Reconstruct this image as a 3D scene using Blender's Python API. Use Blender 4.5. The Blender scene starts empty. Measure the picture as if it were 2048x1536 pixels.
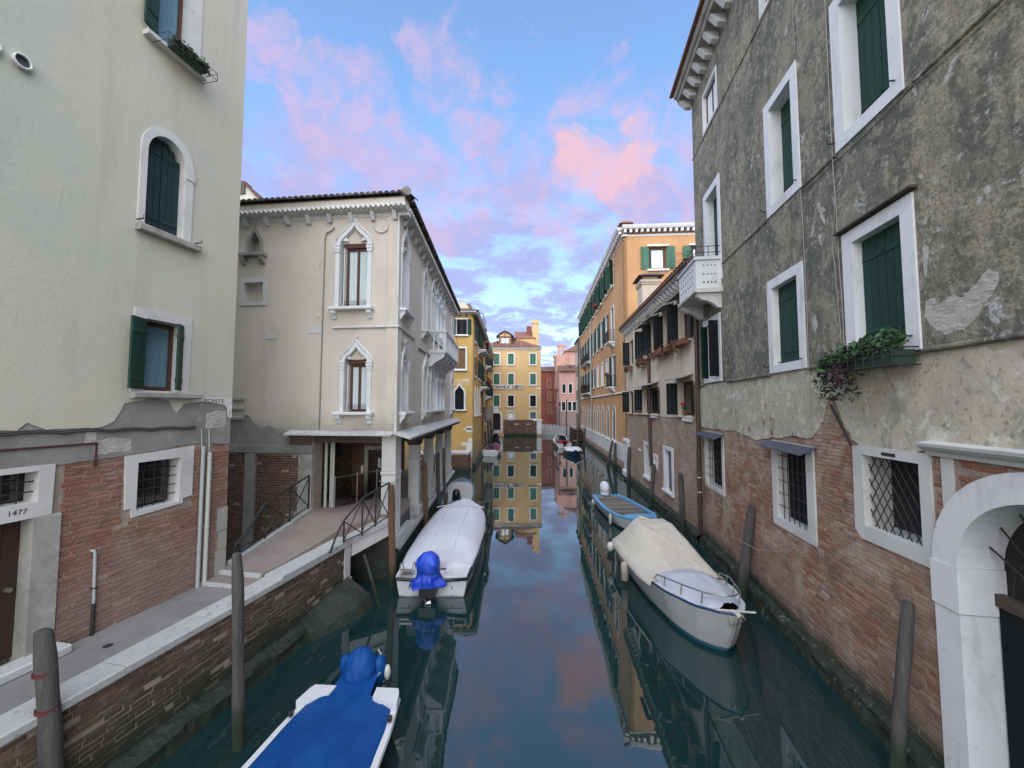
import bpy, bmesh, math, random
from mathutils import Vector, Matrix, noise
from mathutils.geometry import tessellate_polygon

# ------------------------------------------------------------------ camera, sky, sun, exposure
SC = bpy.context.scene
COL = SC.collection
CAMH = 5.2
PITCH = math.atan(44 / 780)
cam = bpy.data.cameras.new("camera")
cam.sensor_width = 36.0
cam.lens = 36.0 * 780 / 2048
cam.clip_start = 0.05
cam.clip_end = 3000
camo = bpy.data.objects.new("camera", cam)
camo.location = (0, 0, CAMH)
camo.rotation_euler = (math.pi / 2 + PITCH, 0, 0)
COL.objects.link(camo)
SC.camera = camo

SUN_ELEV = 38.0
SUN_AZ = 186.0       # degrees clockwise from +Y, the sun stands behind the camera
SUN_STRENGTH = 3.0
SKY_STRENGTH = 0.15
EXPOSURE = 1.1

world = bpy.data.worlds.new("World")
SC.world = world
world.use_nodes = True
WN, WL = world.node_tree.nodes, world.node_tree.links
WN.clear()


def wn(t, **kw):
    n = WN.new(t)
    for k, v in kw.items():
        setattr(n, k, v)
    return n


def wmath(op, a, b=None, c=None, clamp=False):
    n = wn("ShaderNodeMath", operation=op)
    n.use_clamp = clamp
    for i, s in enumerate((a, b, c)):
        if s is None:
            continue
        if isinstance(s, (int, float)):
            n.inputs[i].default_value = s
        else:
            WL.new(s, n.inputs[i])
    return n.outputs[0]


def wrange(v, a, b, c=0.0, d=1.0, smooth=True):
    n = wn("ShaderNodeMapRange")
    if smooth:
        n.interpolation_type = "SMOOTHSTEP"
    WL.new(v, n.inputs[0])
    for i, x in enumerate((a, b, c, d)):
        n.inputs[i + 1].default_value = x
    return n.outputs[0]


def wnoise(vec, scale, detail=4, rough=0.55, dist=0.0):
    n = wn("ShaderNodeTexNoise")
    n.inputs["Scale"].default_value = scale
    n.inputs["Detail"].default_value = detail
    n.inputs["Roughness"].default_value = rough
    n.inputs["Distortion"].default_value = dist
    WL.new(vec, n.inputs["Vector"])
    return n.outputs[0]


sky = wn("ShaderNodeTexSky", sky_type="NISHITA")
sky.sun_disc = False
sky.sun_elevation = math.radians(SUN_ELEV)
sky.sun_rotation = math.radians(SUN_AZ)
sky.air_density = 1.35
sky.dust_density = 0.2
sky.ozone_density = 5.0
bg_sky = wn("ShaderNodeBackground")
bg_sky.inputs[1].default_value = SKY_STRENGTH
WL.new(sky.outputs[0], bg_sky.inputs[0])
tc = wn("ShaderNodeTexCoord")
D = tc.outputs["Generated"]
sep = wn("ShaderNodeSeparateXYZ")
WL.new(D, sep.inputs[0])
den = wmath("ADD", wmath("MAXIMUM", sep.outputs[2], 0.0), 0.10)
cmb = wn("ShaderNodeCombineXYZ")
WL.new(wmath("DIVIDE", sep.outputs[0], den), cmb.inputs[0])
WL.new(wmath("DIVIDE", sep.outputs[1], den), cmb.inputs[1])
PL = cmb.outputs[0]           # flat cloud deck coordinates


_wn = wn("ShaderNodeTexNoise")
_wn.inputs["Scale"].default_value = 6.5
_wn.inputs["Detail"].default_value = 5
WL.new(D, _wn.inputs["Vector"])
_w1 = wn("ShaderNodeVectorMath", operation="MULTIPLY_ADD")
WL.new(_wn.outputs["Color"], _w1.inputs[0])
_w1.inputs[1].default_value = (0.30, 0.30, 0.30)
WL.new(D, _w1.inputs[2])
_w2 = wn("ShaderNodeVectorMath", operation="SUBTRACT")
WL.new(_w1.outputs[0], _w2.inputs[0])
_w2.inputs[1].default_value = (0.15, 0.15, 0.15)
_w3 = wn("ShaderNodeVectorMath", operation="NORMALIZE")
WL.new(_w2.outputs[0], _w3.inputs[0])
DW = _w3.outputs[0]           # ruffled directions, so that cloud heads get torn edges


def blob(v, r0, r1):
    """soft mask round a direction of the sky"""
    n = wn("ShaderNodeVectorMath", operation="DOT_PRODUCT")
    WL.new(DW, n.inputs[0])
    n.inputs[1].default_value = Vector(v).normalized()
    return wrange(n.outputs["Value"], math.cos(math.radians(r1)), math.cos(math.radians(r0)))


n_mid = wnoise(PL, 2.2, 7, 0.6, 0.5)
n_dir = wnoise(D, 5.0, 6, 0.6, 0.4)
n_fine = wnoise(PL, 5.5, 5, 0.6, 0.8)
# lavender deck of thin altocumulus: thick low, breaking up higher
low = wrange(wmath("SUBTRACT", sep.outputs[2], wmath("MULTIPLY", wmath("SUBTRACT", n_dir, 0.5), 0.6)), 0.66, 0.42)
cells = wrange(wmath("ADD", wmath("MULTIPLY", n_mid, 0.72), wmath("MULTIPLY", n_fine, 0.28)), 0.40, 0.55)
veil = wmath("MULTIPLY", low, wmath("ADD", wmath("MULTIPLY", cells, 0.70), 0.22), None, True)
# pink lit heads
CLOUDS = [((-0.465, 0.640, 0.612), 0.2, 6.3), ((-0.422, 0.676, 0.605), 0.2, 7.0), ((-0.370, 0.710, 0.598), 0.2, 6.3), ((-0.318, 0.738, 0.596), 0.2, 6.6), ((-0.282, 0.755, 0.592), 0.2, 4.9),
          ((-0.340, 0.765, 0.546), 0.2, 9.6), ((-0.096, 0.765, 0.637), 0.2, 8.8), ((0.245, 0.775, 0.583), 0.2, 9.6), ((0.200, 0.812, 0.548), 0.2, 11.4), ((0.268, 0.825, 0.498), 0.2, 10.5),
          ((0.368, 0.751, 0.550), 0.2, 7.9), ((0.125, 0.901, 0.416), 0.2, 5.6), ((-0.005, 0.871, 0.491), 0.2, 7.0), ((-0.165, 0.867, 0.470), 0.2, 10.5), ((0.382, 0.789, 0.482), 0.2, 8.8), ((-0.243, 0.818, 0.522), 0.2, 8.8)]
pk = None
for v, a, b in CLOUDS:
    m = blob(v, a, b)
    pk = m if pk is None else wmath("MAXIMUM", pk, m)
n_pk = wnoise(D, 10.0, 9, 0.64, 0.9)
pink = wrange(wmath("ADD", wmath("MULTIPLY", pk, 0.42), wmath("MULTIPLY", wmath("SUBTRACT", n_pk, 0.5), 1.5)), 0.12, 0.52)
pk_in = wrange(wnoise(D, 17.0, 6, 0.6, 0.6), 0.32, 0.66, 0.35, 1.0)
hot = wrange(wmath("ADD", wmath("MULTIPLY", blob((0.192, 0.828, 0.525), 0.3, 9.0), 0.5), wnoise(D, 15.0, 6, 0.6, 0.8)), 0.62, 1.05)
# pale breaks near the horizon
pale = wmath("MULTIPLY", wrange(sep.outputs[2], 0.50, 0.10), wrange(wnoise(PL, 2.6, 7, 0.62, 1.6), 0.53, 0.66))


def wbg(col, s):
    n = wn("ShaderNodeBackground")
    n.inputs[0].default_value = (*col, 1)
    n.inputs[1].default_value = s * 0.5 ** EXPOSURE
    return n.outputs[0]


def wmix(f, a, b):
    n = wn("ShaderNodeMixShader")
    WL.new(f, n.inputs[0])
    WL.new(a, n.inputs[1])
    WL.new(b, n.inputs[2])
    return n.outputs[0]


SH = wmix(veil, bg_sky.outputs[0], wbg((0.46, 0.50, 0.86), 1.0))
SH = wmix(wmath("MULTIPLY", wmath("MULTIPLY", pink, pk_in), 0.74), SH, wbg((0.74, 0.55, 0.80), 1.0))
SH = wmix(wmath("MULTIPLY", wmath("MULTIPLY", pink, hot), 0.75, None, True), SH, wbg((1.0, 0.60, 0.66), 1.0))
SH = wmix(wmath("MULTIPLY", pale, 0.48), SH, wbg((0.52, 0.72, 0.97), 1.0))
wo = wn("ShaderNodeOutputWorld")
WL.new(SH, wo.inputs[0])

sun = bpy.data.lights.new("sun", "SUN")
sun.energy = SUN_STRENGTH
sun.angle = math.radians(120)
sun.color = (1.0, 0.95, 0.89)
suno = bpy.data.objects.new("sun", sun)
_e, _a = math.radians(SUN_ELEV), math.radians(SUN_AZ)
_sd = Vector((math.sin(_a) * math.cos(_e), math.cos(_a) * math.cos(_e), math.sin(_e)))
suno.rotation_euler = _sd.to_track_quat("Z", "Y").to_euler()
suno.location = (0, -20, 40)
COL.objects.link(suno)

SC.view_settings.view_transform = "Standard"
SC.view_settings.look = "None"
SC.view_settings.exposure = EXPOSURE
SC.view_settings.gamma = 1
SC.view_settings.use_curve_mapping = False
SC.render.engine = "CYCLES"
SC.cycles.max_bounces = 6
SC.cycles.diffuse_bounces = 4
SC.cycles.glossy_bounces = 4
SC.cycles.caustics_reflective = False
SC.cycles.caustics_refractive = False
SC.cycles.use_denoising = True
R_ = random.Random(7)


# ------------------------------------------------------------------ materials
def new_mat(name):
    m = bpy.data.materials.new(name)
    m.use_nodes = True
    nt = m.node_tree
    nt.nodes.clear()
    out = nt.nodes.new("ShaderNodeOutputMaterial")
    p = nt.nodes.new("ShaderNodeBsdfPrincipled")
    nt.links.new(p.outputs[0], out.inputs[0])
    return m, nt, p


def _set(nt, sock, v):
    if isinstance(v, (int, float)):
        sock.default_value = v
    elif isinstance(v, tuple):
        sock.default_value = (*v, 1) if len(v) == 3 else v
    else:
        nt.links.new(v, sock)


def mixc(nt, f, a, b, mode="MIX"):
    n = nt.nodes.new("ShaderNodeMix")
    n.data_type = "RGBA"
    n.blend_type = mode
    _set(nt, n.inputs[0], f)
    _set(nt, n.inputs[6], a)
    _set(nt, n.inputs[7], b)
    return n.outputs[2]


def coords(nt, scale=(1, 1, 1)):
    g = nt.nodes.new("ShaderNodeNewGeometry")
    mp = nt.nodes.new("ShaderNodeMapping")
    mp.inputs["Scale"].default_value = scale
    nt.links.new(g.outputs["Position"], mp.inputs[0])
    return mp.outputs[0]


def tnoise(nt, scale, detail=5, rough=0.6, dist=0.0, stretch=(1, 1, 1)):
    n = nt.nodes.new("ShaderNodeTexNoise")
    n.inputs["Scale"].default_value = scale
    n.inputs["Detail"].default_value = detail
    n.inputs["Roughness"].default_value = rough
    n.inputs["Distortion"].default_value = dist
    nt.links.new(coords(nt, stretch), n.inputs["Vector"])
    return n.outputs[0]


def mrange(nt, v, a, b, c=0.0, d=1.0):
    n = nt.nodes.new("ShaderNodeMapRange")
    n.interpolation_type = "SMOOTHSTEP"
    _set(nt, n.inputs[0], v)
    for i, x in enumerate((a, b, c, d)):
        n.inputs[i + 1].default_value = x
    return n.outputs[0]


def nmath(nt, op, a, b):
    n = nt.nodes.new("ShaderNodeMath")
    n.operation = op
    _set(nt, n.inputs[0], a)
    _set(nt, n.inputs[1], b)
    return n.outputs[0]


def posz(nt):
    g = nt.nodes.new("ShaderNodeNewGeometry")
    s = nt.nodes.new("ShaderNodeSeparateXYZ")
    nt.links.new(g.outputs["Position"], s.inputs[0])
    return s.outputs[2]


MATS = {}


def M(name, base, rough=0.8, layers=(), bump=None, tide=None, metal=0.0, spec=None, vary=0.0, damp=None, coat=0.0):
    """layers: (scale, lo, hi, colour, amount, stretch) noise-driven stains; bump: (scale, distance, stretch);
    tide: (z, spread) dark green weed below that height; damp: (z, spread, colour, amount); vary: per-piece brightness"""
    m, nt, p = new_mat(name)
    c = base
    for L in layers:
        sc, lo, hi, col, amt = L[:5]
        st = L[5] if len(L) > 5 else (1, 1, 1)
        f = mrange(nt, tnoise(nt, sc, 6, 0.62, 0.4, st), lo, hi, 0, amt)
        c = mixc(nt, f, c, col)
    if vary:
        g = nt.nodes.new("ShaderNodeNewGeometry")
        o = nt.nodes.new("ShaderNodeObjectInfo")
        r = nmath(nt, "FRACT", nmath(nt, "ADD", g.outputs["Random Per Island"], o.outputs["Random"]), 0)
        v = mrange(nt, r, 0, 1, 1 - vary, 1 + vary)
        cc = nt.nodes.new("ShaderNodeCombineColor")
        for i in range(3):
            nt.links.new(v, cc.inputs[i])
        c = mixc(nt, 1.0, c, cc.outputs[0], "MULTIPLY")
    if damp:
        z, s, col, amt = damp
        h = nmath(nt, "ADD", posz(nt), nmath(nt, "MULTIPLY", nmath(nt, "SUBTRACT", tnoise(nt, 0.9, 6, 0.65), 0.5), s * 2.2))
        c = mixc(nt, mrange(nt, h, z + s, z - s, 0, amt), c, col)
    if tide:
        z, s = tide
        h = nmath(nt, "ADD", posz(nt), nmath(nt, "MULTIPLY", nmath(nt, "SUBTRACT", tnoise(nt, 2.2, 6, 0.7), 0.5), s * 2.5))
        alg = mixc(nt, tnoise(nt, 9, 5, 0.7), (0.005, 0.010, 0.006), (0.034, 0.052, 0.026))
        c = mixc(nt, mrange(nt, h, z + s, z - s), c, alg)
    _set(nt, p.inputs["Base Color"], c)
    p.inputs["Roughness"].default_value = rough
    p.inputs["Metallic"].default_value = metal
    if spec is not None:
        p.inputs["Specular IOR Level"].default_value = spec
    if coat:
        p.inputs["Coat Weight"].default_value = coat
    if bump:
        sc, dist = bump[:2]
        st = bump[2] if len(bump) > 2 else (1, 1, 1)
        b = nt.nodes.new("ShaderNodeBump")
        b.inputs["Strength"].default_value = 1.0
        b.inputs["Distance"].default_value = dist
        nt.links.new(tnoise(nt, sc, 6, 0.65, 0, st), b.inputs["Height"])
        nt.links.new(b.outputs[0], p.inputs["Normal"])
    MATS[name] = m
    return m


def brick_mat(name, ramp, wash, wash_amt, tide=None, damp=None):
    m, nt, p = new_mat(name)
    g = nt.nodes.new("ShaderNodeNewGeometry")
    o = nt.nodes.new("ShaderNodeObjectInfo")
    r = nmath(nt, "FRACT", nmath(nt, "ADD", g.outputs["Random Per Island"], o.outputs["Random"]), 0)
    cr = nt.nodes.new("ShaderNodeValToRGB")
    cr.color_ramp.interpolation = "LINEAR"
    els = cr.color_ramp.elements
    while len(els) < len(ramp):
        els.new(0.5)
    for i, c in enumerate(ramp):
        els[i].position = i / (len(ramp) - 1)
        els[i].color = (*c, 1)
    nt.links.new(r, cr.inputs[0])
    c = cr.outputs[0]
    c = mixc(nt, mrange(nt, tnoise(nt, 0.8, 5, 0.6, 0.5), 0.45, 0.62, 0, 0.45), c, (ramp[0][0] * 1.05, ramp[0][0] * 0.74, ramp[0][0] * 0.46))
    c = mixc(nt, mrange(nt, tnoise(nt, 1.7, 6, 0.65, 0.3), 0.52, 0.66, 0, 0.5), c, (ramp[0][0] * 0.42, ramp[0][0] * 0.30, ramp[0][0] * 0.23))
    c = mixc(nt, mrange(nt, tnoise(nt, 22, 5, 0.7), 0.35, 0.75, 0, 0.45), c, (0.10, 0.055, 0.04))
    c = mixc(nt, mrange(nt, tnoise(nt, 1.1, 6, 0.65, 0.6), 0.46, 0.68, 0, wash_amt), c, wash)
    c = mixc(nt, mrange(nt, tnoise(nt, 6.0, 5, 0.7, 0.3), 0.56, 0.72, 0, 0.6), c, (0.30, 0.26, 0.22))
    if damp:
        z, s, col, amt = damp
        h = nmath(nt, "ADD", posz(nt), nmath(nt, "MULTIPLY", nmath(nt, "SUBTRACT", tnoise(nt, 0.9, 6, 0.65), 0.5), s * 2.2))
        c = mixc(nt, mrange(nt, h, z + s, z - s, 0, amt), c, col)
    if tide:
        z, s = tide
        h = nmath(nt, "ADD", posz(nt), nmath(nt, "MULTIPLY", nmath(nt, "SUBTRACT", tnoise(nt, 2.2, 6, 0.7), 0.5), s * 2.5))
        alg = mixc(nt, tnoise(nt, 9, 5, 0.7), (0.005, 0.010, 0.006), (0.034, 0.052, 0.026))
        c = mixc(nt, mrange(nt, h, z + s, z - s), c, alg)
    _set(nt, p.inputs["Base Color"], c)
    p.inputs["Roughness"].default_value = 0.92
    b = nt.nodes.new("ShaderNodeBump")
    b.inputs["Distance"].default_value = 0.006
    nt.links.new(tnoise(nt, 30, 5, 0.7), b.inputs["Height"])
    nt.links.new(b.outputs[0], p.inputs["Normal"])
    MATS[name] = m
    return m


S_V = (1, 1, 0.22)      # stretch for streaks running down a wall
M("plaster_cream", (0.555, 0.53, 0.425), 0.9, [(0.35, 0.35, 0.65, (0.47, 0.485, 0.41), 0.8), (1.3, 0.5, 0.75, (0.40, 0.38, 0.31), 0.35, S_V),
  (5.0, 0.55, 0.8, (0.62, 0.59, 0.48), 0.4), (2.2, 0.50, 0.72, (0.41, 0.40, 0.33), 0.5, (1, 1, 0.06)), (9, 0.62, 0.70, (0.38, 0.37, 0.31), 0.3, (1, 1, 0.15)), (0.22, 0.45, 0.65, (0.58, 0.51, 0.37), 0.6)], (14, 0.006))
M("cement_grey", (0.27, 0.26, 0.235), 0.92, [(0.8, 0.4, 0.65, (0.20, 0.195, 0.175), 0.9), (3.5, 0.55, 0.7, (0.36, 0.34, 0.30), 0.7), (9, 0.6, 0.75, (0.15, 0.15, 0.13), 0.5)], (18, 0.006))
M("plaster_stained", (0.32, 0.278, 0.195), 0.94, [(0.50, 0.40, 0.60, (0.145, 0.145, 0.115), 0.88), (0.8, 0.45, 0.62, (0.10, 0.104, 0.083), 0.7, (1, 1, 0.5)), (2.2, 0.48, 0.62, (0.078, 0.082, 0.066), 0.7, (1, 1, 0.4)),
  (3.4, 0.50, 0.60, (0.37, 0.325, 0.23), 0.55, (1, 1, 0.8)), (5.5, 0.50, 0.60, (0.085, 0.088, 0.07), 0.55), (8.0, 0.55, 0.64, (0.41, 0.39, 0.33), 0.6), (2.6, 0.62, 0.67, (0.53, 0.53, 0.50), 0.75), (24, 0.48, 0.64, (0.075, 0.077, 0.062), 0.6), (0.9, 0.62, 0.72, (0.10, 0.10, 0.035), 0.5, (1, 1, 0.35)), (0.62, 0.53, 0.66, (0.27, 0.24, 0.172), 0.7), (0.40, 0.54, 0.68, (0.105, 0.108, 0.088), 0.72, (1, 1, 0.6)), (7, 0.64, 0.69, (0.44, 0.43, 0.39), 0.6)], (11, 0.025))
M("plaster_low", (0.55, 0.49, 0.375), 0.94, [(0.5, 0.42, 0.58, (0.40, 0.365, 0.28), 0.85), (1.6, 0.54, 0.66, (0.22, 0.22, 0.17), 0.65, (1, 1, 0.6)),
  (3.2, 0.54, 0.64, (0.66, 0.62, 0.54), 0.7), (5.5, 0.58, 0.66, (0.26, 0.25, 0.20), 0.6), (13, 0.55, 0.68, (0.12, 0.115, 0.09), 0.55)], (10, 0.018))
M("plaster_loss", (0.50, 0.47, 0.42), 0.95, [(3, 0.45, 0.65, (0.36, 0.33, 0.28), 0.8), (14, 0.5, 0.7, (0.30, 0.27, 0.23), 0.5)], (7, 0.04, (1, 1, 3)))
M("plaster_palace", (0.64, 0.575, 0.48), 0.92, [(0.5, 0.4, 0.65, (0.56, 0.50, 0.41), 0.8), (1.6, 0.52, 0.72, (0.46, 0.42, 0.35), 0.5, S_V), (6, 0.58, 0.75, (0.68, 0.63, 0.55), 0.4)],
  (15, 0.004), damp=(4.6, 0.55, (0.19, 0.18, 0.14), 0.8))
M("plaster_yellow", (0.53, 0.34, 0.11), 0.9, [(0.3, 0.4, 0.65, (0.47, 0.30, 0.09), 0.8), (1.2, 0.52, 0.72, (0.38, 0.25, 0.10), 0.5, S_V), (4, 0.6, 0.75, (0.60, 0.46, 0.24), 0.4)], (12, 0.004),
  damp=(1.6, 1.0, (0.24, 0.19, 0.13), 0.7))
M("plaster_gold", (0.61, 0.415, 0.195), 0.9, [(0.2, 0.4, 0.65, (0.54, 0.36, 0.16), 0.8), (0.8, 0.52, 0.72, (0.44, 0.31, 0.13), 0.4, S_V)], (8, 0.004))
M("plaster_weathered", (0.33, 0.28, 0.20), 0.93, [(0.4, 0.4, 0.6, (0.22, 0.185, 0.14), 0.9), (1.5, 0.5, 0.7, (0.42, 0.36, 0.26), 0.6, S_V)], (8, 0.008), tide=(0.5, 0.3))
M("plaster_orange", (0.55, 0.315, 0.145), 0.9, [(0.25, 0.4, 0.62, (0.44, 0.24, 0.11), 0.9), (0.9, 0.5, 0.72, (0.33, 0.19, 0.10), 0.55, S_V), (4, 0.58, 0.75, (0.55, 0.36, 0.20), 0.4)], (12, 0.005))
M("plaster_pale", (0.63, 0.54, 0.415), 0.92, [(0.5, 0.4, 0.62, (0.53, 0.455, 0.355), 0.85), (1.4, 0.52, 0.72, (0.30, 0.27, 0.22), 0.5, S_V), (5, 0.58, 0.72, (0.70, 0.62, 0.51), 0.5)], (12, 0.006))
M("plaster_pink", (0.55, 0.31, 0.25), 0.92, [(0.3, 0.4, 0.62, (0.44, 0.27, 0.22), 0.85), (0.9, 0.5, 0.7, (0.30, 0.20, 0.16), 0.5, S_V)], (8, 0.006), damp=(4.5, 2.0, (0.23, 0.19, 0.165), 0.85))
M("plaster_red", (0.26, 0.075, 0.05), 0.92, [(0.3, 0.4, 0.62, (0.17, 0.055, 0.04), 0.9), (1.0, 0.5, 0.7, (0.33, 0.13, 0.09), 0.5, S_V)], (8, 0.006))
M("mortar", (0.34, 0.265, 0.21), 0.95, [(3, 0.4, 0.65, (0.24, 0.19, 0.155), 0.8), (14, 0.5, 0.7, (0.46, 0.41, 0.35), 0.6)], (20, 0.01), tide=(0.45, 0.25))
M("stone_white", (0.60, 0.59, 0.555), 0.75, [(1.2, 0.45, 0.7, (0.47, 0.46, 0.43), 0.7), (5, 0.58, 0.75, (0.30, 0.29, 0.26), 0.45), (16, 0.6, 0.75, (0.68, 0.67, 0.64), 0.5)], (22, 0.003), tide=(0.35, 0.15))
M("stone_carved", (0.70, 0.705, 0.70), 0.7, [(1.5, 0.5, 0.72, (0.60, 0.60, 0.59), 0.6), (8, 0.60, 0.74, (0.40, 0.39, 0.37), 0.45), (3, 0.52, 0.70, (0.46, 0.45, 0.42), 0.55, (1, 1, 0.25)), (18, 0.62, 0.72, (0.34, 0.33, 0.31), 0.5)], (22, 0.006))
M("stone_dirty", (0.36, 0.345, 0.305), 0.85, [(1.5, 0.42, 0.66, (0.20, 0.195, 0.165), 0.85), (7, 0.55, 0.72, (0.48, 0.47, 0.43), 0.6)], (18, 0.006), tide=(0.45, 0.2))
M("stone_coping", (0.46, 0.46, 0.44), 0.72, [(2, 0.45, 0.7, (0.40, 0.40, 0.38), 0.7), (9, 0.55, 0.7, (0.22, 0.215, 0.20), 0.65), (25, 0.55, 0.7, (0.60, 0.60, 0.58), 0.5)], (25, 0.005), vary=0.07)
M("stone_wet_shade", (0.040, 0.042, 0.030), 0.6, [(2, 0.4, 0.65, (0.018, 0.023, 0.013), 0.9), (8, 0.58, 0.7, (0.12, 0.12, 0.095), 0.55)], (14, 0.03), tide=(0.36, 0.2))
M("asphalt", (0.235, 0.232, 0.215), 0.9, [(0.7, 0.4, 0.65, (0.17, 0.165, 0.15), 0.8), (4, 0.55, 0.72, (0.27, 0.255, 0.23), 0.6), (60, 0.5, 0.7, (0.13, 0.125, 0.115), 0.5)], (80, 0.003))
M("bridge_paving", (0.27, 0.215, 0.185), 0.9, [(0.9, 0.4, 0.65, (0.22, 0.18, 0.16), 0.8), (5, 0.55, 0.72, (0.34, 0.28, 0.245), 0.6), (50, 0.5, 0.7, (0.17, 0.14, 0.125), 0.5)], (70, 0.003))
M("shutter_green", (0.013, 0.046, 0.032), 0.65, [(3, 0.45, 0.7, (0.02, 0.06, 0.042), 0.7, (4, 4, 0.5)), (20, 0.6, 0.75, (0.045, 0.065, 0.05), 0.4)], (30, 0.003, (4, 4, 0.4)), vary=0.15, spec=0.25)
M("shutter_bright", (0.028, 0.115, 0.065), 0.6, [(3, 0.45, 0.7, (0.045, 0.17, 0.10), 0.6)], None, vary=0.15)
M("shutter_dark", (0.010, 0.013, 0.014), 0.75, [(3, 0.45, 0.7, (0.018, 0.022, 0.022), 0.6)], None, vary=0.2, spec=0.15)
M("shutter_teal", (0.014, 0.036, 0.040), 0.65, [(3, 0.45, 0.7, (0.022, 0.048, 0.052), 0.6)], None, vary=0.1, spec=0.25)
M("shutter_brown", (0.20, 0.10, 0.04), 0.65, [(3, 0.45, 0.7, (0.13, 0.065, 0.03), 0.7, (4, 4, 0.5))], None, vary=0.15)
M("wood_brown", (0.085, 0.032, 0.022), 0.5, [(4, 0.45, 0.7, (0.055, 0.022, 0.016), 0.7, (4, 4, 0.5))], (25, 0.002, (4, 4, 0.4)))
M("wood_door", (0.045, 0.020, 0.016), 0.6, [(4, 0.45, 0.7, (0.028, 0.014, 0.012), 0.7, (4, 4, 0.5))], (25, 0.003, (4, 4, 0.4)), vary=0.15)
M("wood_beam", (0.075, 0.055, 0.042), 0.85, [(3, 0.4, 0.65, (0.04, 0.03, 0.024), 0.8)], (14, 0.01, (3, 1, 3)))
M("interior", (0.018, 0.017, 0.018), 0.9)  # near-black backing: the dark of unlit rooms put into the colour
M("glass_dark", (0.012, 0.014, 0.016), 0.04, spec=0.6)
M("glass_lit", (0.80, 0.82, 0.80), 0.2)  # whitish base colour stands in for lit panes; emits nothing
M("curtain", (0.66, 0.74, 0.74), 0.9, [(6, 0.4, 0.65, (0.52, 0.60, 0.62), 0.8, (6, 6, 0.2))], (14, 0.02, (6, 6, 0.1)))
M("curtain_blue", (0.13, 0.24, 0.31), 0.8, [(4, 0.4, 0.65, (0.10, 0.19, 0.26), 0.8, (5, 5, 0.2))])
M("iron", (0.022, 0.021, 0.021), 0.6, [(12, 0.55, 0.7, (0.07, 0.04, 0.03), 0.6)])
M("steel", (0.38, 0.36, 0.33), 0.35, metal=0.8)
M("pipe_grey", (0.36, 0.39, 0.38), 0.45, [(2, 0.45, 0.7, (0.28, 0.31, 0.30), 0.7)])
M("pipe_pale", (0.46, 0.48, 0.42), 0.45, [(2, 0.45, 0.7, (0.38, 0.40, 0.35), 0.7)])
M("pipe_brown", (0.062, 0.030, 0.026), 0.45, [(3, 0.45, 0.7, (0.09, 0.042, 0.035), 0.7)])
M("pipe_white", (0.62, 0.62, 0.58), 0.5)
M("zinc", (0.085, 0.095, 0.125), 0.45, [(2, 0.4, 0.7, (0.12, 0.13, 0.16), 0.7), (10, 0.6, 0.7, (0.05, 0.05, 0.055), 0.6)], metal=0.3)
M("cable", (0.30, 0.29, 0.25), 0.7)
M("cable_dark", (0.05, 0.05, 0.05), 0.7)
M("roof_tile", (0.21, 0.095, 0.065), 0.9, [(1.2, 0.4, 0.65, (0.13, 0.065, 0.05), 0.8), (7, 0.55, 0.72, (0.27, 0.16, 0.12), 0.7)], (18, 0.01), vary=0.35)
M("roof_tile_dark", (0.06, 0.048, 0.04), 0.92, [(2, 0.4, 0.65, (0.10, 0.09, 0.07), 0.8)], (18, 0.01), vary=0.4)
M("sign_white", (0.66, 0.64, 0.60), 0.6, [(3, 0.5, 0.7, (0.52, 0.50, 0.47), 0.6)])
M("sign_black", (0.02, 0.02, 0.022), 0.7)
M("sign_red", (0.18, 0.06, 0.03), 0.7)
M("pole_grey", (0.085, 0.076, 0.068), 0.9, [(3, 0.4, 0.65, (0.05, 0.046, 0.042), 0.85, (3, 3, 0.3)), (12, 0.55, 0.72, (0.15, 0.14, 0.125), 0.7, (3, 3, 0.3))], (16, 0.02, (3, 3, 0.25)), tide=(0.55, 0.25))
M("pole_brown", (0.15, 0.082, 0.04), 0.85, [(3, 0.4, 0.65, (0.10, 0.055, 0.03), 0.85, (3, 3, 0.3)), (12, 0.55, 0.72, (0.20, 0.13, 0.075), 0.6, (3, 3, 0.3))], (16, 0.015, (3, 3, 0.25)), tide=(0.45, 0.25))
M("band_red", (0.10, 0.012, 0.014), 0.7)
M("boat_white", (0.64, 0.645, 0.65), 0.35, [(2, 0.5, 0.75, (0.52, 0.52, 0.51), 0.6), (6, 0.55, 0.72, (0.42, 0.41, 0.38), 0.4, (1, 1, 0.3)), (22, 0.64, 0.72, (0.30, 0.30, 0.28), 0.4)], tide=(0.02, 0.05))
M("boat_grey", (0.40, 0.41, 0.40), 0.4, [(2, 0.5, 0.75, (0.32, 0.33, 0.32), 0.6), (7, 0.55, 0.70, (0.27, 0.27, 0.25), 0.45, (1, 1, 0.25))], damp=(0.10, 0.07, (0.16, 0.17, 0.13), 0.7))
M("boat_blue", (0.13, 0.36, 0.60), 0.35, [(3, 0.5, 0.75, (0.20, 0.42, 0.62), 0.5)])
M("boat_navy", (0.012, 0.05, 0.13), 0.35)
M("boat_teal", (0.03, 0.12, 0.17), 0.4)
M("boat_red", (0.13, 0.012, 0.02), 0.35)
M("boat_black", (0.012, 0.012, 0.014), 0.35)
M("boat_plank", (0.165, 0.15, 0.125), 0.85, [(2, 0.4, 0.65, (0.11, 0.10, 0.085), 0.8, (4, 4, 4))], (20, 0.004), vary=0.3)
M("tarp_white", (0.66, 0.655, 0.70), 0.7, [(1.2, 0.45, 0.7, (0.58, 0.575, 0.62), 0.7), (5, 0.66, 0.74, (0.50, 0.45, 0.40), 0.35)], (4.5, 0.035, (1, 0.4, 1)))
M("tarp_cream", (0.57, 0.52, 0.43), 0.75, [(1.2, 0.45, 0.7, (0.50, 0.45, 0.37), 0.7)], (4, 0.05, (1, 0.5, 1)))
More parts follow.
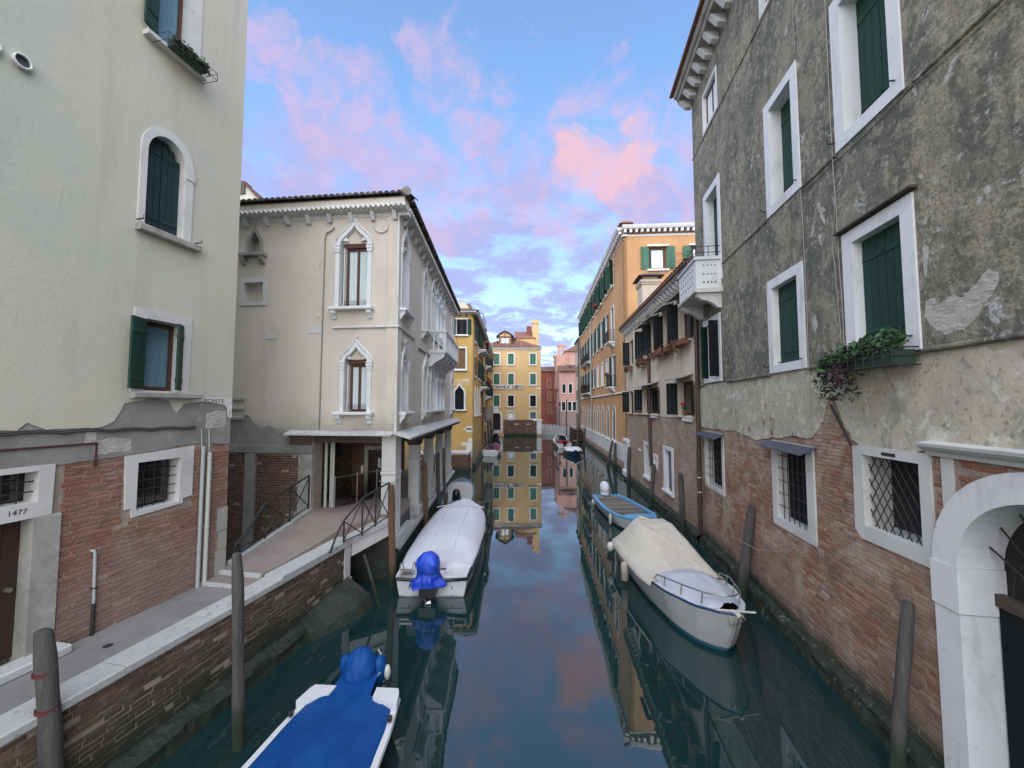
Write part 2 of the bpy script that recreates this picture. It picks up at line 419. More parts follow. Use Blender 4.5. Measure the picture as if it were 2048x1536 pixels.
M("tarp_pale", (0.50, 0.52, 0.56), 0.6, [(1.5, 0.45, 0.7, (0.43, 0.45, 0.49), 0.7)], (3, 0.02))
M("tarp_blue", (0.002, 0.055, 0.225), 0.6, [(1.2, 0.45, 0.7, (0.004, 0.08, 0.28), 0.7), (14, 0.6, 0.75, (0.02, 0.09, 0.24), 0.4)], (6, 0.02), spec=0.25)
M("tarp_azure", (0.015, 0.065, 0.52), 0.38, [(3, 0.45, 0.7, (0.02, 0.10, 0.62), 0.7)], (7, 0.03))
M("tarp_red", (0.13, 0.018, 0.03), 0.6)
M("rope", (0.38, 0.35, 0.29), 0.9)
M("fender", (0.38, 0.34, 0.27), 0.7, [(5, 0.45, 0.7, (0.24, 0.22, 0.18), 0.7)])
M("fender_white", (0.55, 0.54, 0.50), 0.5, [(5, 0.5, 0.7, (0.40, 0.39, 0.36), 0.7)])
M("leaf_green", (0.035, 0.085, 0.025), 0.65, vary=0.55)
M("leaf_dark", (0.035, 0.045, 0.018), 0.7, vary=0.5)
M("leaf_rust", (0.17, 0.085, 0.04), 0.75, vary=0.5)
M("leaf_purple", (0.05, 0.02, 0.03), 0.7, vary=0.5)
M("flower_red", (0.42, 0.025, 0.03), 0.6, vary=0.3)
M("terracotta", (0.20, 0.075, 0.05), 0.8)
M("planter_green", (0.02, 0.05, 0.035), 0.6)
M("seat_red", (0.38, 0.03, 0.07), 0.5)
M("algae_ledge", (0.028, 0.034, 0.02), 0.65, [(3, 0.4, 0.65, (0.014, 0.02, 0.01), 0.9), (7, 0.58, 0.68, (0.17, 0.18, 0.15), 0.7)], (10, 0.03))
M("canal_bed", (0.02, 0.025, 0.018), 0.95)
BR = [(0.33, 0.145, 0.085), (0.27, 0.11, 0.07), (0.36, 0.185, 0.11), (0.20, 0.09, 0.065), (0.40, 0.26, 0.165), (0.30, 0.135, 0.085), (0.18, 0.105, 0.085), (0.35, 0.215, 0.155), (0.46, 0.36, 0.26)]
BR = [(c[0] * 1.02, c[1] * 0.98, c[2] * 0.92) for c in BR]
brick_mat("brick_right", BR, (0.46, 0.365, 0.285), 0.8, tide=(0.60, 0.24), damp=(1.2, 0.8, (0.25, 0.165, 0.13), 0.55))
brick_mat("brick_left", [(0.29, 0.115, 0.07), (0.25, 0.095, 0.06), (0.31, 0.14, 0.09), (0.22, 0.09, 0.062), (0.27, 0.115, 0.075)], (0.31, 0.23, 0.19), 0.65, damp=(2.6, 0.7, (0.25, 0.17, 0.14), 0.75))
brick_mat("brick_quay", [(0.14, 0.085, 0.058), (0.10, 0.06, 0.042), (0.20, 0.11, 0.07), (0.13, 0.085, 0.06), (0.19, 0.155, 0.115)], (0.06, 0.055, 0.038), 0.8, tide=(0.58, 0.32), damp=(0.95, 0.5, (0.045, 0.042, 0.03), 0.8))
brick_mat("brick_pale", [(0.43, 0.29, 0.215), (0.38, 0.245, 0.18), (0.49, 0.36, 0.275), (0.33, 0.21, 0.16), (0.52, 0.43, 0.34)], (0.50, 0.41, 0.325), 0.8, tide=(0.3, 0.2))
brick_mat("brick_dark", [(0.115, 0.042, 0.030), (0.085, 0.033, 0.026), (0.14, 0.055, 0.036), (0.10, 0.046, 0.035)], (0.14, 0.10, 0.08), 0.5, tide=(0.35, 0.25))  # darkened to carry the deep passage's shade; also serves open dark brick walls
gm_, _gn, _gp = new_mat("glass_clear")
_gp.inputs["Base Color"].default_value = (0.8, 0.85, 0.85, 1)
_gp.inputs["Roughness"].default_value = 0.03
_gp.inputs["Transmission Weight"].default_value = 1.0
_gp.inputs["IOR"].default_value = 1.1
MATS["glass_clear"] = gm_


# ------------------------------------------------------------------ geometry helpers
ROOTLOC = {}


class Fac:
    """a vertical facade: u along it, o outward from it, z up"""

    def __init__(s, p, heading, side):
        h = math.radians(heading)
        s.p = Vector((p[0], p[1], 0))
        s.d = Vector((math.sin(h), math.cos(h), 0))
        s.n = Vector((s.d.y, -s.d.x, 0)) * side

    def pt(s, u, o, z):
        return s.p + s.d * u + s.n * o + Vector((0, 0, z))


WORLD = Fac((0, 0), 90, -1)     # u = X, o = Y


class MB:
    def __init__(s):
        s.v, s.f, s.m, s.sm = [], [], [], []

    def add(s, pts, faces, mi=0, smooth=False):
        b = len(s.v)
        s.v += [Vector(p) for p in pts]
        for f in faces:
            s.f.append([b + i for i in f])
            s.m.append(mi)
            s.sm.append(smooth)
        return s

    def hexa(s, p, mi=0):
        """8 corners: bottom ring 0-3, top ring 4-7"""
        return s.add(p, [(3, 2, 1, 0), (4, 5, 6, 7), (0, 1, 5, 4), (1, 2, 6, 5), (2, 3, 7, 6), (3, 0, 4, 7)], mi)

    def box(s, F, u0, u1, o0, o1, z0, z1, mi=0):
        P = F.pt
        return s.hexa([P(u0, o0, z0), P(u1, o0, z0), P(u1, o1, z0), P(u0, o1, z0),
                       P(u0, o0, z1), P(u1, o0, z1), P(u1, o1, z1), P(u0, o1, z1)], mi)

    def cbox(s, F, u0, u1, o0, o1, z0, z1, c=0.02, mi=0):
        """box with the long outer edges chamfered (profile in o,z swept along u)"""
        prof = [(o0, z0), (o1 - c, z0), (o1, z0 + c), (o1, z1 - c), (o1 - c, z1), (o0, z1)]
        return s.sweep_u(F, prof, u0, u1, mi)

    def sweep_u(s, F, prof, u0, u1, mi=0):
        n = len(prof)
        a = [F.pt(u0, o, z) for o, z in prof] + [F.pt(u1, o, z) for o, z in prof]
        fs = [(i, (i + 1) % n, n + (i + 1) % n, n + i) for i in range(n)]
        fs += [tuple(range(n)), tuple(range(2 * n - 1, n - 1, -1))]
        return s.add(a, fs, mi)

    def prism(s, pts, vec, mi=0, mside=None):
        n = len(pts)
        pts = [Vector(p) for p in pts]
        tri = tessellate_polygon([pts])
        q = [p + vec for p in pts]
        s.add(pts + q, [tuple(t) for t in tri] + [tuple(n + i for i in t) for t in tri], mi)
        s.add(pts + q, [(i, (i + 1) % n, n + (i + 1) % n, n + i) for i in range(n)], mi if mside is None else mside)
        return s

    def plate(s, F, outer, holes, o, depth, mi=0, mrev=None):
        """sheet in the facade plane with holes; edges and holes go back by depth"""
        loops = [outer] + list(holes)
        v3 = [[F.pt(u, o, z) for u, z in L] for L in loops]
        flat = [p for L in v3 for p in L]
        v2 = [[Vector((u, z, 0)) for u, z in L] for L in loops]
        tri = tessellate_polygon(v2)
        s.add(flat, [tuple(t) for t in tri], mi)
        if depth:
            for L, V in zip(loops, v3):
                n = len(L)
                W = [p - F.n * depth for p in V]
                s.add(V + W, [(i, (i + 1) % n, n + (i + 1) % n, n + i) for i in range(n)], mi if mrev is None else mrev)
        return s

    def wplate(s, F, outer, holes, o, depth, mi=0):
        """wall sheet: its holes are cut a little wider than the stone set into them"""
        H = []
        for h in holes:
            uc = (min(p[0] for p in h) + max(p[0] for p in h)) / 2
            zc = (min(p[1] for p in h) + max(p[1] for p in h)) / 2
            H.append([(u + 0.018 * (1 if u > uc + 1e-6 else -1 if u < uc - 1e-6 else 0), z + 0.018 * (1 if z > zc else -1)) for u, z in h])
        return s.plate(F, outer, H, o, depth, mi)

    def tube(s, pts, r, n=6, mi=0, caps=True, closed=False):
        pts = [Vector(p) for p in pts]
        N = len(pts)
        rr = r if isinstance(r, (list, tuple)) else [r] * N
        rings = []
        for i, p in enumerate(pts):
            if closed:
                t = pts[(i + 1) % N] - pts[i - 1]
            else:
                t = pts[min(i + 1, N - 1)] - pts[max(i - 1, 0)]
            t.normalize()
            a = Vector((0, 0, 1)) if abs(t.z) < 0.9 else Vector((1, 0, 0))
            x = t.cross(a).normalized()
            y = t.cross(x)
            rings.append([p + (x * math.cos(2 * math.pi * k / n) + y * math.sin(2 * math.pi * k / n)) * rr[i] for k in range(n)])
        return s.loft(rings, True, caps and not closed, mi, True, closed)

    def loft(s, rings, wrap=True, caps=True, mi=0, smooth=True, closed=False):
        n = len(rings[0])
        N = len(rings)
        fs = []
        for i in range(N if closed else N - 1):
            j = (i + 1) % N
            for k in range(n if wrap else n - 1):
                l = (k + 1) % n
                fs.append((i * n + k, i * n + l, j * n + l, j * n + k))
        s.add([p for R in rings for p in R], fs, mi, smooth)
        if caps:
            s.add(rings[0], [tuple(range(n))], mi, False)
            s.add(rings[-1], [tuple(range(n))], mi, False)
        return s

    def sphere(s, c, r, n=10, m=7, mi=0, sc=(1, 1, 1)):
        c = Vector(c)
        rings = []
        for i in range(1, m):
            a = math.pi * i / m
            rings.append([c + Vector((math.sin(a) * math.cos(2 * math.pi * k / n) * sc[0], math.sin(a) * math.sin(2 * math.pi * k / n) * sc[1], math.cos(a) * sc[2])) * r for k in range(n)])
        return s.loft(rings, True, True, mi)

    def build(s, name, mats, parent=None, label=None, cat=None, group=None, kind=None):
        off = ROOTLOC.get(parent.name, Vector()) if parent else Vector()
        me = bpy.data.meshes.new(name)
        me.from_pydata([tuple(p - off) for p in s.v], [], s.f)
        if isinstance(mats, str):
            mats = [mats]
        for m in mats:
            me.materials.append(MATS[m])
        me.polygons.foreach_set("material_index", s.m)
        me.polygons.foreach_set("use_smooth", s.sm)
        me.update()
        o = bpy.data.objects.new(name, me)
        COL.objects.link(o)
        if parent:
            o.parent = parent
        ROOTLOC[o.name] = off
        tag(o, label, cat, group, kind)
        return o


def tag(o, label=None, cat=None, group=None, kind=None):
    for k, v in (("label", label), ("category", cat), ("group", group), ("kind", kind)):
        if v:
            o[k] = v
    return o


def thing(name, loc, label, cat, group=None):
    o = bpy.data.objects.new(name, None)
    o.empty_display_size = 0.2
    o.location = loc
    COL.objects.link(o)
    ROOTLOC[o.name] = Vector(loc)
    return tag(o, label, cat, group)


def smooth(o):
    return o


def rect(u0, u1, z0, z1):
    return [(u0, z0), (u1, z0), (u1, z1), (u0, z1)]


def arch(u0, u1, z0, zs, n=12, rise=None):
    """rectangle with a round head springing at zs"""
    c, r = (u0 + u1) / 2, (u1 - u0) / 2
    h = r if rise is None else rise
    return [(u0, z0), (u1, z0)] + [(c + r * math.cos(math.pi * i / n), zs + h * math.sin(math.pi * i / n)) for i in range(n + 1)]


def ogee(u0, u1, z0, zs, za, n=7):
    """pointed head with a reversed curve towards the tip, as on Venetian Gothic windows"""
    c, r = (u0 + u1) / 2, (u1 - u0) / 2
    h = za - zs
    right = []
    for i in range(n + 1):
        t = i / n
        if t < 0.6:
            a = t / 0.6 * math.radians(62)
            x, z = math.cos(a), math.sin(a) * 0.62
        else:
            k = (t - 0.6) / 0.4
            x0, zz0 = math.cos(math.radians(62)), math.sin(math.radians(62)) * 0.62
            x = x0 * (1 - k) ** 1.5
            z = zz0 + (1 - zz0) * (k ** 0.85)
        right.append((c + r * x, zs + h * z))
    left = [(2 * c - u, z) for u, z in right[:-1]][::-1]
    return [(u0, z0), (u1, z0)] + right + left


def ragged(pts, amp, step, seed=0.0):
    """subdivide an open polyline and push it about"""
    out = []
    for a, b in zip(pts, pts[1:]):
        L = math.hypot(b[0] - a[0], b[1] - a[1])
        n = max(1, int(L / step))
        for i in range(n):
            t = i / n
            u, z = a[0] + (b[0] - a[0]) * t, a[1] + (b[1] - a[1]) * t
            q = Vector((u * 2.3, z * 2.3, seed))
            q2 = Vector((u * 9, z * 9, seed + 5))
            out.append((u + amp * (noise.noise(q + Vector((7, 0, 0))) + 0.5 * noise.noise(q2)), z + amp * (1.3 * noise.noise(q) + 0.7 * noise.noise(q2 + Vector((3, 1, 0))))))
    out.append(pts[-1])
    return out


def inside(poly, u, z):
    c = False
    j = len(poly) - 1
    for i in range(len(poly)):
        a, b = poly[i], poly[j]
        if (a[1] > z) != (b[1] > z) and u < (b[0] - a[0]) * (z - a[1]) / (b[1] - a[1]) + a[0]:
            c = not c
        j = i
    return c


def text_mesh(name, body, size, F, u, o, z, mat, parent, depth=0.006, right=True, squeeze=1.0):
    cu = bpy.data.curves.new(name, "FONT")
    cu.body = body
    cu.size = size
    cu.extrude = depth
    cu.offset = 0.012 if size > 0.3 else 0.0
    cu.align_x = "CENTER"
    cu.align_y = "CENTER"
    tmp = bpy.data.objects.new(name, cu)
    COL.objects.link(tmp)
    dg = bpy.context.evaluated_depsgraph_get()
    me = bpy.data.meshes.new_from_object(tmp.evaluated_get(dg))
    bpy.data.objects.remove(tmp)
    me.name = name
    off = ROOTLOC.get(parent.name, Vector()) if parent else Vector()
    sg = 1 if right else -1
    for v in me.vertices:
        x, y, w = v.co
        v.co = F.pt(u + sg * x * squeeze, o + w, z + y) - off
    me.materials.clear()
    me.materials.append(MATS[mat])
    ob = bpy.data.objects.new(name, me)
    COL.objects.link(ob)
    if parent:
        ob.parent = parent
    ROOTLOC[ob.name] = off
    return ob


def project(p):
    y, z = p.y, p.z - CAMH
    cp, sp = math.cos(PITCH), math.sin(PITCH)
    yc, zc = y * cp + z * sp, -y * sp + z * cp
    if yc < 0.1:
        return None
    return (p.x / yc, zc / yc, yc)


def bricks(F, parent, test, u0, u1, z0, z1, mat, o=0.0, L=0.25, H=0.062, J=0.013, keep=300, seed=1, proud=0.016, gone=0.02):
    """courses of separate bricks on a mortar wall: the largest in the picture are objects, the rest one mesh"""
    rg = random.Random(seed)
    cand = []
    row = 0
    z = z0
    while z < z1:
        u = u0 - rg.random() * L
        while u < u1:
            l = L * rg.choice((1, 1, 1, 0.5, 0.92, 1.05))
            zc = z + H / 2 + rg.uniform(-0.004, 0.004) + 0.012 * noise.noise(Vector((u * 0.5, z * 0.7, seed)))
            if rg.random() > gone:
                pr_ = proud * (0.35 + 0.9 * rg.random())
                hit = [test(u + l * (i + 0.5) / 6, zc) for i in range(6)]
                i = 0
                while i < 6:                       # cut bricks that meet an edge
                    if not hit[i]:
                        i += 1
                        continue
                    j = i
                    while j < 6 and hit[j]:
                        j += 1
                    if (j - i) * l / 6 > 0.035:
                        cand.append((u + l * (i + j) / 12, zc, (j - i) * l / 6 - J, H, pr_))
                    i = j
            u += l
        z += H + J
        row += 1

    def brick_pts(l, h, pr, c=0.008):
        P = lambda a, b, d: F.d * a + F.n * d + Vector((0, 0, b))
        x, y = l / 2, h / 2
        return [P(-x, -y, 0), P(x, -y, 0), P(x, y, 0), P(-x, y, 0), P(-x, -y, pr - c * 0.5), P(x, -y, pr - c * 0.5), P(x, y, pr - c * 0.5), P(-x, y, pr - c * 0.5),
                P(-x + c, -y + c, pr), P(x - c, -y + c, pr), P(x - c, y - c, pr), P(-x + c, y - c, pr)]
    FC = [(0, 1, 5, 4), (1, 2, 6, 5), (2, 3, 7, 6), (3, 0, 4, 7), (4, 5, 9, 8), (5, 6, 10, 9), (6, 7, 11, 10), (7, 4, 8, 11), (8, 9, 10, 11)]

    def size(c):
        p = F.pt(c[0], 0, c[1])
        a, b = project(p - F.d * c[2] / 2), project(p + F.d * c[2] / 2)
        if not a or not b or abs(a[0]) > 1.31 or abs(a[1]) > 0.985:
            return 0
        return abs(a[0] - b[0]) + c[3] / a[2] * 0.3
    order = sorted(range(len(cand)), key=lambda i: -size(cand[i]))
    solo = set(order[:keep])
    protos = {}
    off = ROOTLOC.get(parent.name, Vector())
    mb = MB()
    for i, (uc, zc, l, h, pr) in enumerate(cand):
        p = F.pt(uc, o - 0.002, zc)
        if i in solo:
            key = (round(l / 0.03), round(pr / 0.006))
            if key not in protos:
                me = bpy.data.meshes.new("brick")
                me.from_pydata([tuple(q) for q in brick_pts(key[0] * 0.03, h, max(0.006, key[1] * 0.006))], [], FC)
                me.materials.append(MATS[mat])
                protos[key] = me
            ob = bpy.data.objects.new("brick", protos[key])
            ob.location = p - off
            ob.parent = parent
            COL.objects.link(ob)
        else:
            mb.add([p + q for q in brick_pts(l, h, pr)], FC)
    if mb.v:
        mb.build("brickwork", mat, parent, kind="stuff")


# ------------------------------------------------------------------ windows and other facade pieces
def shutter_leaf(F, parent, u0, u1, o, z0, z1, mat="shutter_green", boards=3, t=0.04, louvre=False, arch_top=None):
    mb = MB()
    w = (u1 - u0) / boards
    for i in range(boards):
        a, b = u0 + i * w + 0.004, u0 + (i + 1) * w - 0.004
        zt = z1
        if arch_top:
            zt = min(arch_top(a), arch_top(b), arch_top((a + b) / 2) + 0.02)
        mb.box(F, a, b, o - t, o, z0, zt)
    mb.box(F, u0 + 0.01, u1 - 0.01, o - t - 0.012, o - t + 0.004, z0 + 0.02, (z1 if not arch_top else min(arch_top(u0), arch_top(u1))) - 0.02)
    if louvre:
        n = int((z1 - z0) / 0.12)
        for i in range(n):
            zz = z0 + (i + 0.5) * (z1 - z0) / n
            mb.box(F, u0 + 0.04, u1 - 0.04, o, o + 0.015, zz - 0.02, zz + 0.02)
    else:
        for zz in (z0 + (z1 - z0) * 0.14, z0 + (z1 - z0) * 0.82):
            mb.box(F, u0 + 0.02, u1 - 0.02, o, o + 0.014, zz - 0.04, zz + 0.04)
    return mb.build("shutter", mat, parent)


def open_leaf(F, parent, uh, sgn, w, o, z0, z1, ang, mat="shutter_green"):
    """a shutter leaf hinged at uh and swung open by ang degrees (0 closed, 180 flat on the wall beside)"""
    a = math.radians(ang)
    d = F.d * (sgn * math.cos(a)) + F.n * math.sin(a)
    nrm = F.d * (sgn * -math.sin(a)) + F.n * math.cos(a)
    base = F.pt(uh, o, 0)
    mb = MB()
    for k in range(3):
        p0, p1 = base + d * (w * k / 3 + 0.003), base + d * (w * (k + 1) / 3 - 0.003)
        Z0, Z1 = Vector((0, 0, z0)), Vector((0, 0, z1))
        q = nrm * 0.035
        mb.hexa([p0 + Z0, p1 + Z0, p1 + q + Z0, p0 + q + Z0, p0 + Z1, p1 + Z1, p1 + q + Z1, p0 + q + Z1])
    for zz in (z0 + (z1 - z0) * 0.15, z0 + (z1 - z0) * 0.82):
        p0, p1 = base + d * 0.02, base + d * (w - 0.02)
        Z0, Z1 = Vector((0, 0, zz - 0.04)), Vector((0, 0, zz + 0.04))
        q, r = nrm * -0.012, nrm * 0.047
        mb.hexa([p0 + q + Z0, p1 + q + Z0, p1 + r + Z0, p0 + r + Z0, p0 + q + Z1, p1 + q + Z1, p1 + r + Z1, p0 + r + Z1])
    return mb.build("shutter", mat, parent)


def stone_window(F, root, outer, hole, proud=0.04, depth=0.3, mat="stone_white", sill=None, name="window", back="interior", smat=None):
    """stone surround round a hole; returns the window part"""
    mb = MB()
    mb.plate(F, outer, [hole], proud, 0, 0)
    n = len(outer)
    V = [F.pt(u, proud, z) for u, z in outer]
    W = [F.pt(u, -0.05, z) for u, z in outer]
    mb.add(V + W, [(i, (i + 1) % n, n + (i + 1) % n, n + i) for i in range(n)])
    n = len(hole)
    V = [F.pt(u, proud, z) for u, z in hole]
    W = [F.pt(u, -depth, z) for u, z in hole]
    mb.add(V + W, [(i, (i + 1) % n, n + (i + 1) % n, n + i) for i in range(n)])
    mb.add(W, [tuple(range(n))] if n == 4 else [tuple(t) for t in tessellate_polygon([[Vector((u, z, 0)) for u, z in hole]])], 1)
    w = mb.build(name, [mat, back], root)
    if sill:
        u0, u1, z0, z1, pr = sill
        MB().cbox(F, u0, u1, -0.02, pr, z0, z1, min(0.02, (z1 - z0) * 0.3)).build("sill", smat or mat, w)
    return w


def sash(F, w, u0, u1, z0, z1, o, mat="wood_brown", pane="glass_dark", mull=1, fw=0.06, curtain=None, split=None):
    """wooden casement: frame, panes, curtain behind"""
    mb = MB()
    mb.plate(F, rect(u0, u1, z0, z1), [rect(u0 + fw + i * (u1 - u0 - fw) / (mull + 1), u0 + (i + 1) * (u1 - u0 - fw) / (mull + 1), z0 + fw, z1 - fw) for i in range(mull + 1)], o, 0.05)
    f = mb.build("casement", mat, w)
    for i in range(mull + 1):
        a = u0 + fw + i * (u1 - u0 - fw) / (mull + 1)
        b = u0 + (i + 1) * (u1 - u0 - fw) / (mull + 1)
        if curtain:
            m2 = MB()
            k = 10
            top = [F.pt(a + (b - a) * j / k, o - 0.035 + 0.012 * math.sin(j * 2.2), z1 - fw) for j in range(k + 1)]
            bot = [p - Vector((0, 0, z1 - z0 - 2 * fw)) for p in top]
            m2.loft([top, bot], False, False, 0, True)
            m2.build("curtain", curtain, w)
        else:
            MB().box(F, a, b, o - 0.03, o - 0.022, z0 + fw, z1 - fw).build("pane", pane, w)
    return f


def bars(F, w, u0, u1, z0, z1, o, nv, nh, r=0.011, mat="iron"):
    mb = MB()
    for i in range(nv):
        u = u0 + (i + 1) * (u1 - u0) / (nv + 1)
        mb.tube([F.pt(u, o, z0), F.pt(u, o, z1)], r, 5)
    for i in range(nh):
        z = z0 + (i + 1) * (z1 - z0) / (nh + 1)
        mb.tube([F.pt(u0, o + r, z), F.pt(u1, o + r, z)], r, 5)
    return mb.build("grille", mat, w)


def house_body(F, root, u0, u1, z0, z1, depth, mat, o=-0.32, inset=0.0):
    """sides, back and top of a building behind its front sheet"""
    MB().box(F, u0, u1, -depth, o, z0, z1).build("side_wall", mat, root)


def rough_ledge(F, parent, u0, u1, proud, z1, mat, seed=0.0, step=0.11, o0=-0.05, jag=1.0):
    """tide-worn footing: an uneven weedy shelf along a wall"""
    rings = []
    n = int((u1 - u0) / step)
    for i in range(n + 1):
        u = u0 + (u1 - u0) * i / n
        R = []
        for k, (o, z) in enumerate(((o0, z1 + 0.07), (proud * 0.35, z1 + 0.03), (proud * 0.8, z1 - 0.02), (proud, z1 - 0.09), (proud * 1.05, z1 - 0.22), (proud * 1.25, z1 - 0.45), (proud * 1.5, -0.8))):
            q = Vector((u * 1.6, k * 0.9, seed))
            q2 = Vector((u * 6, k * 2.0, seed + 4))
            a = (noise.noise(q) * 0.6 + noise.noise(q2) * 0.5) * jag
            b = (noise.noise(q + Vector((5, 3, 1))) * 0.5 + noise.noise(q2 + Vector((2, 8, 1))) * 0.5) * jag
            R.append(F.pt(u, o if k == 0 else o + a * 0.085, z + (b * 0.075 if k < 5 else 0)))
        rings.append(R)
    return MB().loft(rings, False, False, 0, False).build("footing", mat, parent)


def foliage(mb, c, rad, n, size, rg, droop=0.0, mi=0):
    c = Vector(c)
    for _ in range(n):
        d = Vector((rg.gauss(0, 1), rg.gauss(0, 1), rg.gauss(0, 1))).normalized() * (rg.random() ** 0.45)
        p = c + Vector((d.x * rad[0], d.y * rad[1], d.z * rad[2] - droop * rg.random()))
        a = Vector((rg.gauss(0, 1), rg.gauss(0, 1), rg.gauss(0, 1))).normalized()
        b = a.cross(Vector((rg.gauss(0, 1), rg.gauss(0, 1), rg.gauss(0, 1)))).normalized()
        s = size * (0.35 + 1.3 * rg.random() ** 2)
        mb.add([p - a * s, p - a * s * 0.1 + b * s * 0.45, p + a * s, p - a * s * 0.1 - b * s * 0.45], [(0, 1, 2, 3)], mi)


# ------------------------------------------------------------------ setting: water, canal bed, path
MB().box(WORLD, -300, 300, -60, 400, -3.0, -2.6).build("canal_bed", "canal_bed", kind="structure")
wm, wnt, wp = new_mat("water")
wp.inputs["Base Color"].default_value = (0.008, 0.030, 0.030, 1)
wp.inputs["Roughness"].default_value = 0.015
wp.inputs["IOR"].default_value = 1.95
wb = wnt.nodes.new("ShaderNodeBump")
wb.inputs["Distance"].default_value = 0.02
wb.inputs["Strength"].default_value = 0.13
wv = nmath(wnt, "ADD", tnoise(wnt, 0.9, 3, 0.5, 0.6, (1, 0.6, 1)), nmath(wnt, "MULTIPLY", tnoise(wnt, 3.1, 2, 0.5, 0.4), 0.18))
wnt.links.new(wv, wb.inputs["Height"])
wnt.links.new(wb.outputs[0], wp.inputs["Normal"])
MATS["water"] = wm
MB().add([(-300, -60, 0), (300, -60, 0), (300, 400, 0), (-300, 400, 0)], [(0, 1, 2, 3)]).build("water", "water", kind="structure")

# ------------------------------------------------------------------ cream house on the left
FL = Fac((-6.36, 8.30), 11.4, 1)
root = thing("town_house", FL.pt(-3, 0, 0), "cream plastered house with brick ground floor beside the quayside path", "house")
EU = 0.42
gw = rect(-1.36, -0.63, 3.36, 4.20)
tr = rect(-3.75, -2.63, 3.82, 4.26)
dr = rect(-3.75, -2.66, 1.60, 3.62)
lw = rect(-1.37, -0.70, 5.48, 6.78)
aw = arch(-1.49, -0.81, 8.45, 9.86, 14, 0.42)
tw = rect(-1.44, -0.86, 12.05, 14.3)
MB().wplate(FL, rect(-12, EU, -0.5, 18), [gw, tr, dr, lw, aw, tw], 0, 0.3).build("wall", "mortar", root)
house_body(FL, root, -12, EU - 0.004, 0, 17.9, 9, "plaster_cream", -0.34)
line = [(-12, 4.86), (-3.3, 4.86), (-2.89, 4.87), (-2.79, 4.97), (-2.58, 4.85), (-1.96, 4.85), (-1.76, 4.95), (-1.62, 5.24), (-1.21, 5.34), (-0.91, 5.31), (-0.76, 5.07), (-0.63, 5.24), (-0.28, 5.29), (0.2, 5.24), (0.36, 5.2)]
plast = ragged(line, 0.018, 0.05, 2) + [(EU, 5.2), (EU, 18), (-12, 18)]
MB().wplate(FL, plast, [lw, aw, tw], 0.034, 0.034).build("plaster", "plaster_cream", root)
cem = [(-12, 4.33)] + ragged([(-4, 4.33), (-2.34, 4.32), (-1.55, 4.35), (-0.24, 4.45), (EU - 0.004, 4.36)], 0.012, 0.06, 9) + [(EU - 0.004, 5.44), (-12, 5.44)]
MB().plate(FL, cem, [], 0.02, 0.02).build("cement_band", "cement_grey", root)
for (a, b, c2, d2) in ((-2.12, -1.98, 4.58, 4.80), (-0.15, 0.3, 4.72, 5.05), (-2.0, -1.5, 4.40, 4.62)):
    pts = ragged([(a, c2), (b, c2 + 0.03), (b, d2), ((a + b) / 2, d2 + 0.05), (a, d2), (a, c2)], 0.04, 0.05, a)[:-1]
    MB().plate(FL, pts, [], 0.024, 0.004).build("plaster_patch", "plaster_loss", root)
EXC = [rect(-1.57, -0.37, 3.24, 4.45), rect(-9, -2.35, 1.4, 4.4), rect(0.2, 0.5, 1.4, 3.0)]
bricks(FL, root, lambda u, z: -2.4 < u < EU - 0.02 and z < 4.36 + 0.05 * noise.noise(Vector((u * 3, 0, 0))) and not any(inside(q, u, z) for q in EXC), -2.6, EU, 1.56, 4.46, "brick_left", 0.0, keep=290, seed=3)
q0 = 1.56
for h, w in ((0.55, 0.24), (0.4, 0.16), (0.5, 0.22)):
    MB().cbox(FL, EU - w, EU + 0.012, -0.02, 0.022, q0, q0 + h - 0.012, 0.006).build("quoin", "stone_dirty", root)
    q0 += h
# windows
w = stone_window(FL, root, [(-1.53, 3.42), (-1.44, 3.42), (-1.42, 3.26), (-0.56, 3.31), (-0.56, 3.40), (-0.38, 3.42), (-0.38, 4.28), (-0.36, 4.40), (-1.56, 4.34)], gw, 0.03, 0.3)
bars(FL, w, -1.36, -0.63, 3.36, 4.20, -0.09, 0, 4, 0.010)
bars(FL, w, -1.36, -0.63, 3.36, 4.20, -0.10, 3, 0, 0.008)
MB().box(FL, -1.3, -0.68, -0.24, -0.2, 3.4, 4.16).build("pane", "glass_dark", w)
w = stone_window(FL, root, rect(-1.56, -0.56, 5.44, 6.94), lw, 0.055, 0.3, sill=(-1.56, -0.36, 5.34, 5.45, 0.16), smat="stone_dirty")
sash(FL, w, -1.36, -0.71, 5.5, 6.76, -0.2, "wood_brown", mull=0, curtain="curtain_blue")
open_leaf(FL, w, -1.37, 1, 0.33, 0.07, 5.5, 6.76, 158)
open_leaf(FL, w, -0.70, -1, 0.34, 0.0, 5.5, 6.76, 40)
w = stone_window(FL, root, arch(-1.60, -0.66, 8.42, 9.88, 16, 0.56), aw, 0.06, 0.3, sill=(-1.62, -0.52, 8.31, 8.44, 0.17), smat="stone_dirty")
MB().box(FL, -0.82, -0.64, 0.055, 0.075, 9.70, 9.86).build("capital", "stone_white", w)
ah = lambda u: 9.86 + 0.42 * math.sqrt(max(0.0, 1 - ((u + 1.15) / 0.35) ** 2)) - 0.02
shutter_leaf(FL, w, -1.485, -1.155, -0.1, 8.46, 10.3, "shutter_teal", 3, arch_top=ah)
shutter_leaf(FL, w, -1.145, -0.815, -0.1, 8.46, 10.3, "shutter_teal", 3, arch_top=ah)
for s in (-1.6, -0.55):
    MB().tube([FL.pt(s, 0.0, 8.5), FL.pt(s, 0.19, 8.5), FL.pt(s, 0.19, 8.56)], 0.012, 5).build("shutter_stop", "iron", w)
w = stone_window(FL, root, rect(-1.60, -0.64, 11.98, 14.5), tw, 0.055, 0.3, sill=(-1.66, -0.58, 11.90, 12.0, 0.17))
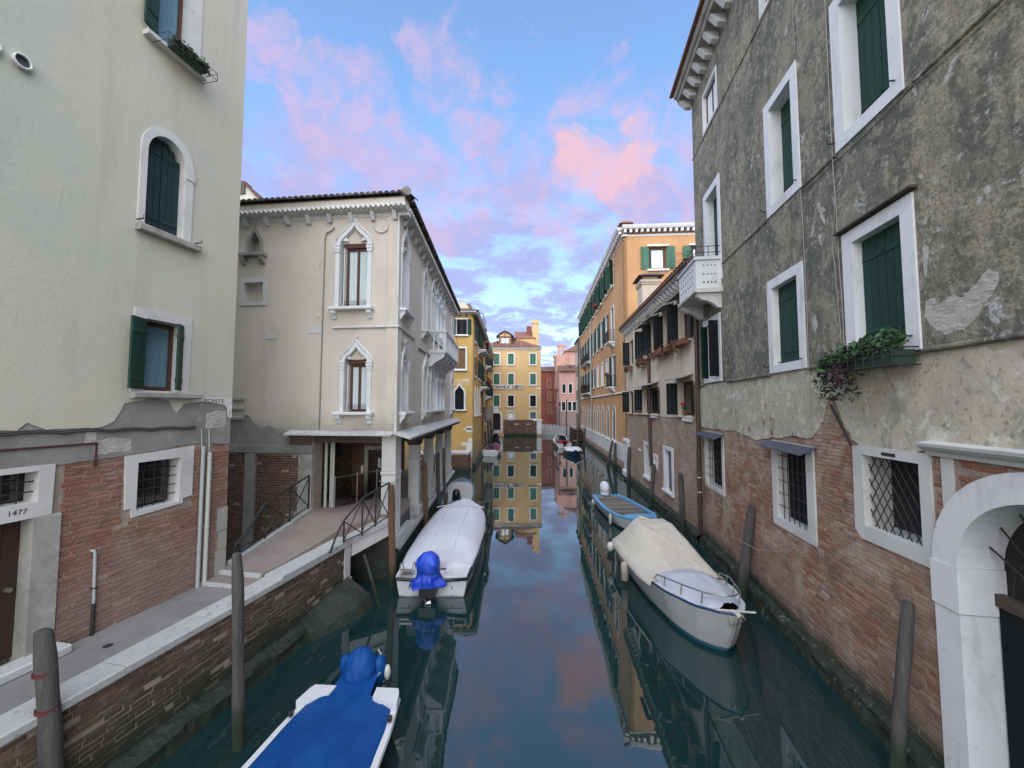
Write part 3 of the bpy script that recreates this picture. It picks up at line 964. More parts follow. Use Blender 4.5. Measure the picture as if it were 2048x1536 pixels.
sash(FL, w, -1.43, -0.87, 12.06, 14.3, -0.16, "wood_brown", mull=0, curtain="curtain_blue")
open_leaf(FL, w, -1.44, 1, 0.3, 0.07, 12.06, 14.25, 160)
# door
w = MB()
w.plate(FL, [(-4.0, 3.60), (-2.47, 3.60), (-2.46, 4.34), (-4.0, 4.34)], [rect(-3.75, -2.63, 3.82, 4.26)], 0.035, 0.3)
dw = w.build("doorway", "stone_white", root)
bars(FL, dw, -3.75, -2.63, 3.82, 4.26, -0.08, 6, 2, 0.010)
MB().box(FL, -3.75, -2.63, -0.28, -0.25, 3.8, 4.28).build("pane", "glass_dark", dw)
jm = MB().cbox(FL, -2.66, -2.36, -0.25, 0.04, 1.5, 3.598, 0.02).cbox(FL, -4.05, -3.75, -0.25, 0.04, 1.5, 3.598, 0.02)
jm.build("jamb", "stone_dirty", dw)
MB().cbox(FL, -4.0, -2.30, 0.0, 0.30, 1.55, 1.68, 0.02).build("doorstep", "stone_coping", dw)
d = MB()
for i in range(6):
    d.box(FL, -3.74 + i * 0.18, -3.74 + i * 0.18 + 0.174, -0.24, -0.2, 1.66, 3.6)
d = d.build("door", "wood_door", root)
MB().tube([FL.pt(-2.76, -0.2, 2.62), FL.pt(-2.76, -0.14, 2.62)], 0.035, 8).build("handle", "steel", d)
text_mesh("house_number", "1477", 0.10, FL, -2.83, 0.036, 3.715, "sign_black", dw, 0.002, True)
# pipes, cables, vents
p = MB().tube([FL.pt(-0.22, 0.07, 1.55), FL.pt(-0.22, 0.07, 4.37)], 0.036, 8).tube([FL.pt(-0.24, 0.05, 4.36), FL.pt(-0.26, 0.05, 4.73)], 0.012, 5)
for z in (2.3, 3.9):
    p.tube([FL.pt(-0.22, 0.07, z), FL.pt(-0.22, 0.07, z + 0.03)], 0.043, 8)
p.build("drainpipe", "pipe_grey", root)
p = MB().tube([FL.pt(-0.085, 0.075, 1.55), FL.pt(-0.085, 0.075, 4.23)], 0.044, 8).tube([FL.pt(-0.085, 0.06, 4.2), FL.pt(-0.1, 0.05, 4.72)], 0.010, 5)
for z in (2.7, 4.1):
    p.tube([FL.pt(-0.085, 0.075, z), FL.pt(-0.085, 0.075, z + 0.03)], 0.052, 8)
p.build("drainpipe", "pipe_pale", root)
p = MB().tube([FL.pt(-1.90, 0.04, 2.05), FL.pt(-1.92, 0.04, 2.85), FL.pt(-1.93, 0.03, 2.88), FL.pt(-1.95, 0.0, 2.88)], 0.022, 7).tube([FL.pt(-1.90, 0.04, 1.55), FL.pt(-1.90, 0.04, 2.05)], 0.026, 7, 1)
p.tube([FL.pt(-1.905, 0.03, 2.28), FL.pt(-1.905, 0.03, 2.3)], 0.045, 7, 1)
p.build("conduit", ["pipe_grey", "iron"], root)
cb = MB()
pts = [FL.pt(-6 + i * 0.2, 0.045, 4.88 - 0.022 * i * 0.2 + (0.012 if i % 3 else -0.012)) for i in range(29)]
cb.tube(pts, 0.016, 5)
cb.tube([q + Vector((0, 0, 0.028)) for q in pts], 0.009, 4)
for i in range(0, 29, 2):
    cb.tube([pts[i] - FL.n * 0.03, pts[i] + FL.n * 0.02], 0.022, 5)
cb.build("cable", "cable_dark", root)
MB().cbox(FL, -8, -1.97, 0.0, 0.045, 4.585, 4.615, 0.005).box(FL, -1.99, -1.965, 0.0, 0.035, 4.24, 4.6).build("flashing", "pipe_brown", root)
for u in (-3.12, -3.42):
    v = MB()
    ring = [FL.pt(u + 0.09 * math.cos(a), 0.10, 10.04 + 0.09 * math.sin(a)) for a in [2 * math.pi * k / 16 for k in range(16)]]
    v.tube(ring, 0.017, 6, 0, False, True)
    v.loft([[q - FL.n * 0.10 for q in ring], ring], True, False, 0)
    v = v.build("vent", "pipe_white", root)
    MB().tube([FL.pt(u, 0.02, 10.04), FL.pt(u, 0.06, 10.04)], 0.085, 16).build("grille", "zinc", v)
# painted street name, half lost with the plaster under it
sg = MB().plate(FL, [(-0.46, 5.285), (-0.28, 5.292), (0.1, 5.255), (0.24, 5.23), (0.30, 5.15), (0.32, 4.98), (0.36, 4.93), (EU, 4.95), (EU, 5.372), (-0.46, 5.372)], [], 0.040, 0.006).build("street_sign", "sign_white", None,
     "white painted street name panel with its lower half lost at the house corner", "sign")
text_mesh("lettering", "PONTE", 0.12, FL, 0.0, 0.041, 5.302, "sign_black", sg, 0.0015, True, 1.2)
text_mesh("lettering", "1", 0.11, FL, 0.37, 0.041, 5.04, "sign_black", sg, 0.0015, True)
# flower box under the top window
fb = thing("flower_box", FL.pt(-1.1, 0.25, 11.9), "narrow iron flower box with dry plants under the topmost window of the cream house", "flower box")
MB().box(FL, -1.36, -0.72, 0.18, 0.36, 11.92, 12.06).build("trough", "planter_green", fb)
b = MB()
for z in (11.90, 12.04):
    b.tube([FL.pt(-1.5, 0.03, z), FL.pt(-1.5, 0.40, z), FL.pt(-0.55, 0.40, z), FL.pt(-0.55, 0.03, z)], 0.008, 4)
for u in (-1.5, -1.25, -1.0, -0.75, -0.55):
    b.tube([FL.pt(u, 0.40, 11.9), FL.pt(u, 0.40, 12.04)], 0.007, 4)
b.build("bracket", "iron", fb)
rg = random.Random(5)
f = MB()
for i in range(9):
    foliage(f, FL.pt(-1.34 + i * 0.075, 0.36, 12.06 - 0.02 * (i % 3)), (0.08, 0.09, 0.12), 60, 0.035, rg, 0.1)
f.build("foliage", "leaf_dark", fb)

# ------------------------------------------------------------------ quayside path, its wall and coping
MB().box(FL, -12, -0.1, -0.1, 1.05, 0.4, 1.55).build("path", "asphalt", kind="structure")
MB().tube([FL.pt(-2.06, 0.62, 1.55), FL.pt(-2.06, 0.62, 1.556)], 0.06, 10).build("drain_cover", "iron", None, "small dark round drain cover set in the grey path", "drain cover")
qw = thing("quay_wall", FL.pt(-2, 1.45, 0), "low brick quay wall with white stone coping beside the path", "quay wall")
MB().box(FL, -12, 2.72, 1.051, 1.42, -2.5, 1.44).build("core", "mortar", qw)
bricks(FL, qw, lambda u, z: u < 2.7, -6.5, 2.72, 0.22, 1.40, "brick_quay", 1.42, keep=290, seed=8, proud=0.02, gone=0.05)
u = -12.0
rg = random.Random(4)
while u < 2.8:
    l = min(1.15 + 0.5 * rg.random(), 2.86 - u)
    MB().cbox(FL, u, u + l - 0.008, 1.045, 1.49, 1.45, (1.575 if u < 0 else 1.63) + 0.006 * rg.random(), 0.018).build("coping_stone", "stone_coping", qw)
    u += l
MB().cbox(FL, 2.60, 2.84, 1.05, 1.46, 0.62, 1.448, 0.02).build("end_stone", "stone_white", qw)
MB().cbox(FL, 2.60, 2.86, 1.05, 1.50, -2.4, 0.61, 0.02).build("end_stone", "stone_dirty", qw)
FQ = Fac((FL.pt(0, 1.42, 0).x, FL.pt(0, 1.42, 0).y), 11.4, 1)
rough_ledge(FQ, qw, -12, 2.6, 0.22, 0.30, "stone_wet_shade", 9.0)
rings = []
for i in range(15):
    t = i / 14
    u = 1.0 + 1.75 * t
    pr = 0.30 + 0.38 * math.sin(min(1, t * 1.2) * math.pi / 2)
    R = []
    for k, (o, z) in enumerate(((0.0, 0.66), (0.10, 0.62), (pr * 0.7, 0.40), (pr, 0.25), (pr * 1.3, -0.1), (pr * 1.6, -0.8))):
        q = Vector((u * 2.5, k * 1.3, 3))
        R.append(FQ.pt(u, o + 0.06 * noise.noise(q), z * (0.6 + 0.4 * t) + 0.05 * noise.noise(q + Vector((4, 4, 4)))))
    rings.append(R)
MB().loft(rings, False, True, 0, False).build("footing", "stone_wet_shade", qw)

# ------------------------------------------------------------------ ramped footbridge over the side canal
fbr = thing("footbridge", (-5.2, 10.5, 1.2), "ramped stone footbridge with black iron railings over the side canal", "bridge")
ZA, ZB = 1.655, 1.95


def dz(y):
    return ZA + (ZB - ZA) * min(1, max(0, (y - 8.6) / 3.6)) ** 1.7


a0, a1 = FL.pt(0.34, 0.0, 0), FL.pt(0.34, 1.04, 0)
b1 = FL.pt(2.84, 1.04, 0)
top = [a0, a1, b1, Vector((-3.98, 11.98, 0)), Vector((-4.1, 12.45, 0)), Vector((-6.32, 12.6, 0)), Vector((-6.36, 8.9, 0))]
dk = MB()
LE = [Vector((a0.x, a0.y, 0)), Vector((-6.36, 8.9, 0)), Vector((-6.32, 12.6, 0))]
RE = [Vector((a1.x, a1.y, 0)), Vector((b1.x, b1.y, 0)), Vector((-3.98, 11.98, 0)), Vector((-4.1, 12.5, 0))]


def along(P, t):
    L_ = [(q - p).length for p, q in zip(P, P[1:])]
    s_ = t * sum(L_)
    for p, q, l_ in zip(P, P[1:], L_):
        if s_ <= l_ + 1e-6:
            return p.lerp(q, s_ / l_)
        s_ -= l_
    return P[-1]


rows_ = []
for i in range(25):
    p, q = along(LE, i / 24), along(RE, i / 24)
    R = []
    for k in range(9):
        v = p.lerp(q, k / 8)
        R.append(Vector((v.x, v.y, dz(v.y) + 0.004 * noise.noise(v * 3))))
    low_ = Vector((0, 0, 0.34))
    rows_.append([R[0] - low_] + R + [R[-1] - low_])
dk.loft(rows_, True, True, 0, False)
dk.build("deck", "bridge_paving", fbr)
MB().cbox(FL, -0.1, 0.30, -0.0, 1.04, 1.3, 1.60, 0.01).build("step", "bridge_paving", fbr)
MB().box(FL, -0.13, -0.06, 0.0, 1.04, 1.5, 1.604).build("step_edge", "stone_coping", fbr)
MB().box(FL, 0.28, 0.36, 0.0, 1.04, 1.5, 1.667).build("step_edge", "stone_coping", fbr)


def beam(p, q, w, z0, z1, h, mat, name, k=5):
    p, q = Vector(p), Vector(q)
    d = (q - p).normalized()
    s = Vector((d.y, -d.x, 0))
    for i in range(k):
        t0, t1 = i / k, (i + 1) / k
        A, B = p.lerp(q, t0), p.lerp(q, t1) - d * 0.006
        za, zb = z0 + (z1 - z0) * t0, z0 + (z1 - z0) * t1
        m = MB().hexa([Vector((*(A - s * w).xy, za - h)), Vector((*(B - s * w).xy, zb - h)), Vector((*(B + s * 0).xy, zb - h)), Vector((*A.xy, za - h)),
                       Vector((*(A - s * w).xy, za)), Vector((*(B - s * w).xy, zb)), Vector((*B.xy, zb)), Vector((*A.xy, za))])
        m.build(name, mat, fbr)


E1 = FL.pt(2.86, 1.47, 0)
beam((E1.x, E1.y, 0), (-3.46, 11.98, 0), 0.42, 1.60, 1.88, 0.13, "stone_coping", "edge_stone", 3)
beam((E1.x + 0.0, E1.y + 0.03, 0), (-3.52, 12.0, 0), 0.30, 1.465, 1.745, 0.34, "stone_white", "side_beam", 2)
beam((-6.20, 8.9, 0), (-6.20, 12.4, 0), 0.16, 1.74, 2.03, 0.2, "stone_coping", "edge_stone", 3)


def railing(base, height, start=None):
    """base: points along the deck edge where posts stand"""
    mb = MB()
    tops = [b + Vector((0, 0, h)) for b, h in zip(base, height)]
    for b, t in zip(base, tops):
        mb.tube([b, t], 0.022, 6)
    hr = ([Vector(s) for s in start] if start else []) + tops
    mb2 = MB().tube(hr, 0.026, 7)
    mb.tube([b + Vector((0, 0, 0.06)) for b in base], 0.016, 5)
    for i in range(len(base) - 1):
        mb.tube([tops[i] - Vector((0, 0, 0.04)), base[i + 1] + Vector((0, 0, 0.07))], 0.016, 5)
        mb.tube([base[i] + Vector((0, 0, 0.07)), tops[i + 1] - Vector((0, 0, 0.04))], 0.016, 5)
    r = mb.build("railing", "iron", fbr)
    mb2.build("handrail", "iron", r)


railing([Vector((-4.42, 10.45, 1.60)), Vector((-4.13, 10.95, 1.64)), Vector((-3.93, 11.43, 1.74)), Vector((-3.70, 11.90, 1.85))], [0.60, 1.02, 1.04, 1.04],
        [(-4.50, 9.85, 1.58), (-4.50, 9.95, 1.66), (-4.46, 10.2, 1.98)])
railing([Vector((-6.27, 9.0, 1.75)), Vector((-6.27, 10.1, 1.84)), Vector((-6.27, 11.2, 1.93)), Vector((-6.27, 12.2, 2.05))], [0.25, 0.9, 0.98, 1.0])
rp = MB().tube([(-3.85, 10.39, 1.33), (-3.72, 10.39, 0.95), (-3.36, 10.39, -0.2)], 0.035, 7)
rp.build("mooring_pole", "pole_grey", None, "thin leaning rod standing in the water beneath the footbridge edge", "pole", "mooring poles along the canal")


# ------------------------------------------------------------------ stained house on the right
FR = Fac((6.05, 7.27), 8.7, -1)
root = thing("town_house", FR.pt(2, 0, 0), "tall stained grey plaster house with brick base and green shutters along the canal", "house")
UE = 7.72
W_ = {  # outer frame, opening
    "3A": ((5.10, 6.66, 9.30, 12.80), (5.32, 6.42, 9.30, 12.55)), "3B": ((0.70, 2.12, 9.80, 12.62), (0.93, 1.88, 10.02, 12.40)), "3C": ((-1.88, -0.42, 9.80, 12.62), (-1.66, -0.66, 10.02, 12.40)),
    "2A": ((5.36, 7.02, 6.02, 8.26), (5.58, 6.80, 6.16, 8.06)), "2B": ((0.76, 2.26, 5.99, 8.25), (0.98, 2.04, 6.18, 8.03)),
    "2C": ((-1.92, -0.46, 5.99, 8.24), (-1.70, -0.70, 6.18, 8.02)),
    "W1": ((5.08, 6.50, 15.02, 16.50), (5.18, 6.40, 15.12, 16.40)), "W2": ((0.8, 2.16, 15.02, 16.50), (0.9, 2.06, 15.12, 16.40)), "W3": ((-2.0, -0.6, 15.02, 16.50), (-1.9, -0.7, 15.12, 16.40)),
    "G1": ((5.55, 7.40, 2.28, 4.28), (5.72, 7.22, 2.42, 4.24)), "G2": ((0.76, 2.45, 2.36, 4.36), (1.02, 2.24, 2.56, 4.32)),
    "G3": ((-1.89, -0.40, 3.02, 4.52), (-1.71, -0.61, 3.20, 4.38))}
holes = {k: rect(*v[1]) for k, v in W_.items()}
PC, PO, PI, PS = -3.26, 1.34, 1.00, 3.16      # portal: centre, outer and inner radius, springing
portal = arch(PC - PI, PC + PI, 0.30, PS, 20)
hl = [holes[k] for k in W_] + [portal]
MB().wplate(FR, rect(-12, UE, -1.5, 17.3), hl, 0, 0.4).build("wall", "mortar", root)
house_body(FR, root, -12, UE - 0.004, 0, 17.2, 9, "plaster_stained", -0.44)
bline = [(UE, 4.42), (6.2, 4.40), (4.6, 4.46), (3.2, 4.30), (2.81, 4.36), (2.4, 4.42), (1.6, 4.50), (0.75, 4.56), (0.54, 4.72), (0.30, 5.12), (0.12, 5.36), (-0.05, 5.22), (-0.24, 4.86), (-0.42, 4.60), (-0.62, 4.50), (-1.5, 4.52), (-2.0, 4.60), (-6, 4.62), (-12, 4.6)]
rag = ragged(bline, 0.05, 0.05, 4)
upH = [holes[k] for k in W_ if k[0] in "32W"]
lowp = [(UE - 0.002, 6.04)] + [(min(u, UE - 0.002), z) for u, z in rag] + [(-12, 6.04)]
MB().wplate(FR, lowp[::-1], [], 0.030, 0.03).build("plaster", "plaster_low", root)
MB().wplate(FR, rect(-12, UE - 0.002, 5.985, 17.2), upH, 0.055, 0.055).build("plaster", "plaster_stained", root)
for z, pr, h in ((5.97, 0.10, 0.07), (9.78, 0.09, 0.06), (14.92, 0.085, 0.06)):
    for a, b in ((-12, -1.95), (-0.42, 0.68), (0.69, 0.74), (2.28, 5.0), (7.05, UE + 0.02)) if z < 9 else ((-12, -1.9), (-0.40, 0.68), (2.14, 5.06), (6.7, UE + 0.02)) if z < 12 else ((-12, UE + 0.02),):
        MB().cbox(FR, a, b, 0.0, pr, z - h / 2, z + h / 2, 0.02).build("string_course", "plaster_stained", root)
# patches where the plaster has fallen
PT = [([(-2.02, 6.62), (-2.14, 6.66), (-2.22, 6.58), (-2.40, 6.64), (-2.52, 6.56), (-2.66, 6.68), (-2.84, 6.80), (-2.97, 6.74), (-2.94, 6.58), (-2.78, 6.42), (-2.70, 6.26), (-2.52, 6.15), (-2.30, 6.13), (-2.16, 6.22), (-2.06, 6.34), (-1.98, 6.44)], 0.045),
      ([(-2.02, 7.45), (-2.09, 7.36), (-2.07, 7.1), (-2.04, 6.95), (-2.01, 7.1), (-1.99, 7.4)], 0.03), ([(0.42, 7.0), (0.36, 6.78), (0.46, 6.66), (0.54, 6.76), (0.53, 6.96)], 0.02),
      ([(0.16, 9.22), (0.10, 9.0), (-0.02, 8.72), (0.03, 8.66), (0.14, 8.9), (0.23, 9.18)], 0.03)]
for i, (pp, a) in enumerate(PT):
    q = ragged(pp + pp[:1], a, 0.025, i * 3.1)[:-1]
    MB().plate(FR, q, [], 0.058, 0.004).build("plaster_loss", "plaster_loss", root)
rgp = random.Random(21)
for i in range(46):
    u = rgp.uniform(-0.5, 7.2)
    z = 4.5 + rgp.random() ** 2 * 0.75
    if not inside([(p[0], p[1]) for p in lowp], u, z):
        continue
    s = rgp.uniform(0.02, 0.075)
    q = ragged([(u + s * math.cos(t) * 0.8, z + s * 1.3 * math.sin(t)) for t in [k * math.pi / 3 for k in range(6)]] + [(u + s * 0.8, z)], 0.02, 0.02, i)[:-1]
    MB().plate(FR, q, [], 0.032, 0.004).build("plaster_loss", "brick_right" if rgp.random() < 0.35 else "plaster_loss", root)
EXR = [rect(v[0][0] - 0.02, v[0][1] + 0.02, v[0][2] - 0.02, v[0][3] + 0.03) for k, v in W_.items() if k[0] == "G"] + [rect(-2.28, -2.02, 0, 4.7), arch(PC - PO - 0.02, PC + PO + 0.02, 0.0, PS, 16), rect(-12, -1.93, 4.52, 4.75)]
region = [(UE, 0.3), (UE, 4.5)] + [(u, z + 0.08) for u, z in bline[1:]] + [(-12, 0.3)]
bricks(FR, root, lambda u, z: -5 < u < UE - 0.01 and inside(region, u, z) and not any(inside(q, u, z) for q in EXR), -5, UE, 0.36, 5.5, "brick_right", 0.0, keep=300, seed=11, gone=0.012)
# windows
FRAME = "stone_carved"
for k in ("3B", "3C", "2B", "2C"):
    a, b = W_[k]
    w = stone_window(FR, root, rect(*a), rect(*b), 0.085, 0.40, FRAME)
    um = (b[0] + b[1]) / 2
    for q0, q1 in ((b[0] + 0.005, um - 0.004), (um + 0.004, b[1] - 0.005)):
        shutter_leaf(FR, w, q0, q1, -0.20 if k[0] == "3" else -0.07, b[2] + 0.01, b[3] - 0.01, "shutter_green", 3)
    MB().tube([FR.pt(b[0] - 0.1, 0.05, b[2] + 0.02), FR.pt(b[0] - 0.1, 0.16, b[2] + 0.02)], 0.014, 5).tube([FR.pt(b[0], -0.02, b[2] + 0.06), FR.pt(b[1], -0.02, b[2] + 0.06)], 0.012, 5).build("shutter_bar", "iron", w)
    MB().tube([FR.pt(a[1] + 0.02, 0.06, b[2] - 0.02), FR.pt(a[1] + 0.02, 0.20, b[2] - 0.02), FR.pt(a[1] + 0.02, 0.20, b[2] + 0.05)], 0.014, 5).build("shutter_stop", "iron", w)
# ledge of tiles over the lower near window
MB().cbox(FR, -2.0, -0.38, 0.0, 0.17, 8.27, 8.31, 0.01).build("drip_ledge", "wood_beam", root)
w = stone_window(FR, root, rect(*W_["2A"][0]), rect(*W_["2A"][1]), 0.085, 0.40, FRAME)
sash(FR, w, 5.6, 6.78, 6.18, 8.04, -0.28, "wood_door", mull=1)
open_leaf(FR, w, 5.58, 1, 0.34, 0.06, 6.18, 8.04, 100, "shutter_dark")
open_leaf(FR, w, 6.80, -1, 0.34, 0.0, 6.18, 8.04, 55, "shutter_green")
w = stone_window(FR, root, rect(*W_["3A"][0]), rect(*W_["3A"][1]), 0.085, 0.40, FRAME)
for q0, q1 in ((5.33, 5.865), (5.875, 6.41)):
    shutter_leaf(FR, w, q0, q1, -0.2, 9.32, 12.53, "shutter_green", 3)
for k in ("W1", "W2", "W3"):
    a, b = W_[k]
    w = stone_window(FR, root, rect(*a), rect(*b), 0.07, 0.40, FRAME)
    sash(FR, w, b[0] + 0.01, b[1] - 0.01, b[2] + 0.01, b[3] - 0.01, -0.05, "wood_door", "glass_lit" if k == "W1" else "glass_dark", 1)
MB().add([FR.pt(1.3, -0.10, 15.2), FR.pt(1.8, -0.10, 15.2), FR.pt(1.7, -0.10, 15.9), FR.pt(1.35, -0.10, 15.8)], [(0, 1, 2, 3)]).build("curtain", "flower_red", w)
for k in ("G1", "G2"):
    a, b = W_[k]
    w = stone_window(FR, root, rect(*a), rect(*b), 0.035, 0.40, "stone_white")
    for i in range(4):
        u0 = b[0] + 0.03 + i * (b[1] - b[0] - 0.06) / 4
        MB().box(FR, u0, u0 + (b[1] - b[0] - 0.06) / 4 - 0.015, -0.26, -0.22, b[2] + 0.02, b[3] - 0.02).build("shutter", "shutter_dark", w)
    bars(FR, w, b[0], b[1], b[2], b[3], -0.02, 5, 5, 0.010)
    c = MB()
    c.hexa([FR.pt(a[0] - 0.12, 0.02, b[3] + 0.02), FR.pt(a[1] + 0.1, 0.02, b[3] + 0.02), FR.pt(a[1] + 0.1, 0.34, b[3] - 0.09), FR.pt(a[0] - 0.12, 0.34, b[3] - 0.13),
            FR.pt(a[0] - 0.12, 0.02, b[3] + 0.04), FR.pt(a[1] + 0.1, 0.02, b[3] + 0.04), FR.pt(a[1] + 0.1, 0.34, b[3] - 0.075), FR.pt(a[0] - 0.12, 0.34, b[3] - 0.115)])
    c.build("canopy", "zinc", w)
a, b = W_["G3"]
w = stone_window(FR, root, [(-1.89, 3.10), (-1.95, 2.98), (-0.52, 2.96), (-0.38, 3.08), (-0.40, 4.50), (-0.62, 4.54), (-1.88, 4.54)], rect(*b), 0.035, 0.40, "stone_white")
g = MB()
for i in range(-9, 12):
    for sgn in (1, -1):
        x0 = b[0] + i * 0.155
        z0, z1 = b[2], b[3]
        ux0, ux1 = (x0, x0 + (z1 - z0) * 0.62) if sgn > 0 else (x0 + (z1 - z0) * 0.62, x0)
        t0, t1 = 0.0, 1.0
        du = ux1 - ux0
        lo_, hi_ = sorted(((b[0] - ux0) / du, (b[1] - ux0) / du))
        t0, t1 = max(0, lo_), min(1, hi_)
        if t1 - t0 > 0.03:
            g.tube([FR.pt(ux0 + du * t, -0.08 + 0.008 * sgn, z0 + (z1 - z0) * t) for t in (t0, t1)], 0.010, 4)
g.build("grille", "iron", w)
MB().box(FR, -1.32, -1.05, 0.03, 0.04, 4.42, 4.47).build("slot", "iron", w)
# water portal
pr = MB()
pr.plate(FR, arch(PC - PO, PC + PO, PS, PS, 24)[2:], [], 0, 0) if False else None
n = 24
op = [(PC + PO * math.cos(math.pi * i / n), PS + PO * math.sin(math.pi * i / n)) for i in range(n + 1)]
ip = [(PC + PI * math.cos(math.pi * i / n), PS + PI * math.sin(math.pi * i / n)) for i in range(n + 1)]
VN = 6
for j in range(VN):
    m = MB()
    for i in range(j * n // VN, (j + 1) * n // VN):
        m.add([FR.pt(*x) for x in ((op[i][0], 0.09, op[i][1]), (op[i + 1][0], 0.09, op[i + 1][1]), (ip[i + 1][0], 0.09, ip[i + 1][1]), (ip[i][0], 0.09, ip[i][1]),
              (op[i][0], 0, op[i][1]), (op[i + 1][0], 0, op[i + 1][1]), (ip[i + 1][0], -0.42, ip[i + 1][1]), (ip[i][0], -0.42, ip[i][1]))],
              [(0, 1, 2, 3), (0, 4, 5, 1), (3, 2, 6, 7)])
    ps = m.build("arch_stone", "stone_carved", root)
for s in (1, -1):
    m = MB()
    u1, u0 = PC + s * PO, PC + s * PI
    for z0, z1, x in ((0.42, 2.58, 0.0), (2.595, PS - 0.004, 0.018)):
        lo_, hi_ = min(u0 - s * x, u1 + s * x), max(u0 - s * x, u1 + s * x)
        m.box(FR, lo_, hi_, -0.42, 0.09 + x, z0, z1)
    m.build("jamb", "stone_carved", root)
MB().box(FR, PC - PI - 0.1, PC + PI + 0.1, -1.2, -0.425, 0, 4.3).build("passage", "interior", root)  # solid near-black block stands in for the unlit space behind the door
m = MB()
for i in range(7):
    m.box(FR, PC - PI + 0.02 + i * 0.28, PC - PI + 0.29 + i * 0.28, -0.36, -0.31, 0.42, 2.72)
m.build("water_door", "shutter_dark", root)
m = MB().box(FR, PC - PI, PC + PI, -0.38, -0.28, 2.73, 2.88)
m.build("door_head", "wood_beam", root)
m = MB()
for i in range(1, 10):
    a_ = math.pi * i / 10
    m.tube([FR.pt(PC + 0.15 * math.cos(a_), -0.24, 2.9 + 0.15 * math.sin(a_)), FR.pt(PC + 1.0 * math.cos(a_), -0.24, PS + 1.0 * math.sin(a_) - 0.02)], 0.012, 5)
for r in (0.4, 0.72):
    m.tube([FR.pt(PC + r * math.cos(math.pi * i / 16), -0.24, 2.95 + r * math.sin(math.pi * i / 16)) for i in range(17)], 0.012, 5)
m.build("fan_grille", "iron", root)
MB().sweep_u(FR, [(0, 4.53), (0.07, 4.53), (0.09, 4.58), (0.15, 4.62), (0.19, 4.66), (0.20, 4.70), (0, 4.73)], -6.6, -1.90).build("portal_cornice", "stone_white", root)
MB().cbox(FR, -2.20, -2.05, -0.05, 0.03, 2.7, 4.52, 0.006).build("pilaster_strip", "stone_white", root)
# tide ledge
rough_ledge(FR, root, -6.0, UE, 0.16, 0.33, "algae_ledge", 2.0)
# cornice
MB().sweep_u(FR, [(-0.3, 17.25), (0.05, 17.25), (0.07, 17.40), (0.55, 17.42), (0.58, 17.52), (0.66, 17.56), (0.72, 17.70), (-0.3, 17.75)], -12, UE + 0.12).build("cornice", "stone_dirty", root)
MB().sweep_u(FR, [(-4.0, 19.0), (0.80, 17.70), (0.84, 17.72), (0.84, 17.80), (0.8, 17.82), (-4.0, 19.15)], -12, UE + 0.2).build("roof", "roof_tile", root)
off = ROOTLOC[root.name]
proto = MB().hexa([FR.pt(0, 0.05, 17.10), FR.pt(0.2, 0.05, 17.10), FR.pt(0.2, 0.28, 17.14), FR.pt(0, 0.28, 17.14), FR.pt(0, 0.05, 17.42), FR.pt(0.2, 0.05, 17.42), FR.pt(0.2, 0.52, 17.42), FR.pt(0, 0.52, 17.42)]).build("modillion", "stone_carved", root)
proto.location += FR.d * -11.6
for i in range(1, 34):
    c = proto.copy()
    c.location = FR.d * (-11.6 + i * 0.585)
    COL.objects.link(c)
# cables on the wall
m = MB()


def hang(F, pts, sag=0.0, r=0.009, n=8, o=0.075):
    P = []
    for (a, b), (c, d) in zip(pts, pts[1:]):
        for i in range(n):
            t = i / n
            P.append(F.pt(a + (c - a) * t + 0.008 * math.sin(9 * t + a), o, b + (d - b) * t - sag * 4 * t * (1 - t)))
    P.append(F.pt(pts[-1][0], o, pts[-1][1]))
    m.tube(P, r, 4)


hang(FR, [(0.66, 9.72), (-0.30, 9.70), (-1.95, 9.74), (-3.6, 9.72)], 0.05)
hang(FR, [(-0.30, 16.2), (-0.32, 9.74), (-0.36, 8.3), (-0.40, 6.0)], 0.0, 0.010)
hang(FR, [(-0.36, 9.0), (-0.2, 8.3), (-0.28, 7.2), (-0.33, 6.1)], 0.0, 0.008)
hang(FR, [(0.70, 9.74), (0.66, 8.2), (0.68, 5.9), (0.69, 5.0), (0.67, 4.6)], 0.0, 0.010)
hang(FR, [(0.70, 16.4), (0.70, 12.8)], 0.0, 0.008)
hang(FR, [(0.70, 2.42), (0.62, 2.30), (0.60, 2.2)], 0.0, 0.008, o=0.05)
m.tube([FR.pt(5.5, 0.08, 2.25), FR.pt(4.6, 0.35, 1.72), FR.pt(4.2, 0.55, 1.58)], 0.008, 4)
m.tube([FR.pt(3.9, 0.5, 1.55), FR.pt(2.9, 0.25, 1.55), FR.pt(2.0, 0.12, 1.82), FR.pt(1.0, 0.05, 2.32)], 0.008, 4)
m.build("cable", "cable", root)
MB().tube([FR.pt(0.10, 0.05, 5.22), FR.pt(-0.40, 0.06, 4.52)], 0.022, 5).build("iron_tie", "iron", root)
# brown downpipe at the joint of the two houses
m = MB().tube([FR.pt(7.60, 0.14, 10.2), FR.pt(7.62, 0.14, 9.4), FR.pt(7.70, 0.14, 0.4)], 0.075, 9)
for z in (1.6, 3.4, 5.9, 7.6):
    m.tube([FR.pt(7.69, 0.14, z), FR.pt(7.69, 0.14, z + 0.05)], 0.088, 9)
m.build("drainpipe", "pipe_brown", root)
m = MB()
for z in (2.5, 1.95):
    m.tube([FR.pt(7.69, 0.14, z), FR.pt(7.69, 0.14, z + 0.03)], 0.086, 9)
m.build("pipe_collar", "stone_carved", root)
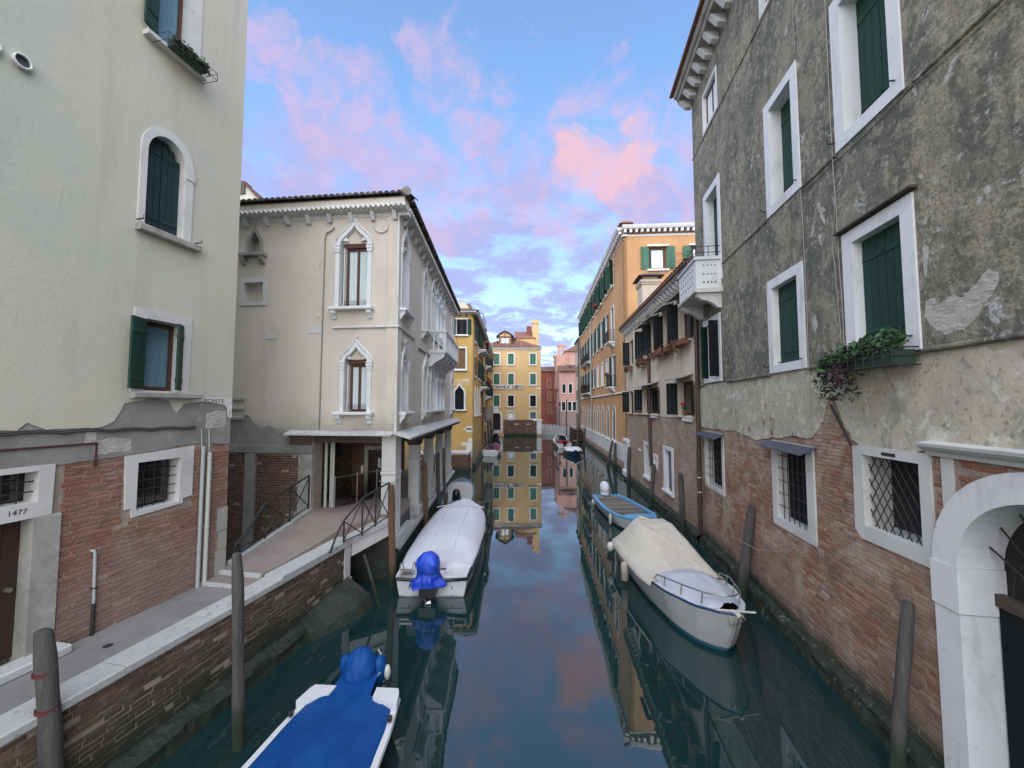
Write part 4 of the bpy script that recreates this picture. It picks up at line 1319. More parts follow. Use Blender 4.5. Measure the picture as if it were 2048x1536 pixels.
# balcony
bal = MB()
zs, zt = 9.02, 10.06
bal.cbox(FR, 5.12, 7.20, 0.05, 0.90, zs - 0.14, zs, 0.03)
bal = bal.build("balcony", "stone_white", root)
p = MB()
p.box(FR, 5.18, 5.28, 0.06, 0.84, zs, zt - 0.1)
p.box(FR, 7.04, 7.14, 0.06, 0.84, zs, zt - 0.1)
p.box(FR, 5.282, 7.038, 0.74, 0.84, zs, zt - 0.1)
p.build("parapet", "stone_carved", bal)
c = MB().cbox(FR, 5.12, 7.20, 0.70, 0.90, zt - 0.098, zt, 0.02).cbox(FR, 5.12, 5.32, 0.06, 0.698, zt - 0.098, zt, 0.02).cbox(FR, 7.0, 7.20, 0.06, 0.698, zt - 0.098, zt, 0.02)
c.build("capstone", "stone_carved", bal)
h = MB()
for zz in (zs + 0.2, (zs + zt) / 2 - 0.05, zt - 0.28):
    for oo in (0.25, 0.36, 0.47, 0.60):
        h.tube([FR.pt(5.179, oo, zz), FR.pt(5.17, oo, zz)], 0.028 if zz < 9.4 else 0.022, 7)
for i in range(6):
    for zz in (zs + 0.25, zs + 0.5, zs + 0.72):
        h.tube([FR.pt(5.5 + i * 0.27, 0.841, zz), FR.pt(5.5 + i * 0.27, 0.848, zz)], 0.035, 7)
h.build("piercing_shade", "interior", bal)  # dark discs on a solid parapet stand in for shaded holes
for u in (5.22, 7.0):
    prof = [(0.05, 8.38), (0.18, 8.40), (0.30, 8.52), (0.48, 8.62), (0.66, 8.66), (0.80, 8.78), (0.82, 8.875), (0.05, 8.875)]
    MB().prism([FR.pt(u, o, z) for o, z in prof], FR.d * 0.2).build("bracket", "stone_white", bal)
r = MB()
for zz in (zt + 0.14, zt + 0.34):
    r.tube([FR.pt(5.15, 0.06, zz), FR.pt(5.15, 0.84, zz), FR.pt(7.15, 0.84, zz), FR.pt(7.15, 0.06, zz)], 0.012, 5)
for u, o in ((5.15, 0.84), (5.15, 0.45), (7.15, 0.84), (6.15, 0.84)):
    r.tube([FR.pt(u, o, zt), FR.pt(u, o, zt + 0.36)], 0.012, 5)
for k in range(4):
    r.tube([FR.pt(5.5, 0.9 + k * 0.13, zt + 0.36 - 0.02 * k), FR.pt(7.0, 0.9 + k * 0.13, zt + 0.36 - 0.02 * k)], 0.007, 4)
for u in (5.5, 6.25, 7.0):
    r.tube([FR.pt(u, 0.84, zt + 0.34), FR.pt(u, 1.34, zt + 0.30), FR.pt(u, 0.84, zt + 0.14)], 0.010, 5)
r.build("drying_rail", "iron", bal)
# planter under the near window
fb = thing("flower_box", FR.pt(-1.05, 0.3, 5.85), "large window box with green and purple trailing plants on the near stained house wall", "flower box")
MB().box(FR, -1.86, -0.30, 0.10, 0.36, 5.80, 6.00).build("trough", "planter_green", fb)
b = MB()
for z in (5.78, 5.92, 6.03):
    b.tube([FR.pt(-1.90, 0.07, z), FR.pt(-1.90, 0.42, z), FR.pt(-0.26, 0.42, z), FR.pt(-0.26, 0.07, z)], 0.010, 4)
for u in [-1.9 + i * 0.18 for i in range(10)]:
    b.tube([FR.pt(u, 0.42, 5.78), FR.pt(u, 0.42, 6.03)], 0.008, 4)
b.build("bracket", "iron", fb)
f = MB()
for i in range(11):
    t = i / 10
    foliage(f, FR.pt(-1.80 + 1.45 * t, 0.32, 6.18 - 0.16 * t), (0.16, 0.20, 0.19 + 0.04 * math.sin(i * 2.0)), 130, 0.05, rgp, 0.08)
foliage(f, FR.pt(-0.35, 0.38, 5.78), (0.2, 0.2, 0.25), 170, 0.045, rgp, 0.15)
f.build("foliage", "leaf_green", fb)
f = MB()
for i in range(3):
    foliage(f, FR.pt(-0.9 + 0.14 * i, 0.42, 5.92 - 0.05 * i), (0.14, 0.14, 0.15), 70, 0.045, rgp, 0.3)
f.build("foliage", "leaf_purple", fb)
f = MB()
for i in range(7):
    u = -1.0 + i * 0.13
    for k in range(26):
        foliage(f, FR.pt(u + 0.05 * rgp.gauss(0, 1), 0.30 + 0.06 * rgp.random(), 5.78 - rgp.random() * 0.5), (0.05, 0.05, 0.05), 2, 0.04, rgp)
f.build("foliage", "leaf_dark", fb)

# ------------------------------------------------------------------ pale house beyond it
PCX = FR.pt(8.0, 0, 0)
FC_ = Fac((PCX.x, PCX.y), 4.8, -1)
root = thing("town_house", FC_.pt(6, 0, 0), "low pale plaster house with dark shutters, dry flower boxes and a washed brick base", "house")
CE = 13.4
CH = {"u1": rect(0.55, 1.95, 7.95, 9.72), "u2": rect(2.70, 4.15, 7.98, 9.72), "u3": rect(4.95, 6.35, 8.0, 9.72), "u3b": rect(6.95, 8.2, 8.0, 9.72), "u4": rect(11.0, 11.9, 8.0, 9.65),
      "l1": rect(0.62, 2.25, 4.80, 6.24), "l2": rect(5.40, 8.6, 4.78, 6.22), "l4": rect(11.4, 12.3, 4.75, 6.22), "g1": rect(3.35, 4.45, 1.12, 3.05), "g2": rect(7.45, 8.3, 1.12, 2.92), "g3": rect(5.80, 6.35, 1.98, 2.42)}
MB().wplate(FC_, rect(-0.4, CE, -1, 10.7), list(CH.values()), 0, 0.3).build("wall", "mortar", root)
house_body(FC_, root, -0.4, CE - 0.004, 0, 10.65, 8, "plaster_pale", -0.34)
rg2 = random.Random(31)
bl = ragged([(CE - 0.002, 4.64), (9, 4.67), (5, 4.66), (-0.4, 4.68)], 0.03, 0.1, 3)
MB().wplate(FC_, ([(CE - 0.002, 10.65)] + bl + [(-0.4, 10.65)])[::-1], [v for k, v in CH.items() if k[0] in "ul"], 0.03, 0.03).build("plaster", "plaster_pale", root)
EXC = [rect(3.1, 4.72, 0.96, 3.28), rect(7.2, 8.55, 1.0, 3.1), rect(5.68, 6.48, 1.88, 2.54)]
bricks(FC_, root, lambda u, z: 0 < u < CE and z < 4.7 and not any(inside(q, u, z) for q in EXC), 0, CE, 0.36, 4.72, "brick_pale", 0.0, L=0.27, H=0.066, keep=60, seed=12, gone=0.06)
m = MB()
for i in range(26):
    m.box(FC_, 0.12 + 0.05 * (i % 2), 0.40, -0.01, 0.024, 0.45 + i * 0.115, 0.545 + i * 0.115)
m.build("brick_quoins", "brick_left", root, kind="stuff")
for k in ("u1", "u2", "u3", "u3b", "u4", "l1", "l2", "l4"):
    h = CH[k]
    u0, u1, z0, z1 = h[0][0], h[1][0], h[0][1], h[2][1]
    w = stone_window(FC_, root, rect(u0 - 0.1, u1 + 0.1, z0 - 0.08, z1 + 0.08), h, 0.045, 0.3, "plaster_pale", sill=(u0 - 0.15, u1 + 0.15, z0 - 0.10, z0 - 0.02, 0.14))
    sash(FC_, w, u0 + 0.02, u1 - 0.02, z0 + 0.02, z1 - 0.02, -0.22, "wood_door", mull=1)
    dk_ = "shutter_dark"
    hw = min(0.46, (u1 - u0) / 2)
    open_leaf(FC_, w, u0, 1, hw, 0.06, z0 + 0.02, z1 - 0.02, 166, dk_)
    open_leaf(FC_, w, u1, -1, hw, 0.06, z0 + 0.02, z1 - 0.02, 100, dk_)
    if k != "u4" and k != "l4":
        zc = z1 + 0.24
        c = MB().hexa([FC_.pt(u0 - 0.2, 0.03, zc), FC_.pt(u1 + 0.2, 0.03, zc), FC_.pt(u1 + 0.22, 0.55, zc - 0.16), FC_.pt(u0 - 0.22, 0.55, zc - 0.16),
                       FC_.pt(u0 - 0.2, 0.03, zc + 0.04), FC_.pt(u1 + 0.2, 0.03, zc + 0.04), FC_.pt(u1 + 0.22, 0.55, zc - 0.12), FC_.pt(u0 - 0.22, 0.55, zc - 0.12)])
        c.build("canopy", "stone_dirty", w)
for k, z in (("g1", 0), ("g2", 0), ("g3", 0)):
    h = CH[k]
    u0, u1, z0, z1 = h[0][0], h[1][0], h[0][1], h[2][1]
    e = 0.2 if k != "g3" else 0.1
    w = stone_window(FC_, root, rect(u0 - e, u1 + e, z0 - 0.14, z1 + 0.18), h, 0.05, 0.3, "stone_carved", sill=(u0 - 0.26, u1 + 0.26, z0 - 0.16, z0 - 0.02, 0.13) if k != "g3" else None)
    MB().box(FC_, u0, u1, -0.2, -0.17, z0, z1).build("shutter" if k != "g3" else "pane", "zinc" if k != "g3" else "stone_dirty", w)
for u0, u1 in ((0.6, 1.6), (5.6, 6.6)):
    MB().cbox(FC_, u0, u1, 0.0, 0.12, 4.55, 4.72, 0.02).build("sill_block", "stone_carved", root)
MB().cbox(FC_, 9.2, 10.0, 0.0, 0.03, 2.36, 2.52, 0.01).build("plaque", "stone_carved", root)
# pilaster, cornice, roof, chimney
MB().box(FC_, 9.2, 10.7, 0.0, 0.10, 4.66, 10.3).build("pilaster", "plaster_pale", root)
MB().sweep_u(FC_, [(-0.3, 10.45), (0.04, 10.45), (0.06, 10.56), (0.36, 10.60), (0.42, 10.74), (-0.3, 10.80)], -0.4, CE + 0.1).build("cornice", "stone_dirty", root)
proto = MB().hexa([FC_.pt(0, 0.03, 10.33), FC_.pt(0.15, 0.03, 10.33), FC_.pt(0.15, 0.20, 10.38), FC_.pt(0, 0.20, 10.38), FC_.pt(0, 0.03, 10.59), FC_.pt(0.15, 0.03, 10.59), FC_.pt(0.15, 0.34, 10.59), FC_.pt(0, 0.34, 10.59)]).build("modillion", "stone_carved", root)
for i in range(1, 30):
    c = proto.copy()
    c.location = FC_.d * (i * 0.45)
    COL.objects.link(c)
rf = MB().sweep_u(FC_, [(-4.5, 11.9), (0.46, 10.76), (0.5, 10.78), (0.5, 10.84), (-4.5, 12.0)], -0.4, CE + 0.12).build("roof", "roof_tile", root)
t = MB()
for i in range(44):
    u = -0.3 + i * 0.31
    q = [[FC_.pt(u + 0.13 * math.cos(a), 0.53, 10.86 + 0.07 * math.sin(a)) for a in (0, 0.8, 1.57, 2.34, 3.14)], [FC_.pt(u + 0.13 * math.cos(a), -1.5, 11.33 + 0.07 * math.sin(a)) for a in (0, 0.8, 1.57, 2.34, 3.14)]]
    t.loft(q, False, False)
t.build("roof_tiles", "roof_tile", rf, kind="stuff")
CU0, CU1 = 9.5, 10.8
ch = MB()
ch.box(FC_, CU0, CU1, -1.35, -0.3, 10.2, 13.0).cbox(FC_, CU0 - 0.1, CU1 + 0.1, -1.45, -0.2, 11.5, 11.62, 0.02)
for k, (e, z0, z1) in enumerate(((0.06, 13.0, 13.12), (0.12, 13.12, 13.28))):
    ch.box(FC_, CU0 - e, CU1 + e, -1.35 - e, -0.3 + e, z0, z1)
ch.box(FC_, CU0 + 0.05, CU1 - 0.05, -1.3, -0.35, 13.28, 13.5)
P = FC_.pt
ch.hexa([P(CU0 - 0.3, -1.65, 13.5), P(CU1 + 0.3, -1.65, 13.5), P(CU1 + 0.3, 0.0, 13.5), P(CU0 - 0.3, 0.0, 13.5), P(CU0 + 0.05, -1.3, 13.72), P(CU1 - 0.05, -1.3, 13.72), P(CU1 - 0.05, -0.35, 13.72), P(CU0 + 0.05, -0.35, 13.72)], 1)
ch.build("chimney", ["plaster_pale", "roof_tile_dark"], rf)
# pipes
m = MB().tube([FC_.pt(6.65, 0.13, 10.3), FC_.pt(6.68, 0.13, 6.5), FC_.pt(6.75, 0.13, 2.6), FC_.pt(6.60, 0.13, 2.2), FC_.pt(6.6, 0.13, 1.9)], 0.085, 8)
m.build("drainpipe", "pipe_brown", root)
m = MB()
for z in (7.95, 8.1, 8.22):
    m.tube([FC_.pt(4.3, 0.5, z), FC_.pt(8.6, 0.5, z - 0.06)], 0.008, 4)
m.tube([FC_.pt(0.3, 0.16, 6.35), FC_.pt(1.4, 0.16, 6.30)], 0.02, 5).tube([FC_.pt(8.5, 0.0, 7.9), FC_.pt(8.5, 0.55, 7.9)], 0.015, 5).tube([FC_.pt(8.6, 0.0, 4.9), FC_.pt(8.6, 0.6, 4.9)], 0.015, 5)
m.build("clothes_line", "cable", root)
MB().cbox(FC_, CE - 0.9, CE + 0.2, 0.02, 0.22, 0.5, 2.6, 0.03).cbox(FC_, CE - 1.0, CE + 0.3, 0.02, 0.30, 2.605, 2.85, 0.03).cbox(FC_, CE - 1.05, CE + 0.3, 0.02, 0.34, 0.2, 0.62, 0.04).build("pilaster_stone", "stone_carved", root)
rough_ledge(FC_, root, -0.1, CE, 0.22, 0.32, "algae_ledge", 6.0)
for i, (u0, u1, z, lb, mt) in enumerate(((0.5, 2.1, 7.86, "terracotta window box of dry rusty leaves nearest the brown drainpipe", "leaf_rust"), (2.6, 5.2, 7.84, "long window box of dry rusty leaves in the middle of the pale house", "leaf_rust"),
                                   (7.2, 8.6, 7.80, "window box of rusty leaves beside the thin drainpipe on the pale house", "leaf_rust"), (11.0, 11.9, 7.75, "small faded window box at the far end of the pale house", "leaf_dark"))):
    fb = thing("flower_box", P((u0 + u1) / 2, 0.25, z), lb, "flower box", "window boxes on the pale house")
    MB().box(FC_, u0, u1, 0.16, 0.40, z - 0.12, z + 0.10).build("trough", "terracotta", fb)
    f = MB()
    k = int((u1 - u0) / 0.22)
    for j in range(k):
        if i == 0 and j < k * 0.4:
            continue
        foliage(f, P(u0 + (j + 0.5) * (u1 - u0) / k, 0.34, z + 0.12 - 0.12 * (j % 2)), (0.18, 0.22, 0.24), 45, 0.075, rg2, 0.15)
    f.build("foliage", mt, fb)
fb = thing("potted_plant", P(1.35, 0.02, 4.85), "potted plant with red flowers on the lower window sill of the pale house", "potted plant")
MB().tube([P(1.4, 0.06, 4.80), P(1.4, 0.06, 4.98)], [0.07, 0.1], 9).build("pot", "terracotta", fb)
f = MB()
foliage(f, P(1.4, 0.06, 5.1), (0.14, 0.14, 0.14), 50, 0.05, rg2)
f.build("foliage", "leaf_green", fb)
f = MB()
foliage(f, P(1.4, 0.10, 5.26), (0.13, 0.13, 0.13), 45, 0.05, rg2)
f.build("flower_head", "flower_red", fb)
fb = thing("potted_plant", P(3.6, -0.1, 1.12), "small green plant behind the white framed ground floor window", "potted plant")
MB().tube([P(3.75, -0.08, 1.12), P(3.75, -0.08, 1.26)], [0.06, 0.085], 9).build("pot", "terracotta", fb)
f = MB()
foliage(f, P(3.75, -0.08, 1.42), (0.15, 0.07, 0.17), 70, 0.045, rg2)
f.build("foliage", "leaf_green", fb)


# ------------------------------------------------------------------ Gothic palace on the left
PX = (-3.55, 12.0)
FF = Fac(PX, -84.0, -1)          # front, u runs left from the corner
FS = Fac(PX, -1.5, 1)            # canal side, u runs away
root = thing("palace", (-6.5, 18, 0), "pale Gothic palace with ogee windows, white balcony and a columned ground floor passage", "palace")
SE = 14.25
FE = 7.5
ZB_, ZT = 4.36, 11.40


def bay(F, uc, hw, z0, zs, za, name="window", lights=None, doors=True, sillz=None, dep=0.32, wide=0.13, wt=0.62):
    """one ogee-headed light: returns the hole outline and a builder"""
    hole = ogee(uc - hw, uc + hw, z0, zs, za)
    outer = ogee(uc - hw - wide, uc + hw + wide, z0, zs + 0.02, za + 0.26)
    return hole, outer


def build_bay(F, uc, hw, z0, zs, za, glass_u=None, blind_top=True, curtain=None, sill=True, dark=False):
    hole, outer = bay(F, uc, hw, z0, zs, za)
    w = stone_window(F, root, outer, hole, 0.06, 0.34, "stone_carved", back="plaster_palace")
    # moulded edge that follows the arch
    oh = [p for p in outer[2:]]
    m = MB().tube([F.pt(u, 0.065, z) for u, z in oh], 0.028, 5)
    for s in (-1, 1):
        uu = uc + s * (hw + 0.065)
        m.box(F, uu - 0.10, uu + 0.10, 0.0, 0.10, zs - 0.10, zs - 0.02).box(F, uu - 0.085, uu + 0.085, 0.0, 0.085, zs - 0.20, zs - 0.102).box(F, uu - 0.10, uu + 0.10, 0.0, 0.10, zs + 0.002, zs + 0.04)
    # tip finial
    m.sphere(F.pt(uc, 0.06, za + 0.30), 0.05, 6, 5)
    m.build("moulding", "stone_carved", w)
    # cusps
    h = za - zs
    for s in (-1, 1):
        c = MB()
        pts = [(uc + s * hw * 0.98, zs + h * 0.30), (uc + s * hw * 0.45, zs + h * 0.24), (uc + s * hw * 0.56, zs + h * 0.42), (uc + s * hw * 0.72, zs + h * 0.50)]
        c.prism([F.pt(u, 0.0, z) for u, z in pts], F.n * -0.10)
        c.build("cusp", "stone_carved", w)
    if glass_u:
        a, b = glass_u
        MB().box(F, a, b, -0.22, -0.10, zs - 0.02, zs + 0.12).build("lintel", "wood_brown", w)
        sash(F, w, a + 0.005, b - 0.005, z0 + 0.01, zs - 0.03, -0.16, "wood_brown", mull=1, fw=0.075, curtain=curtain)
        sh = MB()
        for k in range(2):
            sh.box(F, b + 0.003 + k * 0.0, b + 0.03, -0.3 + k * 0.14, -0.17 + k * 0.14, z0 + 0.01, zs - 0.05)
        sh.build("shutter", "sign_white", w)
        ty = [(u, z) for u, z in hole if z >= zs - 0.001]
        MB().plate(F, [(uc - hw + 0.004, zs + 0.12), (uc + hw - 0.004, zs + 0.12)] + [(uc + (u - uc) * 0.985, z - 0.01) for u, z in ty if z > zs + 0.13], [], -0.09, 0.02).build("tympanum", "plaster_palace", w)
        r = MB()
        for k in range(3):
            r.tube([F.pt(a, -0.05, z0 + 0.12 + 0.05 * k), F.pt(b, -0.05, z0 + 0.12 + 0.05 * k)], 0.007, 4)
        r.build("rail", "iron", w)
    else:
        MB().box(F, uc - hw + 0.005, uc - 0.003, -0.20, -0.16, z0 + 0.01, zs).build("shutter", "tarp_pale", w)
        MB().box(F, uc + 0.003, uc + hw - 0.005, -0.20, -0.16, z0 + 0.01, zs).build("shutter", "tarp_pale", w)
    if sill:
        u0, u1 = uc - hw - 0.24, uc + hw + 0.24
        MB().cbox(F, u0, u1, -0.02, 0.24, z0 - 0.10, z0 - 0.003, 0.02).build("sill", "stone_carved", w)
        for uu in (u0 + 0.05, u1 - 0.2):
            b = MB()
            b.prism([F.pt(uu, o, z) for o, z in ((0, z0 - 0.36), (0.06, z0 - 0.36), (0.10, z0 - 0.27), (0.18, z0 - 0.20), (0.20, z0 - 0.102), (0, z0 - 0.102))], F.d * 0.15)
            b.build("bracket", "stone_carved", w)
    return w, hole


UPZ = (8.30, 10.28, 10.95)
LOZ = (5.02, 6.54, 7.05)
fholes = [bay(FF, 1.47, 0.47, *UPZ)[0], bay(FF, 1.32, 0.38, *LOZ)[0], ogee(4.70, 5.10, 10.18, 10.45, 10.95), rect(4.55, 5.22, 8.58, 9.22)]
scent = [0.72, 4.15, 5.95, 7.05, 8.15, 9.25, 12.9]
sh_up = [bay(FS, u, 0.40, *UPZ)[0] for u in scent]
sh_lo = [bay(FS, u + (0.12 if u < 5 else 0), 0.38, *LOZ)[0] for u in scent]
MB().wplate(FF, rect(0.0, FE, ZB_, ZT), fholes, 0, 0.34).build("wall", "plaster_palace", root)
MB().wplate(FS, rect(0.0, SE, ZB_, ZT), sh_up + sh_lo, 0, 0.34).build("wall", "plaster_palace", root)
# closed body behind the two fronts
pts = [FF.pt(0.36, -0.36, 0), FF.pt(FE, -0.36, 0), FF.pt(FE, -12, 0), FS.pt(SE, -7.5, 0), FS.pt(SE, -0.0, 0), FS.pt(SE, -0.36, 0), FS.pt(0.5, -0.36, 0)]
pts = [FF.pt(0.40, -0.40, 0), FF.pt(FE, -0.36, 0), FF.pt(FE, -13.5, 0), FS.pt(SE - 0.01, -0.36, 0)]
MB().prism([p + Vector((0, 0, ZB_ + 0.1)) for p in pts], Vector((0, 0, ZT - ZB_ - 0.2))).build("side_wall", "plaster_palace", root)
build_bay(FF, 1.47, 0.47, *UPZ, glass_u=(1.02, 1.80), curtain="curtain")
build_bay(FF, 1.32, 0.38, *LOZ, glass_u=(0.97, 1.60), curtain="curtain")
for u in scent:
    build_bay(FS, u, 0.40, *UPZ, sill=not 5 < u < 10)
for u in scent:
    build_bay(FS, u + (0.12 if u < 5 else 0), 0.38, *LOZ, sill=not 5 < u < 10)
MB().cbox(FS, 5.35, 9.85, -0.02, 0.20, 4.92, 5.015, 0.02).build("sill", "stone_carved", root)
# columns of the four-light windows
for z0, zs in ((8.62, 10.28), (5.02, 6.54)):
    for u in (6.5, 7.6, 8.7):
        m = MB().tube([FS.pt(u, 0.12, z0), FS.pt(u, 0.12, z0 + 0.08), FS.pt(u, 0.12, z0 + 0.1), FS.pt(u, 0.12, zs - 0.28), FS.pt(u, 0.12, zs - 0.26), FS.pt(u, 0.12, zs - 0.05), FS.pt(u, 0.12, zs)], [0.12, 0.12, 0.085, 0.08, 0.10, 0.15, 0.15], 10)
        m.build("column", "stone_carved", root)
# small blind ogee and blind square
w = stone_window(FF, root, ogee(4.60, 5.20, 10.18, 10.45, 11.12), ogee(4.70, 5.10, 10.18, 10.45, 10.95), 0.05, 0.25, "stone_dirty", sill=(4.45, 5.35, 10.05, 10.17, 0.2), back="plaster_palace")
for uu in (4.5, 5.17):
    b = MB().prism([FF.pt(uu, o, z) for o, z in ((0, 9.80), (0.08, 9.82), (0.14, 9.92), (0.18, 10.047), (0, 10.047))], FF.d * 0.14)
    b.build("bracket", "stone_dirty", w)
stone_window(FF, root, rect(4.42, 5.35, 8.46, 9.35), rect(4.55, 5.22, 8.58, 9.22), 0.03, 0.22, "stone_white", back="plaster_palace")
m = MB()
ring = [FF.pt(0.57 + 0.24 * math.cos(2 * math.pi * k / 24), 0.02, 10.92 + 0.24 * math.sin(2 * math.pi * k / 24)) for k in range(24)]
m.tube(ring, 0.03, 6, 0, False, True)
m.add([q - FF.n * 0.0 for q in ring], [tuple(range(24))])
m.build("medallion", "plaster_palace", root)
for (u0, u1, z0, z1) in ((2.5, 2.95, 7.50, 7.69), (4.0, 4.4, 7.35, 7.5), (-0.002, 0.42, 7.73, 8.05)):
    MB().cbox(FF, u0, u1, -0.02, 0.014, z0, z1, 0.004).build("stone_block", "stone_white", root)
for z in (4.75, 5.05, 5.36):
    MB().cbox(FF, 5.05, 5.75, -0.02, 0.05, z, z + 0.12, 0.02).build("stone_block", "stone_dirty", root)
# string course and corner rope
for F, a, b in ((FF, -0.07, 2.12), (FS, 0.0, 2.3)):
    MB().cbox(F, a, b, 0.0, 0.07, 7.63, 7.70, 0.02).build("string_course", "stone_white", root)
MB().cbox(FS, 2.9, 5.2, 0.0, 0.07, 7.40, 7.47, 0.02).build("string_course", "stone_dirty", root)
MB().box(FS, -0.04, 0.06, -0.05, 0.018, 4.4, 11.0).build("corner_stone", "stone_white", root)
# cornice with corbels
for F, a, b in ((FF, -0.30, FE), (FS, 0.0, SE + 0.1)):
    MB().sweep_u(F, [(-0.2, 11.20), (0.02, 11.20), (0.04, 11.30), (0.22, 11.33), (0.30, 11.42), (0.30, 11.50), (-0.2, 11.50)], a, b).build("cornice", "stone_white", root)
    r = MB()
    n = int((b - a) / 0.16)
    for i in range(n):
        u = a + (i + 0.5) * (b - a) / n
        r.tube([F.pt(u - 0.05, 0.29, 11.36), F.pt(u + 0.05, 0.32, 11.44)], 0.05, 5)
    r.build("rope_moulding", "stone_white", root, kind="stuff")
    p = MB().hexa([F.pt(0, 0, 11.06), F.pt(0.13, 0, 11.06), F.pt(0.13, 0.10, 11.06), F.pt(0, 0.10, 11.06), F.pt(0, 0, 11.30), F.pt(0.13, 0, 11.30), F.pt(0.13, 0.22, 11.30), F.pt(0, 0.22, 11.30)]).build("corbel", "stone_white", root)
    n = int((b - a) / 0.72)
    for i in range(n):
        q = p if i == 0 else p.copy()
        q.location = F.d * (a + 0.35 + i * 0.72)
        if i:
            COL.objects.link(q)
# fascia, roof and its eave tiles
MB().box(FF, -0.25, FE, -0.2, 0.22, 11.502, 11.72).build("fascia", "plaster_palace", root)
MB().box(FS, 0.17, SE, -0.2, 0.16, 11.502, 11.60).build("fascia", "stone_dirty", root)
c0, c1, c2, c3 = FF.pt(-0.42, 0.27, 11.765), FF.pt(FE, 0.27, 11.765), FF.pt(FE, -13.5, 11.74), FS.pt(SE + 0.15, 0.40, 11.66)
rd0, rd1 = FF.pt(2.9, -3.6, 12.75), FS.pt(SE, -3.8, 12.9)
e = Vector((0, 0, 0.06))
rf = MB().add([c0, c1, c3, rd0, rd1, c2], [(0, 1, 3), (0, 3, 4, 2), (1, 5, 4, 3)]).add([c0 - e, c1 - e, c3 - e, c2 - e], [(0, 1, 3, 2)])
rf = rf.build("roof", "roof_tile_dark", root)
t = MB()
for i in range(40):
    u = -0.3 + i * 0.2
    q = [[FF.pt(u + 0.085 * math.cos(a), 0.33, 11.79 + 0.075 * math.sin(a)) for a in (-0.3, 0.5, 1.2, 1.94, 2.64, 3.44)], [FF.pt(u + 0.085 * math.cos(a), -0.6, 11.98 + 0.075 * math.sin(a)) for a in (-0.3, 0.5, 1.2, 1.94, 2.64, 3.44)]]
    t.loft(q, False, False)
    t.add(q[0], [tuple(range(6))])
for i in range(70):
    u = 0.1 + i * 0.2
    q = [[FS.pt(u + 0.085 * math.cos(a), 0.46, 11.66 + 0.075 * math.sin(a)) for a in (-0.3, 0.5, 1.2, 1.94, 2.64, 3.44)], [FS.pt(u + 0.085 * math.cos(a), -0.6, 11.88 + 0.075 * math.sin(a)) for a in (-0.3, 0.5, 1.2, 1.94, 2.64, 3.44)]]
    t.loft(q, False, False)
t.build("roof_tiles", "roof_tile_dark", rf, kind="stuff")
MB().tube([FF.pt(-0.38, 0.36, 11.80), FF.pt(0.2, -0.3, 11.98)], 0.13, 8).build("ridge_tile", "stone_dirty", rf)
# thin downpipe, wires
m = MB().tube([FF.pt(2.14, 0.05, 10.90), FF.pt(2.20, 0.05, 10.82), FF.pt(2.40, 0.05, 10.72), FF.pt(2.44, 0.05, 10.55), FF.pt(2.47, 0.05, 4.45)], 0.020, 6)
for z in (9.8, 9.65, 8.0):
    m.tube([FF.pt(2.60, 0.03, z), FF.pt(2.60, 0.05, z)], 0.02, 5)
m.build("drainpipe", "cement_grey", root)
m = MB().tube([FS.pt(5.9, 0.1, 10.35), FS.pt(5.9, 0.6, 10.30), FS.pt(6.1, 0.65, 9.9)], 0.014, 5).build("bracket", "iron", root)
m = MB().tube([FS.pt(8.0, 0.7, 9.0), FS.pt(9.0, 0.75, 9.05), FS.pt(9.3, 0.8, 8.6)], 0.012, 5)
m.build("bracket", "iron", root)
MB().sphere(FS.pt(0.5, 0.1, 7.25), 0.09, 7, 5, 0, (1, 1, 1.4)).build("carved_head", "stone_dirty", root)
# balcony
bl = MB().cbox(FS, 5.15, 10.0, 0.0, 0.78, 7.55, 7.70, 0.03).build("balcony", "stone_carved", root)
MB().cbox(FS, 5.15, 10.0, 0.60, 0.78, 8.48, 8.58, 0.02).cbox(FS, 5.15, 5.33, 0.0, 0.598, 8.48, 8.58, 0.02).build("capstone", "stone_carved", bl)
for u in (5.18, 6.75, 8.3, 9.85):
    MB().box(FS, u, u + 0.14, 0.62, 0.76, 7.70, 8.48).build("post", "stone_carved", bl)
sp = [(0.0, 0.045), (0.06, 0.045), (0.12, 0.03), (0.28, 0.055), (0.40, 0.03), (0.52, 0.055), (0.66, 0.03), (0.72, 0.045), (0.78, 0.045)]
bp = MB().tube([FS.pt(0, 0.69, 7.70 + z) for z, r in sp], [r for z, r in sp], 7).build("baluster", "stone_carved", bl)
k = 0
for u in [5.5 + 0.25 * i for i in range(18)]:
    if min(abs(u - q) for q in (5.25, 6.82, 8.37, 9.92)) < 0.13:
        continue
    q = bp if k == 0 else bp.copy()
    q.location = FS.d * u
    if k:
        COL.objects.link(q)
    k += 1
for o in (0.2, 0.42):
    q = MB().tube([FS.pt(5.22, o, 7.70 + z) for z, r in sp], [r for z, r in sp], 7).build("baluster", "stone_carved", bl)
for u in (5.2, 6.3, 7.45, 8.6, 9.75):
    MB().prism([FS.pt(u, o, z) for o, z in ((0, 6.95), (0.12, 6.97), (0.24, 7.10), (0.42, 7.22), (0.58, 7.30), (0.70, 7.44), (0.70, 7.548), (0, 7.548))], FS.d * 0.18).build("bracket", "stone_carved", bl)
